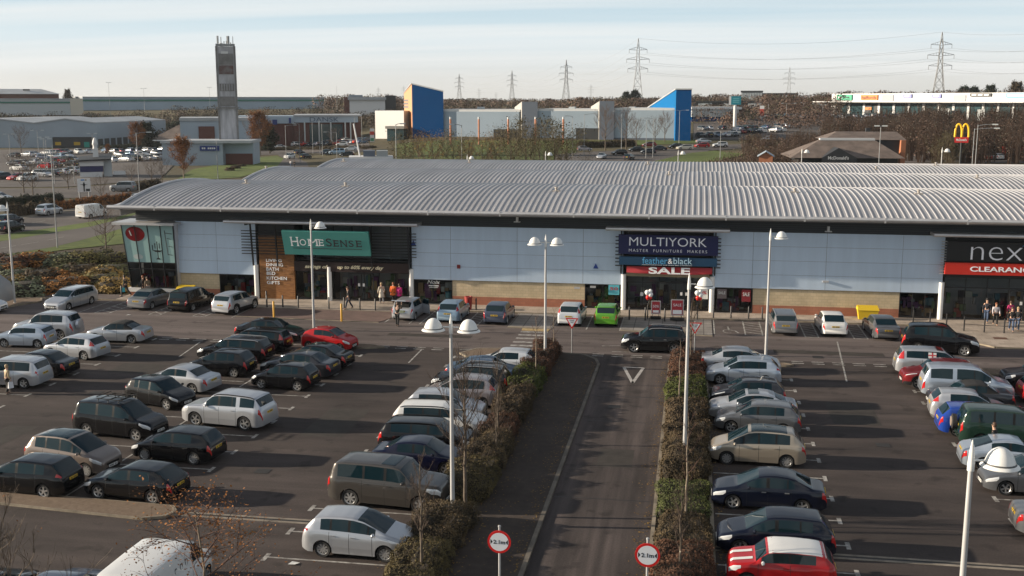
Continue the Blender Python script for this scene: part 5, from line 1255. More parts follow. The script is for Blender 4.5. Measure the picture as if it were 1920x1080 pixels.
# litter bin and grit bins
e = empty('litter_bin', (-17.2, 82.75, .09), 0, 'round red litter bin between the two blue-grey hatchbacks', 'bin')
MB().lathe([(.24, 0), (.28, .3), (.30, .95), (.33, .97), (.33, 1.03), (.22, 1.05), (.2, .9), (.001, .88)], 18).build('bin_body', mat('bin_red', (.30, .03, .025), .45), e, smooth=45)
def grit(x, y, label, w=1.3):
    e = empty('grit_bin', (x, y, .09), 0, label, 'grit bin', 'yellow grit bins')
    b = mat('grit_yellow', (.62, .42, .015), .5)
    MB().hexa([(-w*.42, -.3, 0), (w*.42, -.3, 0), (w*.42, .3, 0), (-w*.42, .3, 0), (-w*.5, -.38, .72), (w*.5, -.38, .72), (w*.5, .38, .72), (-w*.5, .38, .72)]).build('bin_body', b, e)
    MB().hexa([(-w*.53, -.42, .72), (w*.53, -.42, .72), (w*.53, .42, .72), (-w*.53, .42, .72), (-w*.5, -.3, .88), (w*.5, -.3, .88), (w*.5, .36, 1.0), (-w*.5, .36, 1.0)]).build('lid', b, e)
grit(-41.5, 84.15, 'yellow grit bin behind the black people carrier', 1.4); grit(13.15, 83.9, 'yellow grit bin against the brick plinth behind the dark grey saloon', 1.5)
# sandwich boards
def aboard(x, y, h, w, label, txt):
    e = empty('sandwich_board', (x, y, .09), R(4), label, 'sign board')
    MB().box(-w/2, w/2, -.03, .03, .32, h).build('frame', trim_m, e)
    p = MB().box(-w/2+.07, w/2-.07, -.036, -.03, .39, h-.07).build('poster', mat('board_red', (.30, .018, .03), .5), e)
    MB().box(-w/2+.14, w/2-.14, -.039, -.036, .44, .74 if txt == 'SALE' else .62).build('poster_panel', signwhite, p)
    letters('lettering', txt, signwhite, p, (0, -.042, h-.42), 1, fit=(w*.62, .2), depth=.004)
    MB().box(-w*.55, w*.55, -.3, .3, 0, .12).box(-w*.35, -w*.3, -.03, .03, .1, .33).box(w*.3, w*.35, -.03, .03, .1, .33).build('base', black_m, e)
aboard(-2.55, 81.6, 1.35, .72, 'smaller red 50% sandwich board beside the balloons', '50%'); aboard(-.95, 81.3, 1.55, .95, 'larger red SALE sandwich board before the furniture shop doors', 'SALE')
# balloons on posts
def balloons(x, y, label):
    e = empty('balloon_cluster', (x, y, .09), 0, label, 'balloons', 'balloon clusters outside the furniture shop')
    MB().tube([(0, 0, 0), (0, 0, 1.0), (.12, 0, 1.4)], [.05, .04, .012], 8).build('stand', black_m, e, smooth=50)
    for (dx, dz, r, c) in [(-.05, 2.0, .2, 'w'), (.2, 1.85, .19, 'w'), (.18, 2.12, .15, 'w'), (.0, 1.62, .17, 'r'), (.17, 1.6, .15, 'r')]:
        m = mat('balloon_white', (.75, .75, .74), .25) if c == 'w' else mat('balloon_red', (.60, .02, .015), .25)
        MB().lathe([(.001, -r*1.2), (r*.5, -r*.9), (r*.9, -r*.3), (r, .15*r), (r*.85, r*.6), (r*.45, r*.95), (.001, r*1.05)], 14, c=(dx, 0, dz)).build('balloon', m, e, smooth=180)
balloons(-3.15, 81.3, 'white and red balloons on a post left of the sandwich boards'); balloons(.55, 81.7, 'white and red balloons behind the tall lamp post outside the furniture shop')
# trolley shelter at the left edge
e = empty('trolley_shelter', (-56.9, 78.6, 0), R(0), 'curved clear trolley shelter at the left edge of the car park', 'shelter')
for yy in (-1.6, 1.4): MB().tube([(2.5, yy, 0), (2.45, yy, .9), (2.1, yy, 1.7), (1.2, yy, 2.3), (-1.5, yy, 2.45)], .05, 8).build('frame_hoop', galv_m, e, smooth=60)
mb = MB(); pr_ = [(2.5, .3), (2.47, .9), (2.12, 1.74), (1.2, 2.35), (-1.5, 2.5)]
mb.v = [(x, -1.7, z) for x, z in pr_]+[(x, 1.5, z) for x, z in pr_]; mb.f = [(i, i+1, 6+i, 5+i) for i in range(4)]; mb.m = [0]*4
mb.build('canopy_sheet', mat('shelter_sheet', (.20, .21, .225), .45), e, smooth=60); MB().box(2.3, 2.35, -1.5, 1.4, .3, .36).build('rail', galv_m, e)
sc = MB(); sc.box(-.3, .3, -.2, .2, 0, .005)
for (x, y, lb) in [(-13.7, 35.0, 'small scrap of white paper on the asphalt by the silver rounded hatchback'), (-42.6, 76.6, 'tiny white litter behind the grey saloon')]: tag(MB().add([(-.18, -.1, 0), (.1, -.14, .03), (.2, .1, .0), (-.1, .13, .02)], [(0, 1, 2, 3)]).build('paper_scrap', wp, None, loc=(x, y, .02)), lb, 'litter')

# ================================================================= PEOPLE
skin_m = mat('skin', (.50, .30, .21), .5)
def skinned(verts, edges, name, m, sub=2):
    me = bpy.data.meshes.new(name); me.from_pydata([v[0] for v in verts], edges, [])
    o = bpy.data.objects.new(name, me); SC.collection.objects.link(o)
    o.modifiers.new('s', 'SKIN'); sl = me.skin_vertices[0].data
    for i, v in enumerate(verts): sl[i].radius = (v[1], v[1]) if not isinstance(v[1], tuple) else v[1]
    sl[0].use_root = True
    sm_ = o.modifiers.new('b', 'SUBSURF'); sm_.levels = sub; sm_.render_levels = sub
    dg = bpy.context.evaluated_depsgraph_get(); dg.update(); r = bpy.data.meshes.new_from_object(o.evaluated_get(dg)); bpy.data.objects.remove(o)
    r.materials.clear(); r.materials.append(m)
    for p in r.polygons: p.use_smooth = True
    return r
def cloth(n, c): return mat('cloth_'+n, c, .85, var=.15, vscale=8)
def person(x, y, deg, label, top, legs, hair, h=1.72, stride=.25, coat=None, arms=(0, 0), z=.09, shoes=(.02, .02, .02), bag=None, lean=0, up=0):
    """standing or walking figure facing local +X; stride = half step, arms = how far each hand is forward, up = raises the hands"""
    k = h/1.72; e = empty('person', (x, y, z), R(deg), label, 'person')
    s = stride; hipz = .92-.06*abs(s)
    P = lambda a, b, c: (a*k, b*k, c*k)
    pel = (P(0, 0, hipz), .115*k)
    chest = P(.03+lean, 0, 1.30); neck = P(.05+lean*1.2, 0, 1.46)
    V = [pel, (P(.015+lean*.5, 0, 1.10), .115*k), (chest, (.12*k, .15*k)), (neck, .052*k), (P(.075+lean*1.3, 0, 1.545), .08*k), (P(.07+lean*1.3, 0, 1.64), .085*k)]
    E = [(0, 1), (1, 2), (2, 3), (3, 4), (4, 5)]
    hands = []; J = {}
    for sg, a in ((1, arms[0]), (-1, arms[1])):
        b = len(V); sh = P(.03+lean, .19*sg, 1.37)
        if up: el = P(.22+lean, .24*sg, 1.30); ha = P(.36+lean, .20*sg, 1.30+.32*up)
        else: el = P(.0+a*.30+lean*.8, .245*sg, 1.10+abs(a)*.03); ha = P(.06+a*.75+lean*.6, .25*sg, .86+abs(a)*.16)
        V += [(sh, .062*k), (el, .044*k), (ha, .030*k)]; E += [(2, b), (b, b+1), (b+1, b+2)]; J['arm%d' % sg] = (sh, el, ha); hands.append((el, ha, sg))
        b = len(V); hp = P(0, .09*sg, hipz-.04); st = s*sg
        kn = P(st*.55+.04, .095*sg, .49); an = P(st*1.0-(.06 if st < 0 else 0), .095*sg, .085+(.06 if st < -.1 else 0)); to = (an[0]+.15*k, an[1], an[2]-.05*k)
        V += [(hp, .085*k), (kn, .056*k), (an, .040*k), (to, .034*k)]; E += [(0, b), (b, b+1), (b+1, b+2), (b+2, b+3)]; J['leg%d' % sg] = (hp, kn, an, to)
    body = skinned(V, E, 'body', skin_m)
    # fingers and thumb rooted in each palm, nose on the face - joined into the body mesh
    fb = MB()
    for (el, ha, sg) in hands:
        d = (Vector(ha)-Vector(el)).normalized(); sd = Vector((1, 0, 0)) if abs(d.x) < .7 else Vector((0, 0, 1)); sd = (sd-d*sd.dot(d)).normalized(); pn = d.cross(sd)
        p0 = Vector(ha)+d*.02
        for q, ln in enumerate((.075, .085, .08, .062)):
            a = p0+d*.05*k+sd*(.027-.018*q)*k; fb.tube([p0+sd*(.02-.013*q)*k, a, a+d*ln*.5*k+pn*sg*.010, a+d*ln*k+pn*sg*.035], [.012*k, .010*k, .009*k, .006*k], 5)
        fb.tube([p0+sd*.015, p0+sd*.05*k+d*.02, p0+sd*.055*k+d*.06*k], [.013*k, .011*k, .007*k], 5)
    hd = Vector(V[5][0]); fb.tube([hd+Vector((.075*k, 0, .0)), hd+Vector((.105*k, 0, -.035*k))], [.008, .014], 5)
    for sg in (1, -1): fb.tube([hd+Vector((-.01, .082*k*sg, .01)), hd+Vector((-.015, .092*k*sg, -.03))], [.016, .010], 5)
    bm = bmesh.new(); bm.from_mesh(body); fm = fb.mesh('tmp'); bm.from_mesh(fm); bm.to_mesh(body); bm.free()
    for p in body.polygons: p.use_smooth = True
    link('body', body, e)
    # clothes
    tv = [(pel[0], .128*k), (V[1][0], .13*k), (chest, (.135*k, .165*k)), (P(.045+lean*1.1, 0, 1.43), .075*k)]; te = [(0, 1), (1, 2), (2, 3)]
    for sg in (1, -1):
        a = J['arm%d' % sg]; b = len(tv); wr_ = tuple(Vector(a[2])*.86+Vector(a[1])*.14); tv += [(a[0], .075*k), (a[1], .058*k), (wr_, .045*k)]; te += [(2, b), (b, b+1), (b+1, b+2)]
    link('jacket', skinned(tv, te, 'jacket', top), e)
    lv_ = [(P(0, 0, hipz+.02), .125*k)]; le = []
    for sg in (1, -1):
        a = J['leg%d' % sg]; b = len(lv_); lv_ += [(a[0], .098*k), (a[1], .072*k), (a[2], .062*k)]; le += [(0, b), (b, b+1), (b+1, b+2)]
    link('trousers', skinned(lv_, le, 'trousers', legs), e)
    for sg in (1, -1):
        a = J['leg%d' % sg]; link('shoe', skinned([(tuple(Vector(a[2])+Vector((-.03, 0, -.03))), .048*k), (tuple(Vector(a[2])+Vector((.08, 0, -.045))), .042*k), (a[3], .036*k)], [(0, 1), (1, 2)], 'shoe', mat('shoe_dark', shoes, .6), 1), e)
    if coat:
        n = 16; mb = MB(); prof = [(.15, 1.25, 0), (.165, 1.0, 0), (.20, .75, .3), (.235, coat, .6)]
        mb.v = [((r_*.95*cos(2*pi*i/n)+.02+lean*.5)*k, r_*1.05*sin(2*pi*i/n)*k, zz*k) for (r_, zz, _) in prof for i in range(n)]
        for j in range(3):
            for i in range(n): mb.f.append((j*n+i, j*n+(i+1) % n, (j+1)*n+(i+1) % n, (j+1)*n+i)); mb.m.append(0)
        mb.build('coat_skirt', top, e, smooth=180)
    hc = Vector(V[5][0]); mb = MB(); n = 12; pr = [(.001, .115), (.06, .10), (.094, .055), (.104, .0), (.098, -.05), (.085, -.10)]
    for (r_, zz) in pr:
        for i in range(n):
            t = 2*pi*i/n; fr = 1 if not (zz < .03 and abs(t if t < pi else t-2*pi) < 1.0) else .55
            mb.v.append((hc.x-.018*k+r_*k*cos(t)*fr, hc.y+r_*k*sin(t)*.95, hc.z+.02*k+zz*k))
    for j in range(len(pr)-1):
        for i in range(n): mb.f.append((j*n+i, j*n+(i+1) % n, (j+1)*n+(i+1) % n, (j+1)*n+i)); mb.m.append(0)
    mb.build('hair', hair, e, smooth=180)
    if bag:
        a = Vector(J['arm1'][2] if bag[1] > 0 else J['arm-1'][2]); w_ = bag[2]; 
        b = empty('carrier_bag', tuple(e.matrix_basis @ (a-Vector((0, 0, .12)))), R(deg), bag[3], 'bag')
        MB().hexa([(-w_*.5, -.06, -.36), (w_*.5, -.06, -.36), (w_*.5, .06, -.36), (-w_*.5, .06, -.36), (-w_*.42, -.02, .0), (w_*.42, -.02, .0), (w_*.42, .02, .0), (-w_*.42, .02, .0)]).build('bag_body', bag[0], b)
        MB().tube([(-.06, 0, -.01), (0, 0, .11), (.06, 0, -.01)], .008, 5).build('bag_handle', bag[0], b)
    return e
blk, den, gry = cloth('black', (.010, .010, .012)), cloth('denim', (.055, .085, .15)), cloth('grey', (.14, .14, .15))
brn_h, blo_h, red_h, blk_h = mat('hair_brown', (.06, .03, .015), .6), mat('hair_fair', (.34, .24, .13), .6), mat('hair_auburn', (.22, .07, .025), .6), mat('hair_black', (.012, .010, .009), .6)
person(-26.5, 81.3, 200, 'person in a black top and dark jeans strolling outside the home shop doors', blk, cloth('dark_denim', (.02, .03, .05)), brn_h, 1.78, .25, arms=(-.1, .1))
person(-24.6, 84.0, 120, 'person in a long cream coat near the home shop doors', cloth('cream', (.52, .46, .38)), gry, blo_h, 1.70, .2, coat=.55, arms=(.25, .2))
person(-23.75, 84.35, 80, 'person in an orange coat entering the home shop', cloth('orange', (.62, .13, .02)), blk, red_h, 1.68, .2, coat=.7)
person(-23.2, 84.2, 75, 'person in a magenta coat beside the orange coat', cloth('magenta', (.48, .015, .16)), blk, brn_h, 1.62, .2, coat=.7)
cy_b = mat('bag_turquoise', (.04, .35, .42), .5); wh_b = mat('bag_white', (.60, .60, .62), .5)
person(-46.7, 83.75, 190, 'person in a dark coat striding past the corner window with a turquoise bag', cloth('dark_green', (.025, .03, .022)), blk, blk_h, 1.78, .34, bag=(cy_b, 1, .34, 'turquoise carrier bag held by the person at the corner window'), arms=(.1, -.1))
person(-45.3, 84.0, 10, 'person in black facing right under the corner window', blk, blk, red_h, 1.74, .12)
person(-44.75, 83.85, 150, 'person in a brown patterned jacket under the corner window', cloth('brown', (.14, .10, .065)), cloth('pale_trousers', (.20, .19, .18)), brn_h, 1.68, .15, bag=(wh_b, 1, .3, 'white carrier bag beside the person in brown'))
person(-21.1, 75.95, 86, 'person in dark clothes reaching into the open boot of the silver hatchback', cloth('dark_olive', (.022, .02, .014)), blk, brn_h, 1.72, .08, up=1, z=0, lean=.06)
person(-37.8, 54.25, 60, 'person in a beige jacket and black skirt at the open car door on the left', cloth('beige', (.36, .28, .17)), cloth('black_skirt', (.012, .011, .011)), blo_h, 1.66, .05, z=0, bag=(wh_b, -1, .3, 'white carrier bag held beside the silver people carrier'), arms=(.3, .05))
person(21.6, 83.9, 250, 'person in a dark top and jeans with their back turned at the fashion shop', cloth('navy_top', (.014, .016, .025)), den, blk_h, 1.80, .12)
person(22.0, 83.0, 270, 'person in a pale grey jacket with red hair outside the fashion shop', cloth('pale_grey', (.45, .42, .44)), blk, red_h, 1.66, .15, arms=(.2, .2))
person(22.55, 80.9, 262, 'person in a black jacket and blue jeans walking by the guard rail', blk, den, brn_h, 1.76, .2, bag=None)
person(23.05, 81.3, 255, 'person in dark clothes close behind the black jacket at the guard rail', cloth('charcoal', (.03, .03, .034)), den, blo_h, 1.70, .18)
person(23.35, 84.2, 95, 'person in a bright pink top going into the fashion shop', cloth('pink', (.38, .02, .12)), blk, brn_h, 1.60, .15)
person(23.75, 80.7, 200, 'person at the extreme right edge by the guard rail', gry, blk, brn_h, 1.7, .15)
v = G(1867, 797, 1.66); person(v.x, v.y, 150, 'person in dark clothes with a pale collar standing beside the dark boxy off-roader', blk, blk, brn_h, 1.74, .05, z=0)
# ================================================================= VEGETATION
def leafmat(name, a, b, c, scale=1.2, rnd=.12): return ramp_mat(name, [(.28, a), (.5, b), (.74, c)], scale, .8, 6, None, None, 0, rnd)
russet = leafmat('russet_leaf', (.040, .019, .012), (.088, .042, .024), (.145, .070, .040))
hgreen = leafmat('green_leaf', (.022, .032, .008), (.055, .068, .014), (.12, .125, .025))
hbrown = leafmat('brown_twig_leaf', (.030, .022, .012), (.075, .052, .028), (.13, .092, .048))
holive = leafmat('olive_leaf', (.034, .027, .012), (.082, .064, .026), (.155, .118, .05))
hdull = leafmat('dull_leaf', (.028, .021, .012), (.068, .049, .025), (.13, .092, .046))
hweed = leafmat('fresh_leaf', (.035, .040, .014), (.075, .090, .026), (.13, .14, .045))
horange = leafmat('orange_leaf', (.09, .034, .010), (.22, .085, .022), (.36, .16, .045))
hgold = leafmat('gold_leaf', (.10, .055, .014), (.20, .115, .028), (.33, .21, .06))
hgrey = leafmat('sage_leaf', (.030, .036, .022), (.075, .085, .055), (.15, .155, .10))
hdark = leafmat('conifer', (.008, .014, .008), (.018, .028, .014), (.035, .048, .022))
bark_m = mat('bark', (.10, .078, .058), .9, var=.35, vscale=6); bark_d = mat('dark_bark', (.055, .040, .032), .9, var=.3, vscale=5); bark_p = mat('pale_bark', (.20, .16, .12), .9, var=.3, vscale=5)
twig_m = mat('twig', (.075, .052, .038), .9); twig_r = mat('red_twig', (.085, .045, .034), .9)
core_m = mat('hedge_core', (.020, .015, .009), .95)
def scatter_leaf(mb, p, n, s, rn, up=.3):
    """one leaf-sized face at p turned roughly along n"""
    d = Vector((n.x+rn.uniform(-.9, .9), n.y+rn.uniform(-.9, .9), n.z+up+rn.uniform(-.9, .9))).normalized()
    a = d.orthogonal().normalized(); a.rotate(Matrix.Rotation(rn.uniform(0, 6.28), 3, d)); b = d.cross(a)
    w_ = s*rn.uniform(.55, 1.2); h_ = w_*rn.uniform(.45, .9); o = len(mb.v)
    mb.v += [tuple(p+a*w_), tuple(p+b*h_), tuple(p-a*w_), tuple(p-b*h_)]; mb.f.append((o, o+1, o+2, o+3)); mb.m.append(0)
def hedge(x0, x1, y0, y1, h, m, label, seed, dens=260, leaf=.055, rough=.14, twigs=40, z0=.08):
    rn = random.Random(seed); e = empty('hedge', ((x0+x1)/2, (y0+y1)/2, z0), 0, label, 'hedge', 'hedges and planting beside the access road')
    cx, cy = (x1-x0)/2, (y1-y0)/2; off = Vector((seed*3.7, seed*1.3, 0))
    def surf_p(u, v):      # u along y -1..1, v around section 0..1 (up one side, over, down the other)
        y = u*cy; ed = 1-max(0, (abs(u)-(1-.35/cy)))/(.35/cy)*.28 if cy > .4 else 1
        t = v*(2*h+2*cx*.96)
        if t < h: px_, pz = -cx, t
        elif t < h+2*cx: px_, pz = -cx+(t-h), h
        else: px_, pz = cx, max(0, 2*h+2*cx-t)
        # round the shoulders
        k = mnoise.noise(Vector((px_*1.1, y*.9, pz*1.3))+off)+.5*mnoise.noise(Vector((px_*2.7, y*2.4, pz*2.6))+off)
        f = 1+rough*k*1.6; rr = (abs(px_)/cx)**4*(pz/h)**4
        return Vector((px_*(f-.10*rr)*ed, y*(1+.03*k), pz*(f-.12*rr)*(1 if ed > .99 else ed*1.05)))
    core = MB(); nu, nv = max(4, int(cy*4)), 12
    for i in range(nu+1):
        for j in range(nv+1): p = surf_p(-1+2*i/nu, j/nv)*.93; core.v.append((p.x, p.y*1.06, max(p.z, 0)))
    for i in range(nu):
        for j in range(nv): q = i*(nv+1)+j; core.f.append((q, q+1, q+nv+2, q+nv+1)); core.m.append(0)
    core.f += [tuple(range(nv, -1, -1)), tuple(nu*(nv+1)+j for j in range(nv+1))]; core.m += [0, 0]
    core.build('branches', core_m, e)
    lf = MB(); area = (2*h+2*cx)*2*cy; n = int(area*dens)
    for i in range(n):
        u, v = rn.uniform(-1, 1), rn.random(); p = surf_p(u, v); c_ = Vector((0, p.y, h*.35)); nrm = (p-c_).normalized()
        if rn.random() < .12: u2 = rn.choice((-1, 1)); p = surf_p(u2, v)*rn.uniform(.2, 1); p.y = u2*cy*1.0; nrm = Vector((0, u2, .2))
        scatter_leaf(lf, p+nrm*rn.uniform(-.06, .07), nrm, leaf, rn)
    lf.build('foliage', m, e)
    if twigs:
        tw = MB()
        for i in range(int(twigs*cy*.5)):
            p = surf_p(rn.uniform(-1, 1), rn.uniform(.25, .75)); d = Vector((rn.uniform(-.4, .4), rn.uniform(-.4, .4), 1)).normalized()
            tw.tube([p-d*.1, p+d*rn.uniform(.08, .3)], [.007, .003], 3, cap=False)
        tw.build('twigs', twig_m, e)['kind'] = 'stuff'
    return e
hl = [(66.2, 69.0, 1.05, russet, 'low red-brown hedge block at the far end of the left strip', 1), (62.0, 66.1, 1.1, russet, 'larger red-brown hedge block with a lamp post and thin trunk in it', 2), (57.3, 61.9, 1.15, hgreen, 'clipped green hedge block with flat top', 3),
      (52.0, 57.2, 1.2, hbrown, 'rounded brown hedge block beside the white cars', 4), (49.2, 51.9, .95, russet, 'smaller reddish hedge below the rounded brown one', 5), (45.3, 49.1, .95, hdull, 'dull green-brown hedge near the dark navy coupe', 6), (41.3, 45.2, 1.0, holive, 'olive bushy hedge beside the big bare tree', 7),
      (36.6, 40.0, .95, hdull, 'brown-green hedge around the nearest twin lamp post', 8), (32.0, 36.5, .85, holive, 'olive hedge at the lower edge beside the round sign', 9)]
for (y0, y1, h, m, lb, sd) in hl: hedge(-9.75 if y0 > 48 else -9.95, -8.25 if y0 > 48 else -8.05, y0, y1, h*.92, m, lb, sd, dens=420 if y0 > 50 else 720, leaf=.05 if y0 > 50 else .036, rough=.2, twigs=90)
hr = [(61.6, 67.6, .95, russet, 'red-brown hedge at the far end of the right strip', 11), (56.9, 61.5, .95, hgreen, 'yellow-green hedge block in the right strip', 12), (50.4, 56.8, .95, hbrown, 'long brown hedge block in the right strip', 13), (45.4, 50.3, .9, hdull, 'brown-green hedge beside the gold people carrier', 14),
      (41.2, 45.3, .35, hweed, 'patch of fresh green weeds in the right strip', 15), (37.6, 41.1, .55, hdull, 'low mixed green planting below the weeds in the right strip', 16), (30.5, 37.5, .9, russet, 'brown-red hedge beside the right round sign', 17)]
for (y0, y1, h, m, lb, sd) in hr: hedge(-1.0, .95, y0, y1, h*.9, m, lb, sd, dens=420 if y0 > 50 else 720, leaf=.05 if y0 > 50 else .036, rough=.2, twigs=90)
# ---------------------------------------------------------------- trees
def tree_parts(seed, h, spread=.5, levels=3, trunk_r=.05, first=.3, nb=9, up=.75, twig=True, sub=5, leafs=0, leaf=.05, droop=0, tips=None, leafspread=.25):
    """trunk mesh and crown mesh (limbs, twigs, leaves) of one tree"""
    rn = random.Random(seed); tr = MB(); cr_ = MB(); lf = MB(); tipl = []
    pts = [Vector((0, 0, 0))]; n = 9
    for i in range(1, n+1): pts.append(Vector((rn.uniform(-.03, .03)*h*.4*i/n, rn.uniform(-.03, .03)*h*.4*i/n, h*.93*i/n)))
    rad = [trunk_r*(1-.9*i/n)+.006 for i in range(n+1)]; tr.tube(pts, rad, 7)
    def branch(p, d, ln, r, lv):
        q = [p]; dd = d.copy(); k = 4
        for i in range(k):
            dd = (dd+Vector((rn.uniform(-.22, .22), rn.uniform(-.22, .22), (.10 if not droop else -droop)+rn.uniform(-.08, .12)))).normalized(); q.append(q[-1]+dd*ln/k)
        cr_.tube(q, [r, r*.8, r*.62, r*.45, max(.0035, r*.25)], 5 if lv == 0 else 3, cap=False)
        if lv >= levels-1: tipl.extend(q[2:])
        else:
            for i in range(sub):
                t = rn.uniform(.25, 1.0)*k; a = min(int(t), k-1); pp = q[a]+(q[a+1]-q[a])*(t-a)
                nd = (dd+Vector((rn.uniform(-1, 1), rn.uniform(-1, 1), rn.uniform(-.4, .8)))*.75).normalized()
                branch(pp, nd, ln*rn.uniform(.4, .65), max(.004, r*.45), lv+1)
    for b in range(nb):
        t = first+(1-first)*(b+rn.random()*.6)/nb; t = min(t, .98); f_ = t*n; a = min(int(f_), n-1); p = pts[a]+(pts[a+1]-pts[a])*(f_-a)
        az = b*2.4+rn.uniform(-.4, .4); hz = sqrt(max(0, 1-up*up)); d = Vector((cos(az)*hz, sin(az)*hz, up)).normalized()
        prof = (1-abs((t-first)/(1-first)-.35)*1.0); ln = h*spread*max(.3, prof)*rn.uniform(.75, 1.15)
        branch(p, d, ln, trunk_r*.42*(1-.5*t), 0)
    for p in tipl:
        for i in range(leafs if leafs >= 1 else (1 if rn.random() < leafs else 0)):
            pp = p+Vector((rn.gauss(0, leafspread), rn.gauss(0, leafspread), rn.gauss(0, leafspread))); scatter_leaf(lf, pp, Vector((0, 0, 1)), leaf, rn)
    return tr, cr_, lf
TREES = {}
def tree_kind(key, bark, twig, leafm=None, **k):
    tr, c, lf = tree_parts(**k); t = tr.mesh('trunk', [bark], smooth=60)
    o = len(c.v); mm = [0]*len(c.f)
    if lf.v: c.v += lf.v; c.f += [tuple(i+o for i in f_) for f_ in lf.f]; mm += [1]*len(lf.f)
    c.m = mm; cm = c.mesh('crown', [twig]+([leafm] if leafm else []), smooth=60)
    TREES[key] = (t, cm)
def tree(key, x, y, z, label, cat='tree', group=None, s=1.0, rz=None, name='tree', mats=None):
    e = empty(name, (x, y, z), rz if rz is not None else random.uniform(0, 6.28), label, cat, group); e.scale = (s,)*3 if not isinstance(s, tuple) else s
    t, c = TREES[key]; link('trunk', t, e); co = link('crown', c, e)
    if mats:
        for i, m in enumerate(mats):
            if m: swap(co, m, i)
    return e
tree_kind('sapling_a', bark_m, twig_m, seed=31, h=6.3, spread=.30, levels=3, trunk_r=.085, first=.30, nb=22, up=.82, sub=6)
tree_kind('sapling_b', bark_m, twig_m, seed=32, h=4.3, spread=.24, levels=3, trunk_r=.055, first=.32, nb=15, up=.86, sub=5)
tree_kind('sapling_c', bark_p, twig_r, seed=33, h=4.2, spread=.20, levels=2, trunk_r=.045, first=.35, nb=12, up=.75, sub=5)
SG = 'thin bare trees planted in the hedge strips'
tree('sapling_a', -8.6, 40.5, .08, 'bare many-twigged tree with forked trunk between the olive hedge and the twin lamp post', group=SG, name='bare_tree')
tree('sapling_b', -8.75, 34.0, .08, 'bare young tree rising in front of the bronze off-roader', group=SG, name='bare_tree', s=1.08)
tree('sapling_c', -8.75, 61.2, .08, 'thin bare trunk growing out of the green clipped hedge', group=SG, name='bare_tree')
tree('sapling_c', -8.55, 67.8, .08, 'thin bare tree in the far red-brown hedge block', group=SG, name='bare_tree', s=.8)
tree('sapling_b', -8.5, 46.9, .08, 'small bare tree by the dark navy coupe', group=SG, name='bare_tree', s=.75)
tree('sapling_b', -8.95, 49.8, .08, 'bare tree beside the white estate car', group=SG, name='bare_tree', s=1.05)
tree('sapling_b', .1, 65.9, .08, 'bare tree in front of the right give way triangle', group=SG, name='bare_tree', s=1.05)
tree('sapling_c', -.45, 57.0, .08, 'thin bare trunk in the yellow-green hedge of the right strip', group=SG, name='bare_tree', s=.95)
tree('sapling_c', .05, 41.0, .08, 'tall thin bare trunk beside the patch of fresh weeds', group=SG, name='bare_tree', s=1.1)
tree('sapling_b', -.1, 35.2, .08, 'bare sapling nearest the right round sign', group=SG, name='bare_tree', s=.9)
# the two tree tops close to the camera
tree_kind('near_bare', bark_p, mat('near_twig', (.13, .10, .075), .9), horange, seed=41, h=10.7, spread=.19, levels=4, trunk_r=.12, first=.55, nb=20, up=.62, sub=5, leafs=.02, leaf=.03, leafspread=.05)
tree('near_bare', -11.75, 15.2, 0, 'bare twiggy tree top close by in the lower left corner', name='bare_tree', rz=.6)
tree_kind('birch', bark_p, twig_r, horange, seed=42, h=10.2, spread=.17, levels=3, trunk_r=.07, first=.55, nb=30, up=.58, sub=5, leafs=2, leaf=.026, leafspread=.09, droop=.10)
tree('birch', -8.05, 16.4, 0, 'slender birch with sparse orange leaves in front of the white van', name='birch_tree')
# ---------------------------------------------------------------- shrub bed left of the shops
def shrub_mesh(seed, n=1300, leaf=.085):
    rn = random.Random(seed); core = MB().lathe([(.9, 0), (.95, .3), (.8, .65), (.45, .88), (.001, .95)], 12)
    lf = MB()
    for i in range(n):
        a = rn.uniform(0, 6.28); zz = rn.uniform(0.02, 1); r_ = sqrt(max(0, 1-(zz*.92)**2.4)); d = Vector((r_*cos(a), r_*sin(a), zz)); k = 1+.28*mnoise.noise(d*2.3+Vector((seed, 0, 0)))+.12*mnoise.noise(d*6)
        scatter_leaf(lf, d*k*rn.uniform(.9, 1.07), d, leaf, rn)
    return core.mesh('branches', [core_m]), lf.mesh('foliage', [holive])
SHR = [shrub_mesh(s) for s in (51, 52, 53, 54)]
def shrub(x, y, z, rx, ry, h, m, label, group, k=0, cat='shrub', name='shrub'):
    e = empty(name, (x, y, z), random.uniform(0, 6.28) if abs(rx-ry) < .3 else 0, label, cat, group); e.scale = (rx, ry, h)
    c, f_ = SHR[k % 4]; link('branches', c, e); o = link('foliage', f_, e); swap(o, m); return e
rn = random.Random(61); bed = []
smats = [('orange-brown', leafmat('bed_orange', (.11, .045, .012), (.26, .115, .032), (.42, .20, .06))), ('olive', leafmat('bed_olive', (.05, .045, .016), (.13, .115, .04), (.24, .20, .075))), ('russet', leafmat('bed_russet', (.06, .026, .016), (.14, .06, .034), (.24, .11, .06))),
         ('sage green', leafmat('bed_sage', (.05, .06, .035), (.12, .14, .085), (.22, .235, .15))), ('golden', leafmat('bed_gold', (.11, .07, .02), (.25, .165, .05), (.40, .28, .10))), ('dull green', leafmat('bed_green', (.04, .042, .018), (.10, .10, .04), (.19, .175, .075))), ('brown', hbrown)]
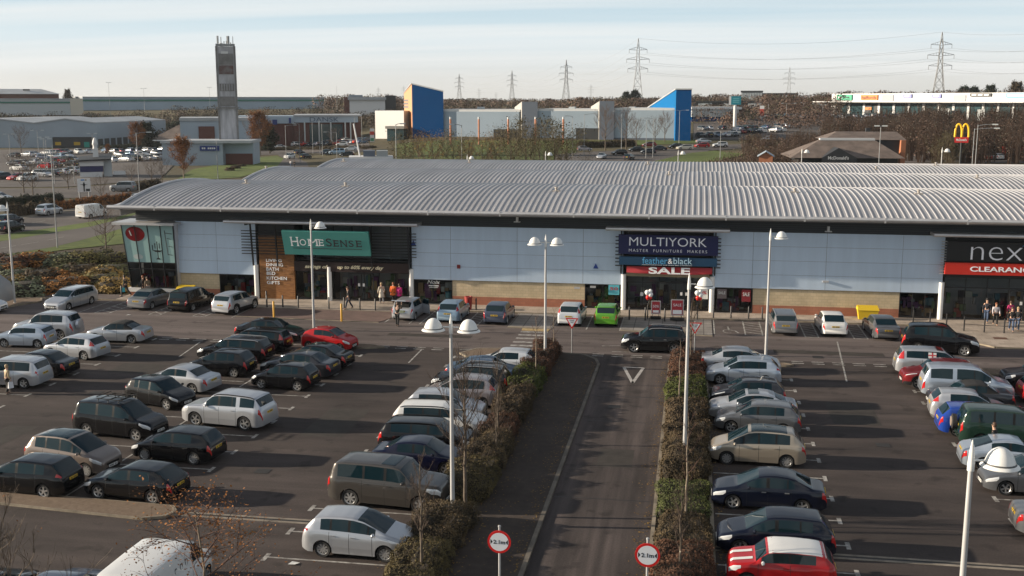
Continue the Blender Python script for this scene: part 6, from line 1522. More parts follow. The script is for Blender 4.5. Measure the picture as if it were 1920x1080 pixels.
for row, (ya, yb_) in enumerate([(535, 548), (512, 528), (492, 506), (476, 486)]):
    for i in range(9 if row < 3 else 0):
        px = -15+i*29+rn.uniform(-8, 8); py = rn.uniform(ya, yb_)-row*0+(6 if px < 60 and row == 0 else 0)-(.03*px if row > 1 else 0)
        if px > 236: continue
        p = G(px, py); 
        if p.x > -47.6 and p.y < 90: continue
        nm, m = smats[(i*3+row*2+rn.randrange(3)) % 7] if not (row == 0 and 2 <= i <= 5) else (smats[0] if i > 3 else smats[3])
        s_ = rn.uniform(1.3, 1.9)
        shrub(p.x, p.y, 0, s_*1.15, s_*1.15, rn.uniform(.9, 1.35), m, 'rounded %s shrub in the bed left of the corner window' % nm, 'shrubs in the bed left of the shops', rn.randrange(4))
sheet('planting_bed', gp([(-120, 552), (236, 546), (250, 470), (240, 458), (120, 470), (-120, 500)]), .012, soil_m)

# fallen leaves under the hedges and along the kerbs
rl = random.Random(91); lt = MB()
for i in range(2600):
    x = rl.choice((-8.3+abs(rl.gauss(0, .7)), -1.3-abs(rl.gauss(0, .35)), -5.7-abs(rl.gauss(0, .4)), -10-abs(rl.gauss(0, .4)), 1.2+abs(rl.gauss(0, .3)))); y = rl.uniform(31, 68); zz = .113 if -8.35 < x < -5.62 else .016
    if abs(x+5.53) < .12: continue
    scatter_leaf(lt, Vector((x, y, zz)), Vector((0, 0, 6)), .045, rl)
lo_ = lt.build('leaf_litter', hgold, None); lo_['kind'] = 'stuff'
# ================================================================= BEYOND THE SHOPS
def gt(l): return [tuple(GT(*p)[:2]) for p in l]
verge_m = grass_m
FAR = 'far'
sheet('grass_verge', gp([(-200, 520), (-120, 500), (0, 486), (120, 468), (240, 456), (262, 404), (200, 421), (150, 441), (60, 462), (0, 474), (-200, 505)]), .006, verge_m)
sheet('main_road', gp([(-200, 507), (0, 479), (100, 463), (150, 451), (200, 437), (262, 418), (300, 400), (300, 385), (262, 394), (235, 408), (170, 425), (100, 436), (0, 453), (-200, 480)]), .012, asphalt_far)
sheet('grass_verge', gp([(-200, 482), (0, 453), (100, 436), (170, 425), (240, 407), (300, 388), (300, 384), (240, 402), (170, 416), (100, 427), (0, 441), (-200, 468)]), .018, verge_m)
sheet('main_road', gp([(-200, 468), (0, 441), (100, 427), (170, 416), (240, 402), (300, 386), (300, 368), (212, 384), (177, 390), (114, 399), (30, 412), (-200, 432)]), .024, asphalt_far)
sheet('pavement', gp([(-200, 432), (30, 412), (114, 399), (177, 390), (212, 384), (300, 368), (300, 365), (212, 380), (177, 385.5), (114, 394), (30, 405), (-200, 424)]), .03, kerb_m)
lm = MB()
for l in ([(0, 466), (30, 461)], [(40, 459.5), (72, 454)], [(88, 451), (120, 444.5)], [(0, 428), (25, 424.5)], [(60, 418.5), (85, 414)]):
    a, b = G(*l[0]), G(*l[1]); d = (b-a).normalized(); n_ = Vector((-d.y, d.x, 0))*.07
    lm.add([tuple(a-n_)[:2]+(.034,), tuple(b-n_)[:2]+(.034,), tuple(b+n_)[:2]+(.034,), tuple(a+n_)[:2]+(.034,)], [(0, 1, 2, 3)])
struct('road_markings', lm, line_m)
sheet('roundabout_road', gp([(-200, 400), (30, 384), (120, 372), (200, 368), (300, 356), (330, 338), (300, 338), (200, 347), (120, 353), (-200, 354)]), .02, asphalt_far)
sheet('far_car_park', gt([(-200, 352), (120, 351), (200, 345), (300, 336), (330, 305), (330, 281), (200, 277), (-200, 279)]), .03, asphalt_far)
sheet('grass_verge', gt([(330, 338), (372, 338), (450, 333), (520, 312), (532, 298), (520, 292), (470, 296), (360, 318)]), .03, verge_m)
sheet('roundabout_road', gt([(500, 318), (530, 296), (520, 290), (470, 292), (480, 284), (700, 284), (760, 300), (620, 303), (640, 318)]), .025, asphalt_far)
sheet('grass_verge', gt([(575, 290), (600, 300), (660, 299), (650, 294), (605, 288)]), .05, verge_m)
sheet('grass_verge', gt([(655, 292), (690, 286), (740, 272), (740, 264), (700, 264), (672, 280)]), .05, verge_m)
sheet('far_car_park', gt([(470, 284), (700, 284), (690, 266), (470, 268)]), .03, asphalt_far, drape=True)
sheet('grass_verge', gt([(740, 302), (1080, 302), (1080, 276), (1330, 268), (1330, 262), (1000, 264), (740, 270)]), .03, verge_m, drape=True, cell=8)
sheet('roundabout_road', gt([(1040, 306), (1240, 304), (1330, 283), (1450, 274), (1450, 266), (1330, 274), (1230, 281), (1120, 284), (1040, 290)]), .07, asphalt_far, drape=True, cell=8)
sheet('grass_verge', gt([(1215, 306), (1330, 306), (1400, 290), (1340, 283), (1290, 288)]), .11, verge_m, drape=True, cell=8)
sheet('far_car_park', gt([(1300, 262), (1560, 262), (1920, 240), (1990, 240), (1990, 216), (1560, 216), (1430, 220), (1300, 232)]), .06, asphalt_far, drape=True, cell=15)
sheet('far_car_park', gt([(1690, 306), (2000, 306), (2000, 282), (1690, 286)]), .05, asphalt_far, drape=True, cell=8)

def frame(name, A, B, label, cat='building', group=None, sink=.4):
    d = B-A; e = empty(name, (A.x, A.y, min(A.z, B.z)-sink), atan2(d.y, d.x), label, cat, group); e['w'] = sqrt(d.x*d.x+d.y*d.y); del e['w']
    return e, sqrt(d.x*d.x+d.y*d.y)
def on(e, px, py, back=0.0):
    """photograph pixel -> (x, z) on the front plane of a frame (pushed back by back metres)"""
    c, s = cos(e.rotation_euler.z), sin(e.rotation_euler.z); n = Vector((-s, c, 0)); o = e.location+n*back
    d = ray(px, py); t = (o-Vector((0, 0, CAMH))).dot(n)/d.dot(n); p = Vector((0, 0, CAMH))+d*t-e.location
    return p.x*c+p.y*s, p.z
def pbox(e, name, px0, px1, py0, py1, m, y0=0, y1=1, base=False, back=0):
    x0, z1 = on(e, px0, py0, back); x1, _ = on(e, px1, py0, back); _, z0 = on(e, (px0+px1)/2, py1, back)
    if base: z0 = 0
    return MB().box(x0, x1, y0+back, y1+back, z0, z1).build(name, m, e)
fw, fg, fb = mat('far_white_wall', (.60, .60, .60), .6), mat('far_grey_wall', (.27, .32, .37), .55, var=.06, vscale=.1), mat('far_blue_grey', (.30, .37, .44), .5, var=.05, vscale=.08)
fdk, fglass = mat('far_dark', (.025, .027, .03), .6), mat('far_glass', (.03, .06, .07), .1)
fbr, fbr2 = mat('far_brick', (.11, .042, .034), .85), mat('far_orange_brick', (.36, .14, .07), .8)
froof, ftile = mat('far_grey_roof', (.36, .38, .40), .6, var=.12, vscale=.15), mat('far_brown_tile', (.13, .10, .085), .85, var=.25, vscale=.5)
fgreen, fblue, fcyan, fsign = mat('stripe_green', (.02, .14, .10), .5), mat('tower_blue', (.0002, .046, .155), .8, spec=.05, var=.05, vscale=.1), mat('tower_cyan', (.002, .11, .29), .7, spec=.1), mat('far_sign_navy', (.01, .03, .16), .5)
forange = mat('tower_tan', (.56, .27, .13), .6); fpyl = mat('pylon_box', (.085, .105, .14), .6); fred = mat('far_red', (.45, .05, .03), .5); forng = mat('far_orange', (.62, .18, .02), .5); fgold = mat('arch_yellow', (.80, .48, .015), .35)
fpale = mat('far_pale_wall', (.42, .45, .46), .6)

# -- grey warehouse at the left
A, C_, B_ = GT(-70, 277), GT(183, 276.5), GT(312, 259)
e, wl = frame('warehouse', A, C_, 'wide pale grey warehouse behind the left car park, double-pitched roof'); bk = Vector((B_.x-C_.x, B_.y-C_.y, 0)); c, s = cos(e.rotation_euler.z), sin(e.rotation_euler.z); bx_, by_ = bk.x*c+bk.y*s, -bk.x*s+bk.y*c
_, he = on(e, 183, 231.5); _, hp = on(e, 118, 224)
prof = [(0, hp*.99), (wl*.27, hp), (wl*.54, he), (wl*.77, hp), (wl, he)]
mb = MB(); n = len(prof)
mb.v = [(x, 0, 0) for x, _ in prof]+[(x, 0, z) for x, z in prof]+[(x+bx_, by_, 0) for x, _ in prof]+[(x+bx_, by_, z) for x, z in prof]
for i in range(n-1): mb.f.append((i, i+1, n+i+1, n+i)); mb.m.append(0)
mb.f.append((n-1, 3*n-1, 4*n-1, 2*n-1)); mb.m.append(0)
mb.build('wall', fg, e)
mb = MB(); mb.v = [(x, -.3, z+.05) for x, z in prof]+[(x+bx_, by_, z+.05) for x, z in prof]+[(x, -.3, z+.4) for x, z in prof]+[(x+bx_, by_, z+.4) for x, z in prof]
for i in range(n-1): mb.f += [(2*n+i, 2*n+i+1, 3*n+i+1, 3*n+i), (i, i+1, 2*n+i+1, 2*n+i)]; mb.m += [0, 0]
mb.f.append((n-1, 2*n-1, 4*n-1, 3*n-1)); mb.m.append(0)
mb.build('roof', froof, e)
pbox(e, 'entrance', 100, 174, 257, 276, fdk, -1.2, -.05, base=True)
for (a, b) in ((105, 116), (140, 152)): pbox(e, 'poster', a, b, 266, 272, mat('far_yellow', (.45, .28, .02), .6), -1.3, -1.2)
pbox(e, 'poster', 159, 169, 266, 276, mat('far_teal', (.02, .25, .2), .5), -1.3, -1.2)
x0, _ = on(e, 183, 276)
mb = MB()
for k in range(12): t0, t1 = (k+.1)/12, (k+.85)/12; mb.add([(x0+bx_*t0+.1, by_*t0, 0.3), (x0+bx_*t1+.1, by_*t1, .3), (x0+bx_*t1+.1, by_*t1, he*.38), (x0+bx_*t0+.1, by_*t0, he*.38)], [(0, 1, 2, 3)])
mb.build('window_band', fdk, e)
# -- long white shed with a green band
for (a, b, D0, D1, ty, by2, lab, gy) in [(-60, 131, 560, 560, 184.5, 204, 'nearer white shed with green band at the far left', (190.5, 193.5)), (155, 607, 640, 700, 181, 201, 'longest white shed with green band along the skyline behind the tower', (186.3, 189.8))]:
    P, Q = AT(a, by2, D0), AT(b, by2, D1); P.z = Q.z = min(P.z, Q.z)
    e, wl = frame('distribution_shed', P, Q, lab, sink=3)
    pbox(e, 'wall', a, b, ty+2, by2, fb if a > 100 else fpale, 0, 30, base=True); pbox(e, 'green_band', a, b, gy[0], gy[1], fgreen, -.3, .05); pbox(e, 'roof', a-1, b+1, ty, ty+2.2, froof, -.4, 30.5)
    if a < 0: pbox(e, 'end_bay', 131, 155, ty, by2, mat('cream_wall', (.52, .48, .40), .6), -.2, 20, base=True)
P, Q = AT(-70, 189, 640), AT(112, 189, 640); e, wl = frame('office_block', P, Q, 'brick office block with grey hipped roof at the far left skyline', sink=6)
pbox(e, 'wall', -70, 110, 175, 195, fbr, 0, 22, base=True)
x0, z0 = on(e, -72, 176); x1, _ = on(e, 113, 176); _, z1 = on(e, 60, 166.5)
MB().hexa([(x0, -1, z0), (x1, -1, z0), (x1, 24, z0), (x0, 24, z0), (x0+8, 10, z1), (x1-9, 10, z1), (x1-9, 13, z1), (x0+8, 13, z1)]).build('roof', froof, e); pbox(e, 'roof_vent', 43, 56, 167, 169.5, fdk, 5, 6)
# -- concrete tower with aerials
P = GT(430, 270); P = AT(430, 266, 300); P.z = 0
hw = 18.0*MPP(P); e = empty('concrete_tower', (P.x, P.y, 0), atan2(P.y, P.x)-pi/2, 'tall grey concrete tower with red brick panels and aerials on top', 'tower')
conc = mat('tower_concrete', (.38, .38, .405), .85, var=.22, vscale=.35, stretch=(3, 3, .5)); conc2 = mat('tower_concrete_dark', (.19, .185, .185), .85, var=.2, vscale=.5); tred = mat('tower_red', (.115, .06, .055), .85, col2=(.17, .155, .155), vscale=.8)
ht = AT(428, 88, 300).z
def tz(py): return AT(430, py, 300).z
MB().box(-hw*.80, hw*.80, -hw*.8, hw*.8, 0, ht).build('shaft', conc, e)
for sx in (-1, 1): MB().box(min(sx*hw*.8, sx*hw), max(sx*hw*.8, sx*hw), -hw*.9, hw*.8, 0, ht+.1).build('edge_column', conc2, e)
for (a, b, m) in [(101, 122, conc2), (123, 139.5, tred), (157, 171, conc2), (181, 199, conc2)]: MB().box(-hw*.72, hw*.72, -hw*.84, -hw*.8, tz(b), tz(a)).build('brick_panel' if m is tred else 'recessed_panel', m, e)
for k in range(5): MB().box(-hw*.5+k*hw*.25-.08, -hw*.5+k*hw*.25+.08, -hw*.88, -hw*.84, tz(170), tz(158)).build('rib', conc, e)
MB().box(-hw*.45, hw*.25, -hw*.86, -hw*.8, tz(101.5), tz(97)).build('notice_board', fw, e); MB().box(-hw*1.2, hw*1.1, -hw*1.0, hw, tz(203), tz(200.5)).build('ledge', conc2, e)
for (dx, dy, h0, h1, r_) in [(-.72, -.5, 88, 68, .28), (-.4, .3, 88, 69, .12), (.3, -.3, 88, 68, .42), (.12, .4, 88, 76, .1), (.78, 0, 88, 68, .09), (-.1, -.6, 88, 78, .12), (.55, .5, 88, 79, .14)]:
    MB().tube([(dx*hw, dy*hw, ht-.1), (dx*hw, dy*hw, tz(h1)-.8)], .09, 6).tube([(dx*hw, dy*hw, tz(h1)-1.9), (dx*hw, dy*hw, tz(h1))], r_, 6).build('aerial', galv_m, e)
MB().lathe([(.001, 0), (.5, .12), (.62, .3)], 14, 'y', c=(-hw*.4, -hw*.5, tz(85))).build('dish', fw, e)
MB().box(-hw*.95, hw*.95, -hw*.85, -hw*.78, ht+.05, ht+.7).build('parapet_rail', galv_m, e)
# -- pub with brown hipped roof, pale industrial units, dealer sheds
P, Q = GT(288, 276), GT(398, 276); e, wl = frame('pub', P, Q, 'low brick pub with brown tiled hipped roof left of the tower')
pbox(e, 'wall', 292, 395, 262, 276, fbr, 0, 14, base=True); x0, z0 = on(e, 282, 262); x1, _ = on(e, 402, 262); _, z1 = on(e, 330, 234); pbox(e, 'window_band', 294, 322, 265, 275, fglass, -.1, .1)
MB().hexa([(x0, -1.5, z0), (x1, -1.5, z0), (x1, 16, z0), (x0, 16, z0), (x0+8.5, 7, z1), (x1-11, 7, z1), (x1-11, 8, z1), (x0+8.5, 8, z1)]).build('roof', ftile, e); MB().box(x0, x1, -1.55, -1.4, z0-.4, z0).build('fascia', fw, e)
P, Q = GT(337, 262), GT(470, 262); P, Q = AT(337, 262, 385), AT(472, 262, 385); P.z = Q.z = 0; e, wl = frame('industrial_unit', P, Q, 'pale blue-white industrial unit just behind the tower')
pbox(e, 'wall', 337, 472, 226, 262, fb, 0, 25, base=True); pbox(e, 'roof', 336, 474, 221, 226.5, froof, -.4, 26); pbox(e, 'brick_bay', 372, 402, 237, 262, fbr, -.4, .02, base=True)
P, Q = GT(303, 310), GT(420, 310); e, wl = frame('showroom', P, Q, 'low grey flat-roofed showroom with navy sign below the tower')
pbox(e, 'wall', 303, 417, 268, 311, fg, 0, 9, base=True); pbox(e, 'roof', 301, 472, 263.5, 268.5, froof, -.5, 12); pbox(e, 'annex_wall', 417, 470, 268, 308, fb, 3, 11, base=True); pbox(e, 'brick_base', 418, 469, 289, 308, fbr, 2.8, 3.05, base=True)
sg_ = pbox(e, 'sign_board', 375, 411, 273.5, 282.5, fsign, -.3, 0); 
for k in range(7):
    if k != 2: pbox(e, 'sign_letter', 379+k*3.7, 381.8+k*3.7, 276.5, 279.5, fw, -.36, -.3)
# -- furniture barn with its long fascia name
P, Q = AT(545, 264, 402), AT(677, 263, 402); P.z = Q.z = 0; e, wl = frame('furniture_store', P, Q, 'white fronted furniture store with DANSK lettering across its fascia')
pbox(e, 'wall', 552, 676, 229, 264, fbr, 0, 30, base=True); pbox(e, 'fascia', 553, 671, 217.5, 229.5, fb, -.8, 30); pbox(e, 'roof', 550, 678, 215.5, 218, froof, -1.2, 31)
pbox(e, 'side_wing', 440, 553, 221, 264, fbr, 3, 25, base=True); pbox(e, 'wing_fascia', 440, 553, 218, 232, fb, 2.6, 25)
pbox(e, 'glazing', 580, 642, 233, 262, fglass, -.25, .05, base=True)
for k in (571, 598, 620, 647, 657): pbox(e, 'column', k-1.3, k+1.3, 229, 263, fpale, -1.2, -.3, base=True)
x, z = on(e, 608, 223.8); a_, _ = on(e, 581, 224); b_, _ = on(e, 635, 224); letters('lettering', 'DANSK', mat('dark_blue_letter', (.04, .07, .12), .5), e, (x, -.95, z), 1, fit=(b_-a_, 8*MPP(P)), offset=-.01)
pbox(e, 'blue_sign', 510, 519, 224.5, 234, fsign, 2.3, 2.6); pbox(e, 'blue_sign', 541, 545, 221, 231, fsign, 2.2, 2.6)
def totem(px, w_, ty, by2, bands, label, D=None, name='totem_sign'):
    P = GT(px, by2) if not D else AT(px, by2, D); m_ = MPP(P); e = empty(name, (P.x, P.y, P.z-.2), atan2(P.y, P.x)-pi/2, label, 'sign'); hh = (by2-ty)*m_
    MB().box(-w_*m_/2, w_*m_/2, 0, .4, 0, hh).build('panel', bands[0][0], e)
    for (m, t0, t1, k) in bands[1:]: MB().box(-w_*m_/2*k, w_*m_/2*k, -.06, 0, hh*t0, hh*t1).build('band', m, e)
    return e
totem(532.5, 14, 228, 268, [(forng,), (fsign, .62, .72, .7), (fw, .55, .60, .7), (fsign, .40, .52, .7), (fw, .33, .38, .7), (fsign, .02, .30, .7), (fbr, .78, .95, .6)], 'tall orange price totem with dark panels left of the furniture store')
totem(698, 8, 240.5, 266, [(fw,), (fred, .55, .80, 1.02), (mat('totem_green', (.05, .22, .12), .5), .10, .32, .8)], 'short white and red totem beside the white block')
totem(1428, 8, 198, 226, [(fw,), (fred, .35, .78, 1.02)], 'red and white totem by the far right car park')
# -- big leisure building with blue towers
P, Q = GT(702, 266), GT(1297, 263.5); zb = min(P.z, Q.z); P.z = Q.z = zb; e, wl = frame('leisure_building', P, Q, 'large pale leisure building with two blue towers and grey fins')
xa_, za_ = on(e, 703, 207.5, 18); xb_, zb_2 = on(e, 757, 207.5, -1)
MB().hexa([(xa_, 18, 0), (xb_, -1, 0), (xb_, 30, 0), (xa_, 30, 0), (xa_, 18, za_), (xb_, -1, zb_2), (xb_, 30, za_), (xa_, 30, za_)]).build('white_block', mat('block_white', (.37, .37, .365), .6), e)
pbox(e, 'porch_roof', 731, 766, 236, 241, mat('porch_grey', (.22, .21, .19), .6), -4, 0); pbox(e, 'porch_glass', 733, 764, 241, 266, fglass, -3.4, 0, base=True)
def wedge(name, pl, pr, pb, back, tl_, tr_, tb_, m, sm, sname, cop=None, base=262):
    """block seen from its corner: front face pl..pr, left side running back to pb"""
    xl, zl = on(e, pl, tl_, -2); xr, zr = on(e, pr, tr_, -2); xb, zb2 = on(e, pb, tb_, back); dx = xb-xl; zrb = zb2+(zr-zl)
    t_ = MB().add([(xl, -2, 0), (xr, -2, 0), (xr, -2, zr), (xl, -2, zl), (xr+dx, back, 0), (xr+dx, back, zrb), (xb, back, zb2), (xb, back, 0)], [(0, 1, 2, 3), (1, 4, 5, 2), (3, 2, 5, 6), (4, 7, 6, 5)]).build(name, m, e)
    MB().add([(xb, back, 0), (xl, -2, 0), (xl, -2, zl), (xb, back, zb2), (xb+.1, back, 0), (xl+.1, -1.9, 0)], [(0, 1, 2, 3)]).build(sname, sm, t_)
    if cop: MB().hexa([(xl-.2, -2.3, zl), (xr+.2, -2.3, zr), (xr+dx+.2, back, zrb), (xb-.2, back, zb2), (xl-.2, -2.3, zl+.35), (xr+.2, -2.3, zr+.35), (xr+dx+.2, back, zrb+.35), (xb-.2, back, zb2+.35)]).build('coping', cop, t_)
    return t_
tb_ = wedge('blue_tower', 772, 831, 757.5, 14, 157.5, 172, 175, fblue, forange, 'tan_side', froof)
for k in range(3):
    xs, zs = on(e, 764.5, 188+6*k, 6); MB().box(xs-1.2, xs+1.0, 5.3, 5.4, zs-.4, zs+.25).build('sign_line', fpale, tb_)
for (a, b, ty) in [(812, 975, 209), (1008, 1123, 208), (1152, 1266, 206.5)]:
    pbox(e, 'wall', a, b, ty, 264, fb, -1.0, 22, base=True); pbox(e, 'wall_base', a, b, 258, 264, fpyl, -1.15, -1, base=True)
    x0, z0 = on(e, a, ty, -1); x1, _ = on(e, b, ty, -1)
    MB().box(x0, x1, -.8, 22, z0, z0+.7).build('roof_edge', fw, e)
fs_ = mat('fin_side', (.36, .35, .33), .6)
wedge('grey_fin', 978.5, 1008, 965, 9, 190.5, 190.5, 201, fpyl, fs_, 'pale_side'); wedge('grey_fin', 1124, 1152, 1108, 9, 189.5, 189.5, 200, fpyl, fs_, 'pale_side')
wedge('blue_tower', 1268, 1297, 1210, 30, 168, 168, 206, fblue, fcyan, 'cyan_slope', froof)
for (a, b, ty) in [(928, 975, 242), (1082, 1125, 240)]: pbox(e, 'loading_bay', a, b, ty, 264, fdk, -1.6, -1, base=True)
for k, (a, w_) in enumerate([(900, 8), (1072, 8), (1185, 8)]): x0, z0 = on(e, a, 206, 8); MB().box(x0-1, x0+1, 8, 10, z0-1, z0+1).build('roof_unit', fpale, e)
for px in (845, 898, 953, 1004, 1056): 
    q_ = GT(px, 271); m_ = MPP(q_); o = MB().tube([(0, 0, 0), (0, 0, 47*m_)], .28, 8).tube([(0, 0, 47*m_), (0, 0, 51*m_)], .3, 8, 1).build('orange_column', [mat('column_orange', (.50, .20, .11), .6), fw], None, smooth=50, loc=q_); tag(o, 'orange column with white cap standing before the leisure building', 'column', 'orange columns along the leisure building')
# -- burger restaurant
P, Q = GT(1486, 302), GT(1692, 302); P, Q = AT(1486, 300, 236), AT(1692, 300, 240); P.z = Q.z = terrain(P.x, P.y)-.2
e, wl = frame('restaurant', P, Q, 'brown-roofed fast food restaurant with white name on its dark gable')
pbox(e, 'wall', 1500, 1680, 293, 303, fdk, 1.5, 16, base=True)
x0, z0 = on(e, 1482, 296); x1, _ = on(e, 1698, 296); xa, z1 = on(e, 1537, 262, 8); xb, _ = on(e, 1640, 262, 8)
MB().hexa([(x0, 0, z0), (x1, 0, z0), (x1, 17, z0), (x0, 17, z0), (xa, 8, z1), (xb, 8, z1), (xb, 9, z1), (xa, 9, z1)]).build('roof', ftile, e)
MB().box(xa, xb, 7.6, 9.2, z1-.1, z1+.35).build('ridge_cap', fw, e)
ga, gz = on(e, 1541, 296, -1); gb, _ = on(e, 1607, 296, -1); gc, gt_ = on(e, 1573, 277.5, -1)
MB().add([(ga, -1, 0), (gb, -1, 0), (gb, -1, gz), (gc, -1, gt_), (ga, -1, gz), (gc, 5, gt_), (ga, 3, gz), (gb, 3, gz)], [(0, 1, 2, 3, 4), (4, 3, 5, 6), (3, 2, 7, 5)]).build('gable', fdk, e)
x, z = on(e, 1572, 296, -1.1); a_, _ = on(e, 1552, 296, -1.1); b_, _ = on(e, 1591, 296, -1.1); letters('lettering', "McDonald's", fw, e, (x, -1.12, z), 1, fit=(b_-a_, 6.2*MPP(P)), offset=.02)
x0, z0 = on(e, 1545, 262, 14); x1, _ = on(e, 1700, 262, 14); _, zg = on(e, 1600, 262, 14); xa, z1 = on(e, 1568, 247, 19); xb, _ = on(e, 1682, 247, 19)
MB().box(x0+1, x1-1.5, 14.5, 26, 0, z0).build('upper_wall', fdk, e); MB().hexa([(x0, 14, z0), (x1, 14, z0), (x1, 27, z0), (x0, 27, z0), (xa, 19, z1), (xb, 19, z1), (xb, 21, z1), (xa, 21, z1)]).build('upper_roof', ftile, e)
pbox(e, 'brick_pier', 1690, 1699, 263, 300, fbr2, 0, 2, base=True, back=13); pbox(e, 'chimney', 1624, 1632, 240, 249, fdk, 0, 1, back=20)
# golden arches sign
P = AT(1800, 303, 225); P.z = terrain(P.x, P.y); m_ = MPP(P); e = empty('arches_sign', (P.x, P.y, P.z), atan2(P.y, P.x)-pi/2, 'yellow double arch sign over a red name panel on a dark pole', 'sign')
def sz(py): return AT(1800, py, 225).z-P.z
MB().tube([(0, 0, 0), (0, 0, sz(262))], .16, 8).build('pole', fdk, e, smooth=50); rp_ = MB().box(-12*m_, 12*m_, -.15, .2, sz(267.5), sz(257)).build('name_panel', mat('arch_red', (.38, .012, .012), .5), e)
letters('lettering', "McDonald's", fw, rp_, (0, -.18, sz(262)), 1, fit=(18*m_, 4.5*m_), offset=.015)
for s_ in (-1, 1):
    pts = []
    for k in range(13): t = pi*k/12; pts.append((s_*6*m_-6*m_*.98*cos(t), 0, sz(257)+(24*m_)*(sin(t)**.62 if 0 < k < 12 else 0)))
    MB().tube(pts, [1.9*m_]*13, 8).build('arch', fgold, e, smooth=60)
# -- retail terrace on the right
P, Q = AT(1559, 221, 520), AT(2010, 220, 440); Q.z = P.z; e, wl = frame('retail_terrace', P, Q, 'long white retail terrace with coloured shop signs at the right skyline')
pbox(e, 'wall', 1560, 2010, 176, 222, fw, 0, 40, base=True); pbox(e, 'glazing', 1572, 2010, 194, 221, fglass, -.2, .02, base=True); pbox(e, 'canopy', 1543, 2010, 190, 192, fw, -6, 0)
for a in range(1564, 2000, 28): pbox(e, 'pier', a, a+4, 193, 221, fw, -.6, -.2, base=True)
for (a, b) in ((1655, 1676), (1789, 1812)): pbox(e, 'recessed_bay', a, b, 178, 190, mat('bay_grey', (.30, .31, .34), .6), -.3, .01)
def shopsign(a, b, t, u, m, txt=None, tm=None):
    s_ = pbox(e, 'sign_board', a, b, t, u, m, -.6, -.05)
    if txt: x, z = on(e, (a+b)/2, (t+u)/2); x0, _ = on(e, a+2, t); x1, _ = on(e, b-2, t); letters('lettering', txt, tm or fw, s_, (x, -.65, z), 1, fit=(x1-x0, (u-t)*.62*MPP(P)), offset=.015)
shopsign(1571, 1599, 177.5, 188, mat('shop_green', (.02, .30, .17), .5)); shopsign(1616, 1647, 178, 187.5, forng, 'halfords', mat('halfords_ink', (.06, .02, .01), .6)); pbox(e, 'sign_mark', 1574, 1581, 181, 184.5, fw, -.66, -.6); pbox(e, 'sign_mark', 1583, 1594, 181.5, 184, mat('dark_green', (.01, .08, .05), .6), -.66, -.6)
for (a, b) in ((1695, 1711), (1749, 1766)): shopsign(a, b, 176.5, 183.5, mat('shop_lilac', (.20, .22, .48), .5)); pbox(e, 'sign_mark', a+4, b-4, 177.5, 182, fw, -.66, -.6)
shopsign(1821, 1860, 175, 181, fdk)
for k in range(3): pbox(e, 'sign_mark', 1824+11.5*k, 1833+11.5*k, 176.5, 179.3, fw, -.66, -.6)
shopsign(1888, 1935, 174.5, 183, mat('shop_skyblue', (.13, .38, .72), .5)); pbox(e, 'sign_mark', 1891, 1930, 177, 180.5, fw, -.66, -.6)
for (a, b) in ((1624, 1636), (1641, 1653)): pbox(e, 'window_stack', a, b, 194, 212, fdk, -.5, -.2)
pbox(e, 'orange_band', 1624, 1636, 201, 206, forng, -.6, -.5)
for (a, b, t) in ((1778, 1795, 203), (1847, 1860, 205)): pbox(e, 'white_hoarding', a, b, t, 221, fpale, -4, -3.5, base=True)
# -- low buildings in the right middle distance
P, Q = GT(1297, 228), GT(1392, 227); zb = min(P.z, Q.z); P.z = Q.z = zb; e, wl = frame('low_store', P, Q, 'low white store with a blue base right of the second blue tower')
pbox(e, 'wall', 1297, 1385, 207, 228, fblue, 0, 12, base=True); pbox(e, 'fascia', 1297, 1385, 204, 219, fpale, -.5, 14); pbox(e, 'roof', 1296, 1390, 200.5, 205, fw, -1, 20)
for (a, b, t, u, D, lab, wm) in [(1300, 1440, 190, 203, 560, 'dark office block with pale window bays on the right hillside', fdk), (1430, 1496, 175.5, 186, 900, 'distant terrace with white gables under the skyline', fbr), (1390, 1430, 171, 183, 820, 'dark-roofed house group left of the distant terrace', fpale)]:
    P, Q = AT(a, u, D), AT(b, u, D); P.z = Q.z = min(P.z, Q.z); e, wl = frame('distant_building', P, Q, lab, sink=5); pbox(e, 'wall', a, b, t+2, u, wm, 0, 10, base=True); pbox(e, 'roof', a-1, b+1, t-1, t+2.2, fdk, -.5, 11)
    n = 3 if a == 1300 else 8
    for k in range(n): w_ = (b-a)/n; pbox(e, 'window_bay', a+w_*k+w_*.2, a+w_*k+w_*.75, t+3, u-1.5, fpale, -.2, .02)
for (px, py, D, w_) in [(1268, 189, 700, 9), (667, 186, 520, 12), (1350, 197, 700, 14)]:
    P, Q = AT(px-w_, py, D), AT(px+w_, py, D); P.z = Q.z = P.z; e, wl = frame('distant_house', P, Q, 'small pale roofed house among the far trees', sink=4, group='distant houses among the trees'); pbox(e, 'wall', px-w_, px+w_, py-5, py, fpale, 0, 7, base=True); pbox(e, 'roof', px-w_-1, px+w_+1, py-8, py-4.8, fg, -.5, 8)
P, Q = AT(648, 192, 520), AT(735, 192, 520); P.z = Q.z = P.z; e, wl = frame('station_building', P, Q, 'long low building with a curved grey roof on the bank left of the blue tower', sink=6)
pbox(e, 'wall', 655, 722, 187, 193, fw, 0, 10, base=True); pbox(e, 'roof', 652, 724, 182, 187.2, froof, -1, 11); pbox(e, 'end_gable', 645, 655, 182, 193, fbr, 0, 9, base=True); pbox(e, 'end_gable', 722, 742, 179, 190, fdk, 0, 9, base=True)
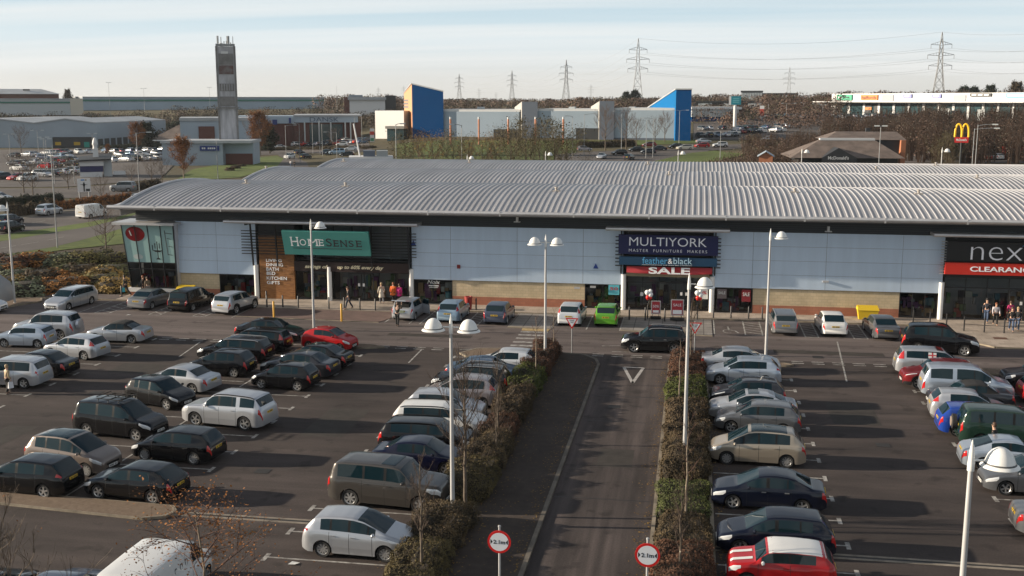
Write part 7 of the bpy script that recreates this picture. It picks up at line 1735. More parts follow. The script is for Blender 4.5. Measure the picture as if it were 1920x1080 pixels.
# brick kiosk with slate roof near the burger restaurant
P, Q = AT(1423, 302, 205), AT(1449, 302, 205); P.z = Q.z = terrain(P.x, P.y); e, wl = frame('brick_kiosk', P, Q, 'small orange brick hut with slate roof left of the restaurant')
x0, z0 = on(e, 1423, 293); x1, _ = on(e, 1449, 293); _, z1 = on(e, 1436, 285.5)
MB().add([(x0, 0, 0), (x1, 0, 0), (x1, 0, z0), ((x0+x1)/2, 0, z1), (x0, 0, z0), (x0, 6, 0), (x1, 6, 0), (x1, 6, z0), ((x0+x1)/2, 6, z1), (x0, 6, z0)], [(0, 1, 2, 3, 4), (1, 6, 7, 2), (0, 4, 9, 5)]).build('wall', fbr2, e)
MB().add([(x1+.3, -.3, z0-.1), (x1+.3, 6.3, z0-.1), ((x0+x1)/2, 6.3, z1+.1), ((x0+x1)/2, -.3, z1+.1), (x0-.3, -.3, z0-.1), (x0-.3, 6.3, z0-.1)], [(0, 1, 2, 3), (3, 2, 5, 4)]).build('roof', fg, e)
# teal pole sign
P = GT(1377, 250); m_ = MPP(P); e = empty('pole_sign', (P.x, P.y, P.z), atan2(P.y, P.x)-pi/2, 'teal box sign on a thick white pole in the far right car park', 'sign')
MB().tube([(0, 0, 0), (0, 0, 56*m_)], 3.2*m_, 12).build('pole', fw, e, smooth=50); MB().box(-8*m_, 10*m_, -.6, 1.6, 53*m_, 68.5*m_).build('sign_box', mat('teal_box', (.008, .20, .26), .5), e); MB().box(-12*m_, -8*m_, -.6, 1.6, 53*m_, 68.5*m_).build('sign_side', fw, e)
for k in range(3): MB().box(-5*m_, 7*m_, -.65, -.6, (57+3.4*k)*m_, (58.2+3.4*k)*m_).build('sign_line', mat('teal_line', (.15, .42, .46), .5), e)
# red construction fence and cabin at far right
P, Q = GT(1880, 300), GT(1935, 300); e, wl = frame('red_hoarding', P, Q, 'red hoarding at the right edge beyond the roof', 'fence'); pbox(e, 'panel', 1880, 1935, 274, 297, fred, 0, .2, base=True); pbox(e, 'notice', 1888, 1896, 273, 287, fw, -.2, -.05)
# direction sign with roundabout diagram
P = G(160, 386); m_ = MPP(P); e = empty('road_sign', (P.x, P.y, 0), atan2(P.y, P.x)-pi/2, 'large white direction sign with a roundabout diagram on two posts', 'road sign')
for s_ in (-8.5, 8.5): MB().tube([(s_*m_, .1, 0), (s_*m_, .1, 48*m_)], .12, 8).build('post', galv_m, e, smooth=50)
b_ = MB().box(-11.5*m_, 11.5*m_, -.1, .05, 26*m_, 51*m_).build('sign_plate', fw, e)
MB().box(-.1, .1, -.13, -.1, 27*m_, 44*m_).tube([(1.6*m_*cos(t*pi/4), -.12, 40*m_+1.9*m_*sin(t*pi/4)) for t in range(9)], .07, 5).box(-6*m_, 6*m_, -.13, -.1, 39.7*m_, 40.3*m_).build('diagram', fdk, b_)
MB().box(3*m_, 10*m_, -.13, -.1, 27.5*m_, 32*m_).build('vehicle_symbol', fdk, b_); MB().box(-5*m_, 1*m_, -.13, -.1, 47.5*m_, 49.5*m_).build('blue_text', mat('sign_blue_text', (.03, .18, .5), .5), b_); MB().box(2*m_, 5*m_, -.13, -.1, 47.5*m_, 49.5*m_).build('brown_text', mat('sign_brown_text', (.2, .12, .02), .5), b_)
# -- snack kiosk like a white boat in the left car park
P, Q = GT(150, 333), GT(192, 332); e, wl = frame('kiosk', P, Q, 'white and navy drive-in kiosk with a small tower in the left car park', sink=.1)
pbox(e, 'base_wall', 150, 192, 322, 333, fw, 0, 7, base=True); pbox(e, 'navy_band', 149.5, 193, 311, 322.3, mat('kiosk_navy', (.012, .016, .085), .5), -.1, 7.2); pbox(e, 'upper_wall', 149, 194, 302, 311.2, fw, -.2, 7.5)
x0, z0 = on(e, 147, 303); x1, _ = on(e, 212, 303); _, z1 = on(e, 180, 293)
MB().hexa([(x0, -.8, z0), (x1*.93, -.8, z0+.2), (x1, 8.5, z0+.9), (x0, 8.5, z0+.3), (x0, -.8, z0+.35), (x1*.93, -.8, z0+.55), (x1, 8.5, z0+1.3), (x0, 8.5, z0+.7)]).build('roof', fdk, e); pbox(e, 'side_wing', 193, 209, 297, 330, fpale, 1, 7, base=True)
tx, _ = on(e, 180, 300); MB().box(tx-.55, tx+.55, 3, 4.1, z0, z0+2.6).lathe([(.5, 2.6), (.42, 3.2), (.6, 3.5), (.5, 4.1), (.25, 4.8), (.001, 5.0)], 12, c=(tx, 3.5, z0)).build('tower', fw, e, smooth=40); pbox(e, 'fence_panel', 212, 236, 321, 328, fw, 1, 1.1)
# -- covered plant behind the roof edge
P, Q = AT(656, 303, 160), AT(735, 303, 160); P.z = Q.z = 0; e, wl = frame('plant_enclosure', P, Q, 'grey louvred plant boxes on a white deck at the rear roof edge', sink=0)
for (a, b) in ((681, 703), (706, 727)): pbox(e, 'louvre_box', a, b, 283, 297, fpyl if a < 700 else mat('plant_grey', (.28, .30, .30), .6), 0, 3, base=True)
pbox(e, 'deck', 654, 737, 294, 300, fw, -.5, 4); x, z = on(e, 676, 290); MB().tube([(x, 1, z-1), (x-.9, 1, z+4.4)], .13, 6).build('flue', fw, e)

# ---------------------------------------------------------------- pylons and power lines
pyl_m = mat('pylon_steel', (.15, .155, .16), .6, .3); wire_m = mat('wire', (.20, .20, .21), .6)
def pylon_mesh():
    H = 50; mb = MB(); lv = [(0, 4.6), (8, 3.6), (15, 2.75), (21, 2.1), (27, 1.45), (34, 1.2), (41, 1.0), (46, .5), (50, .06)]
    r_ = .16
    for (a, wa), (b, wb) in zip(lv, lv[1:]):
        c0 = [(-wa, -wa, a), (wa, -wa, a), (wa, wa, a), (-wa, wa, a)]; c1 = [(-wb, -wb, b), (wb, -wb, b), (wb, wb, b), (-wb, wb, b)]
        for i in range(4):
            j = (i+1) % 4; mb.tube([c0[i], c1[i]], r_*1.3, 4, cap=False); mb.tube([c0[i], c1[j]], r_*.7, 3, cap=False); mb.tube([c0[j], c1[i]], r_*.7, 3, cap=False); mb.tube([c1[i], c1[j]], r_*.6, 3, cap=False)
    t = mb.mesh('tower', [pyl_m]); arms = []
    for (z, L) in ((27.5, 7.4), (34.5, 8.4), (41.5, 6.6)):
        m2 = MB()
        for s in (-1, 1):
            for yy in (-.9, .9): m2.tube([(s*1.1, yy, z), (s*L, 0, z+.4)], .13, 4).tube([(s*1.1, yy, z+2.2), (s*L, 0, z+.5)], .11, 4)
            for k in range(1, 4): x = s*(1.1+(L-1.1)*k/4); m2.tube([(x, 0, z+.2), (x, 0, z+2.2*(1-k/4)+.3)], .08, 3)
            m2.tube([(s*L, 0, z+.4), (s*L, 0, z-2.2)], .14, 5)
        arms.append(m2.mesh('cross_arm', [pyl_m]))
    return t, arms
PT, PA = pylon_mesh(); PYL = {}
def pylon(key, px, top, D, label, rot=0):
    P = AT(px, top, D); z0 = terrain(P.x, P.y); h = P.z-z0; e = empty('electricity_pylon', (P.x, P.y, z0), atan2(P.y, P.x)-pi/2+rot, label, 'pylon', 'steel lattice pylons'); e.scale = (h/50,)*3
    link('tower', PT, e)
    for a in PA: link('cross_arm', a, e)
    PYL[key] = e; return e
pylon('a', 1197, 72, 860, 'tallest lattice pylon just left of the second blue tower'); pylon('b', 1767, 60, 820, 'lattice pylon above the right retail terrace', .12); pylon('c', 1062, 112, 1200, 'lattice pylon second in line left of the tallest one', .25); pylon('d', 960, 132, 1560, 'lattice pylon third in line above the leisure building', .3)
pylon('e', 861, 138, 1750, 'lattice pylon just right of the first blue tower', .3); pylon('f', 1481, 126, 1700, 'lone distant lattice pylon over the right hillside'); pylon('g', 783, 158, 2600, 'tiny far pylon left of the first blue tower'); pylon('h', 709, 163, 2900, 'faintest far pylon over the curved-roof building'); pylon('i', 1108, 158, 2600, 'tiny far pylon between the two nearer ones'); pylon('j', 757, 160, 2700, 'small far pylon touching the first blue tower'); pylon('k', 898, 165, 2800, 'tiny far pylon over the woods right of the first blue tower'); pylon('l', 930, 172, 2900, 'tiny far pylon low behind the leisure building')
def off(px, top, D, h=50): P = AT(px, top, D); e = bpy.data.objects.new('t', None); e.location = (P.x, P.y, P.z-h*.97); e.rotation_euler.z = atan2(P.y, P.x)-pi/2; e.scale = (1, 1, 1); return e
def spans(A, B, label, sag=9):
    e = empty('power_line', tuple(A.location), 0, label, 'power line', 'power lines between the pylons')
    for (z, L) in ((25.3, 7.4), (32.3, 8.4), (39.3, 6.6), (50, 0)):
        for s in ((-1, 1) if L else (1,)):
            P = Matrix.LocRotScale(A.location, A.rotation_euler, A.scale) @ Vector((s*L, 0, z)); Q = Matrix.LocRotScale(B.location, B.rotation_euler, B.scale) @ Vector((s*L, 0, z)); pts = []
            for k in range(15): t = k/14; p = P.lerp(Q, t); p.z -= sag*4*t*(1-t); pts.append(p-A.location)
            MB().tube(pts, .055, 3, cap=False).build('wire', wire_m, e)
spans(PYL['a'], PYL['b'], 'power line from the tallest pylon to the one above the right terrace', 6); spans(PYL['a'], PYL['c'], 'power line between the tallest pylon and the next one left', 10); spans(PYL['c'], PYL['d'], 'power line between the second and third pylons left of the tallest', 9); spans(PYL['d'], PYL['e'], 'power line from the third pylon to the one by the first blue tower', 8)
o_ = off(2120, 40, 760); spans(PYL['b'], o_, 'power line running out of the picture from the right pylon', 5)

# ---------------------------------------------------------------- road lamps
def road_lamp(px, by2, ty, arms, label, D=None, r=.09, head=.9):
    P = GT(px, by2) if D is None else AT(px, by2, D)
    if D is not None: P.z = terrain(P.x, P.y)
    d = sqrt(P.x**2+P.y**2); h = AT(px, ty, d).z-P.z; m_ = MPP(P); e = empty('street_lamp', (P.x, P.y, P.z), atan2(P.y, P.x)-pi/2, label, 'street lamp', 'grey road lamps beyond the shops')
    MB().tube([(0, 0, 0), (0, 0, h)], [r, r*.65], 6).build('pole', galv_m, e, smooth=60)
    for a in arms:
        L = a*m_; MB().tube([(0, 0, h-.15), (L*.5, 0, h+.05), (L, 0, h+.1)], r*.55, 5).build('arm', galv_m, e, smooth=60)
        MB().box(min(L, L+(head if a > 0 else -head)), max(L, L+(head if a > 0 else -head)), -.16, .16, h, h+.18).build('lantern', fpale, e)
for (px, by2, ty, arms, lb, D) in [(108, 465, 287, (), 'tall plain grey pole on the verge left of the corner window', None), (262, 365, 249, (18,), 'road lamp rising beside the grey off-roader on the left', None), (409, 338, 264, (), 'plain pole before the navy-signed showroom', None), (20, 300, 252, (-4, 4), 'T-topped lamp in the left car park near the edge', None), (73, 292, 245, (-6, 6), 'T-topped lamp before the left warehouse wall', None), (86, 325, 258, (-3, 3), 'left of the paired lamps in the left car park', None), (90, 327, 261, (-3, 3), 'right of the paired lamps in the left car park', None), (176, 305, 251, (-3, 3), 'T-topped lamp beside the white kiosk tower', None), (103, 345, 271, (), 'thin pole in the middle of the left car park', None), (140, 345, 300, (), 'short pole near the direction sign', None),
    (537, 300, 235, (15,), 'road lamp arching right beside the orange totem', None), (563, 305, 232, (-6,), 'road lamp on the roundabout arm', None), (587, 288, 228, (), 'plain pole left of the furniture store glazing', None), (600, 290, 225, (), 'plain pole centred on the furniture store', None), (605, 293, 232, (), 'second plain pole centred on the furniture store', None), (632, 296, 248, (-18,), 'short road lamp arching left before the furniture store', None), (666, 285, 219, (), 'plain pole at the right end of the furniture store', None), (679, 272, 220, (), 'pole behind the short white and red totem', None),
    (743, 300, 233, (8,), 'road lamp before the white block porch', 175), (866, 302, 234, (-13,), 'road lamp arching left between the bushes and the pale wall', 180), (1073, 296, 218, (-8,), 'road lamp arching left before the middle pale wall', None), (1095, 291, 214, (17,), 'road lamp arching right before the second grey fin', None), (1165, 283, 209, (-11, 14), 'double-armed road lamp by the round bare trees', None), (1211, 297, 226, (-16,), 'road lamp over the black cars on the road', None), (1224, 296, 222, (-17,), 'road lamp beside the second blue tower, arm to the left', None), (1273, 273, 207, (-8, 11), 'double-armed road lamp in front of the second blue tower', None), (1350, 302, 245, (), 'plain pole beside the white car on the far road', None), (1474, 222, 194, (-6, 13), 'double-armed lamp in the far right car park', None), (1506, 216, 193, (-3, 3), 'short T lamp in the far right car park, left one', None), (1529, 216, 195, (-3, 3), 'short T lamp in the far right car park, right one', None), (1542, 224, 197, (-2, 2), 'lamp just left of the retail terrace canopy', None), (1440, 222, 195, (), 'thin pole beside the red and white totem', None),
    (1648, 303, 237, (-2, 2), 'tall thin pole in front of the restaurant roof', 200), (1829, 305, 234, (24,), 'taller of the two road lamps right of the arches sign', 200), (1823, 305, 241, (33,), 'shorter of the two road lamps right of the arches sign', 206), (1865, 302, 268, (), 'thin mast by the red hoarding', None), (1300, 262, 190, (), 'thin pole just right of the second blue tower', None), (206, 200, 155, (-1, 1), 'tall mast in front of the green-banded shed', 560), (271, 200, 166, (-2, 2), 'lamp mast before the long green-banded shed', 600), (394, 200, 164, (-1, 1), 'lamp mast just left of the concrete tower', 600), (632, 196, 161, (), 'thin mast on the wooded bank', 560)]:
    road_lamp(px, by2, ty, arms, lb, D)
for (px, ty, D, lb) in [(1023, 283, 168, 'dome lamp poking up behind the middle of the roof'), (1272, 281, 168, 'dome lamp poking up behind the roof below the second blue tower'), (1504, 278, 166, 'dome lamp poking up before the restaurant'), (1767, 276, 165, 'dome lamp poking up before the arches sign'), (876, 290, 166, 'dome lamp showing just its head behind the roof by the bushes')]:
    P = AT(px, ty, D); lamp_post(P.x, P.y, P.z, (0,), lb)

# ---------------------------------------------------------------- vehicles on the roads
def road_dir(a, b): d = G(*b)-G(*a); return math.degrees(atan2(d.y, d.x))
hd = road_dir((147, 413), (182, 407.5))
p = G(166, 409); car('van', 'white', p.x, p.y+.9, hd, 'white panel van driving away on the main road at the left', 'panel_van', 'van')
p = G(112, 405); car('mpv', 'silver', p.x-2.5, p.y+1.5, hd, 'silver car mostly hidden by the white van on the main road', 'moving_car')
p = G(10, 437); car('golf', 'black', p.x, p.y+1.0, hd+4, 'nearer dark car at the left edge of the main road', 'moving_car'); p = G(5, 424); car('hatch5', 'navy', p.x, p.y+1.6, hd+4, 'farther dark car at the left edge of the main road', 'moving_car')
p = G(226, 360); car('discovery', 'midgrey', p.x, p.y+1, 186, 'grey off-roader on the roundabout beyond the white van', 'moving_car'); p = G(257, 383); car('suv', 'silver', p.x, p.y+2, 80, 'silver car tail peeping over the roof gable at the left', 'moving_car'); p = G(2, 378); car('hatch5', 'white', p.x-1, p.y+1, 5, 'white car behind the hedge at the left edge', 'moving_car')
def far(sn, pn, px, py, deg, label, name='moving_car', cat='car', group=None, P=None):
    P = P or GT(px, py); o = link(name, car_meshes(sn, True), None, tuple(P+Vector((0, 0, .08))), R(deg)); swap(o, PAINT[pn]); tag(o, label, cat, group); return o
for a in [('saloon', 'silver', 1128, 298, 262, 'silver car coming towards the camera on the far road'), ('hatch5', 'black', 1161, 291, 205, 'black hatchback on the far road left of its lamp'), ('hatch5', 'charcoal', 1180, 300, 75, 'dark car tail with orange plate on the far road'), ('saloon', 'black', 1193, 285, 195, 'black saloon upper row on the far road'), ('hatch5', 'charcoal', 1215, 289, 190, 'dark grey car under the far road lamps'), ('saloon', 'navy', 1235, 283, 185, 'navy saloon behind the dark grey car on the far road'), ('hatch5', 'black', 1266, 279, 200, 'black car ahead of the cream estate on the far road'), ('estate', 'cream', 1284, 281, 200, 'cream estate on the far road below the blue tower'), ('hatch5', 'red', 1316, 277, 195, 'red hatchback behind the cream estate on the far road'), ('saloon', 'silver', 1319, 269, 12, 'silver saloon just behind the red hatchback on the far road'), ('suv', 'white', 1350, 277, 192, 'white off-roader at the right of the far road queue'), ('hatch5', 'mauve', 1096, 284, 10, 'greyish car half hidden on the left of the far road'),
    ('hatch5', 'maroon', 1217, 276, 190, 'maroon car peeping over the navy saloon'), ('suv', 'silver', 1440, 266, 190, 'silver off-roader among the brown scrub on the right'),
    ('mpv', 'white', 543, 298, 262, 'white car facing the camera on the roundabout arm by the grass'), ('hatch5', 'charcoal', 561, 290, 70, 'dark car tail on the roundabout arm behind the white one'), ('hatch5', 'black', 573, 298, 75, 'black car with red lights on the roundabout arm'), ('suv', 'charcoal', 612, 291, 262, 'dark off-roader facing the camera by the grass strip'), ('alhambra', 'iceblue', 632, 290, 200, 'pale blue people carrier on the roundabout'), ('hatch5', 'black', 651, 294, 190, 'black car right of the pale blue people carrier'), ('saloon', 'white', 659, 283, 190, 'white saloon crossing the roundabout'), ('hatch5', 'white', 642, 274, 190, 'white hatchback entering the furniture store car park'), ('saloon', 'white', 527, 279, 10, 'white car below the orange totem')]: far(*a)
rn = random.Random(77)
styles = ['hatch5', 'saloon', 'estate', 'mpv', 'suv', 'hatch3']; cols = ['silver']*5+['white']*4+['black']*4+['charcoal']*3+['navy', 'red', 'steel', 'maroon', 'greyblue', 'grey', 'iceblue', 'midgrey']
CN = dict(silver='silver', white='white', black='black', charcoal='dark grey', navy='navy', red='red', steel='blue', maroon='maroon', greyblue='grey blue', grey='slate grey', iceblue='pale blue', midgrey='mid grey')
def lot(rows, where, group, fill=.8, deg=80, gap=2.6):
    for (a, b) in rows:
        A, B = GT(*a), GT(*b); L = (B-A).length; n = int(L/gap)
        for i in range(n):
            if rn.random() > fill: continue
            P = A.lerp(B, (i+.5)/n); P.z = terrain(P.x, P.y); c_ = rn.choice(cols); d_ = math.degrees(atan2((B-A).y, (B-A).x))
            far(rn.choice(styles), c_, 0, 0, d_+90+rn.choice((0, 180))+rn.uniform(-3, 3), 'small %s car parked in %s' % (CN[c_], where), 'parked_car', 'car', group, P)
lot([((10, 322), (140, 312)), ((20, 312), (145, 303)), ((60, 301), (145, 295)), ((200, 305), (300, 299)), ((70, 333), (140, 326)), ((205, 296), (300, 291)), ((140, 289), (300, 284)), ((20, 296), (130, 289)), ((205, 289), (310, 284.5)), ((-20, 335), (60, 340))], 'the left car park before the warehouse', 'cars in the left car park', .72)
lot([((580, 271), (690, 269)), ((545, 274), (640, 272)), ((600, 266.5), (690, 265.5))], 'the furniture store car park', 'cars before the furniture store', .75)
lot([((1432, 221), (1560, 219.5)), ((1500, 224), (1660, 222.5)), ((1380, 244), (1500, 239)), ((1305, 258), (1385, 256)), ((1370, 252), (1470, 247)), ((1560, 221.5), (1700, 220)), ((1310, 245), (1360, 243))], 'the far right car park', 'cars in the far right car park', .8)
lot([((1700, 298), (1790, 297)), ((1815, 300), (1925, 299)), ((1705, 291), (1780, 290.5))], 'the car park beside the restaurant', 'cars beside the restaurant', .75)
for (px, py, top_, leg_, lb) in [(545, 314, cloth('white_top', (.5, .5, .5)), den, 'far pedestrian in white walking by the roundabout'), (552, 314, blk, blk, 'far pedestrian in black walking by the roundabout')]:
    P = GT(px, py); person(P.x, P.y, 80, lb, top_, leg_, brn_h, 1.76, .2, z=P.z+.02)
# ---------------------------------------------------------------- trees, scrub and woods beyond
tw_far = mat('far_twig', (.080, .055, .045), .95); tw_far2 = mat('far_twig_brown', (.10, .062, .042), .95)
tree_kind('round_bare', bark_m, mat('grey_twig', (.115, .085, .072), .95), seed=71, h=9.5, spread=.42, levels=3, trunk_r=.16, first=.25, nb=20, up=.55, sub=7)
tree_kind('wide_bare', bark_m, mat('grey_twig2', (.095, .07, .055), .95), seed=72, h=6.5, spread=.52, levels=3, trunk_r=.12, first=.18, nb=18, up=.45, sub=6)
tree_kind('bush_tree', bark_d, mat('bush_twig', (.12, .095, .06), .95), leafmat('bush_leaf', (.05, .042, .020), (.095, .080, .038), (.16, .13, .065), .4), seed=73, h=6.5, spread=.48, levels=3, trunk_r=.11, first=.08, nb=18, up=.55, sub=6, leafs=1, leaf=.085, leafspread=.3)
tree_kind('bush_tree_b', bark_d, mat('bush_twig_b', (.13, .09, .06), .95), hgold, seed=74, h=5.8, spread=.46, levels=3, trunk_r=.10, first=.06, nb=18, up=.6, sub=6, leafs=.35, leaf=.08, leafspread=.25)
tree_kind('orange_tree', bark_p, twig_r, horange, seed=75, h=9, spread=.38, levels=3, trunk_r=.16, first=.2, nb=22, up=.6, sub=6, leafs=3, leaf=.14, leafspread=.3)
tree_kind('evergreen', bark_d, twig_m, hdark, seed=76, h=8, spread=.34, levels=2, trunk_r=.18, first=.03, nb=34, up=.35, sub=6, leafs=9, leaf=.26, leafspread=.32)
def pxtree(key, px, by2, ty, label, group=None, D=None, name='tree', h0=None, mats=None):
    P = GT(px, by2) if D is None else AT(px, by2, D)
    if D is not None: P.z = terrain(P.x, P.y)
    d = sqrt(P.x**2+P.y**2); h = AT(px, ty, d).z-P.z; base = dict(round_bare=9.5, wide_bare=6.5, bush_tree=6.5, bush_tree_b=5.8, orange_tree=9, evergreen=8)[key]
    return tree(key, P.x, P.y, P.z-.05, label, group=group, s=h/base, name=name, mats=mats)
for (k, px, by2, ty, lb) in [('wide_bare', 200, 474, 388, 'bare spreading tree on the verge left of the gable'), ('wide_bare', 45, 362, 292, 'bare tree at the near edge of the left car park'), ('wide_bare', 62, 366, 300, 'second bare tree at the near edge of the left car park'), ('wide_bare', 128, 355, 297, 'bare tree between the poles of the left car park'), ('round_bare', 40, 288, 238, 'pale bare tree against the left warehouse'), ('wide_bare', 285, 345, 292, 'bare tree left of the orange birch'), ('wide_bare', 305, 345, 300, 'dark bare tree under the orange birch'), ('wide_bare', 190, 375, 332, 'slim bare tree by the direction sign'), ('wide_bare', 248, 350, 310, 'bare tree before the roof gable on the left'), ('orange_tree', 345, 338, 262, 'orange-leaved tree before the grey showroom'), ('orange_tree', 258, 287, 233, 'orange-brown tree left of the pub'), ('evergreen', 276, 284, 231, 'dark evergreen tree beside the orange-brown one'), ('orange_tree', 202, 293, 272, 'small russet tree in the left car park'), ('orange_tree', 488, 292, 214, 'sparse orange tree right of the concrete tower'), ('evergreen', 506, 288, 240, 'dark narrow evergreen below the furniture store wing'), ('round_bare', 475, 290, 228, 'bare tree at the foot of the concrete tower'), ('wide_bare', 560, 275, 245, 'bare shrubby tree before the furniture store'), ('wide_bare', 625, 278, 243, 'bare brown tree in the furniture store car park'),
    ('round_bare', 1135, 282, 203, 'bare round-headed tree in front of the second grey fin'), ('round_bare', 1174, 280, 207, 'bare tree in the middle of the pale wall'), ('round_bare', 1246, 266, 213, 'bare round-headed tree beside the second blue tower'), ('wide_bare', 1228, 268, 222, 'smaller bare tree left of the round-headed one'), ('wide_bare', 1193, 276, 226, 'leaning bare tree between the two big ones')]: pxtree(k, px, by2, ty, lb)
for i, (px, by2, ty) in enumerate([(760, 306, 264), (785, 305, 258), (812, 304, 256), (850, 305, 262), (905, 305, 262), (930, 304, 258), (958, 304, 244), (985, 304, 240), (1012, 304, 244), (1040, 304, 241), (1062, 304, 247), (880, 303, 268)]):
    pxtree('bush_tree' if px > 940 or i % 3 == 0 else 'bush_tree_b', px, by2, ty, 'olive leafy bush tree behind the roof before the middle pale wall' if px > 940 else ('thin golden-brown bush tree behind the roof below the first blue tower' if i % 3 else 'olive-brown bush tree behind the roof below the first blue tower'), 'bushy trees behind the roof', D=178+(i % 3)*7, name='bush_tree')
for (px, by2, ty) in [(1190, 190, 170), (1174, 190, 173), (1808, 176, 163), (1826, 176, 164), (1857, 177, 161)]: pxtree('evergreen', px, by2, ty, 'dark conifer on the skyline', 'conifers on the skyline', D=720, name='conifer')
pxtree('evergreen', 128, 190, 158, 'tall bare-looking poplar on the left skyline', D=650, name='poplar', mats=[None, hbrown]).scale = (.9, .9, 1.35)
pxtree('evergreen', 1905, 178, 155, 'brown tree clump at the right skyline', D=700, name='tree', mats=[None, hbrown])
for i, (px, ty) in enumerate([(1766, 258), (1780, 262)]): pxtree('bush_tree', px, 305, ty, 'olive bush tree beside the arches sign' if i == 0 else 'second olive bush right beside the arches pole', D=232, name='bush_tree')
def bushrow(px0, px1, by2, hpx, n, m, label, group, name='hedge_shrub', D=None):
    for i in range(n):
        px = px0+(px1-px0)*(i+.5)/n; bb = by2[0]+(by2[1]-by2[0])*(i+.5)/n; P = GT(px, bb) if D is None else AT(px, bb, D); P.z = terrain(P.x, P.y); m_ = MPP(P); w_ = abs(px1-px0)/n*m_*.75
        shrub(P.x, P.y, P.z-.05, w_*1.15, w_*1.0, hpx*m_*rn.uniform(.85, 1.15), m, label, group, i, 'shrub', name)
bushrow(15, 100, (408, 396), 22, 7, hbrown, 'brown clipped shrub along the far side of the main road', 'shrubs lining the main road'); bushrow(95, 245, (394, 380), 17, 12, horange, 'orange-brown clipped shrub along the main road by the direction sign', 'shrubs lining the main road'); bushrow(-20, 115, (386, 376), 14, 9, hdark, 'dark green low shrub on the roundabout edge', 'dark shrubs by the roundabout')
bushrow(230, 300, (360, 350), 14, 5, hbrown, 'brown shrub before the roof gable', 'shrubs by the roof gable'); bushrow(190, 305, (281, 276), 9, 9, hdark, 'dark evergreen shrub under the warehouse side windows', 'shrubs by the warehouse'); bushrow(1085, 1190, (277, 273), 12, 8, hdull, 'dull hedge shrub before the loading bay', 'shrubs before the leisure building'); bushrow(310, 338, (252, 250), 22, 2, hdark, 'dark evergreen clump at the end of the warehouse', 'evergreen clumps by the warehouse'); bushrow(450, 700, (283, 278), 6, 14, hdull, 'low shrub along the furniture store car park', 'shrubs along the furniture store car park')
bushrow(425, 470, (322, 306), 6, 4, hbrown, 'small brown shrub on the grass mound', 'shrubs on the grass mound')
def wood(name, bands, mats, seed, faces=46, fs=.75, sticks=5):
    """a far mass of bare woodland: many small leaf and twig faces, one object; each face is shaded like the crown it belongs to"""
    r_ = random.Random(seed); mb = MB(); nrm = []
    for (px0, px1, D0, D1, n, h0, h1, w0) in bands:
        for i in range(n):
            px = r_.uniform(px0, px1); D = r_.uniform(D0, D1); P = AT(px, 200, D); z = terrain(P.x, P.y); h = r_.uniform(h0, h1); w_ = w0*r_.uniform(.7, 1.25); mi = r_.choices(range(len(mats)), weights=[5, 3, 2, 1][:len(mats)])[0]
            for k in range(faces):
                a = r_.uniform(0, 6.28); t = r_.uniform(.08, 1); rr = w_*sqrt(r_.random())*sqrt(max(.05, 1-(abs(t-.5)*1.8)**2.2)); p = Vector((P.x+rr*cos(a), P.y+rr*sin(a), z+h*t)); scatter_leaf(mb, p, Vector((cos(a), sin(a), .3)), fs*r_.uniform(.5, 1.1), r_); mb.m[-1] = mi
                nrm.append(Vector((rr/w_*cos(a), rr/w_*sin(a)-.25, .35+1.0*(t-.4)+r_.uniform(-.25, .25))).normalized())
            for k in range(sticks):
                a = r_.uniform(0, 6.28); q_ = Vector((P.x+w_*.3*cos(a), P.y+w_*.3*sin(a), z)); f0 = len(mb.f); mb.tube([q_, q_+Vector((r_.uniform(-.2, .2)*w_, r_.uniform(-.2, .2)*w_, h*r_.uniform(.7, 1.05)))], [.09*h/7, .03], 3, mi=len(mats), cap=False)
                nrm += [None]*(len(mb.f)-f0)
    me = mb.mesh(name, list(mats)+[tw_far2], smooth=180); ln = []
    for p_, n_ in zip(me.polygons, nrm): ln += [tuple(n_ if n_ else p_.normal)]*p_.loop_total
    me.normals_split_custom_set(ln); o = link(name, me); o['kind'] = 'stuff'; return o
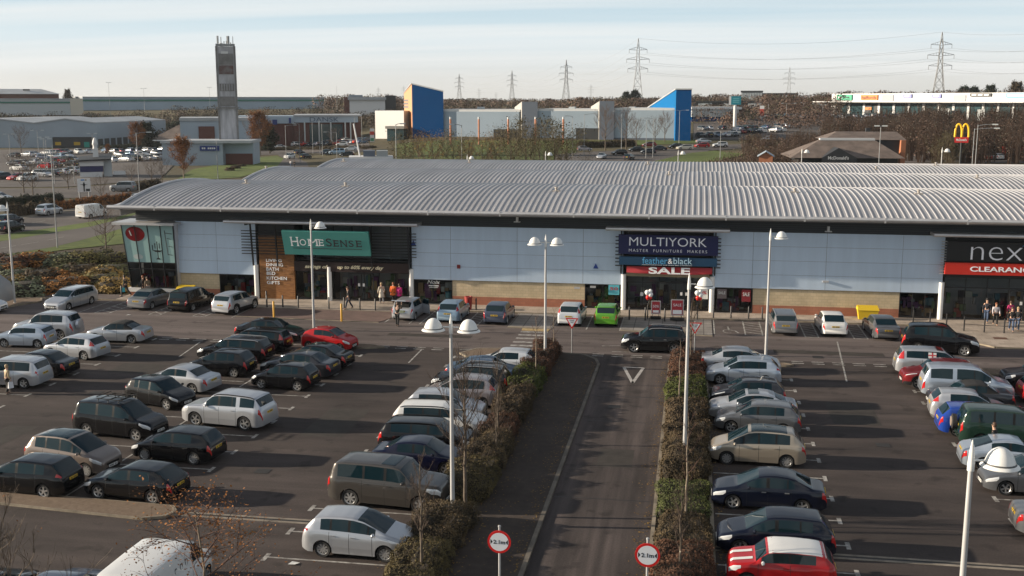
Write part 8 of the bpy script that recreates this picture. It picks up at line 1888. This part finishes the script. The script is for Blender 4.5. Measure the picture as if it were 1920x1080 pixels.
w_br = leafmat('wood_brown', (0.0759, 0.0524, 0.0414), (0.1035, 0.0731, 0.0566), (0.1311, 0.0938, 0.0718), .03, 0); w_rd = leafmat('wood_red', (0.0897, 0.0552, 0.0428), (0.1214, 0.0759, 0.058), (0.1518, 0.0994, 0.0745), .03, 0); w_ol = leafmat('wood_olive', (0.0662, 0.058, 0.0331), (0.0938, 0.0828, 0.0469), (0.1242, 0.1104, 0.0635), .03, 0); w_dk = leafmat('wood_dark', (0.0386, 0.0359, 0.0262), (0.058, 0.0524, 0.0386), (0.08, 0.069, 0.0511), .03, 0)
wood('far_wood', [(600, 760, 600, 900, 90, 5, 9, 6), (820, 1320, 620, 1000, 330, 3.5, 6.5, 6.5), (1290, 1580, 640, 1000, 240, 5.5, 9.5, 7), (1560, 1990, 560, 700, 160, 7, 11, 7), (1080, 1330, 560, 700, 130, 4.5, 7.5, 6)], [w_br, w_rd, w_ol], 81, 150, .50)
wood('bank_scrub', [(-60, 345, 440, 560, 210, 2.5, 4.5, 4.5), (330, 760, 450, 590, 260, 2.5, 5, 5), (820, 1000, 420, 560, 60, 3, 5, 5)], [w_dk, w_br, w_ol], 82, 130, .36)
wood('roadside_scrub', [(1230, 1330, 185, 205, 22, 2.0, 3.2, 2.5), (1330, 1500, 190, 250, 120, 2.4, 4.2, 2.6), (1400, 1560, 250, 330, 120, 2.5, 5, 3)], [w_br, w_rd, w_ol], 83, 230, .14, 20)
wood('thicket', [(1540, 1760, 300, 380, 120, 6, 9, 3.5), (1690, 1990, 275, 400, 260, 6, 10, 3.2)], [w_br, w_dk, w_rd], 84, 190, .20, 22)
wood('mid_wood', [(1300, 1560, 400, 620, 150, 3, 6, 5), (1430, 1580, 480, 640, 90, 6, 10, 6)], [w_rd, w_br, w_ol], 85, 150, .40)

# ---------------------------------------------------------------- the thin winter haze
hz = MB().box(-4000, 4000, -60, 6500, -1.2, 64).build('haze', [], None); hz['kind'] = 'stuff'
hm = bpy.data.materials.new('haze'); hm.use_nodes = True; ht_ = hm.node_tree; ht_.nodes.clear(); ho = N('ShaderNodeOutputMaterial', ht_); hv = N('ShaderNodeVolumePrincipled', ht_)
hv.inputs['Color'].default_value = (.80, .86, .92, 1); hv.inputs['Density'].default_value = .00007; hv.inputs['Anisotropy'].default_value = .3
ht_.links.new(hv.outputs[0], ho.inputs['Volume']); hz.data.materials.append(hm)
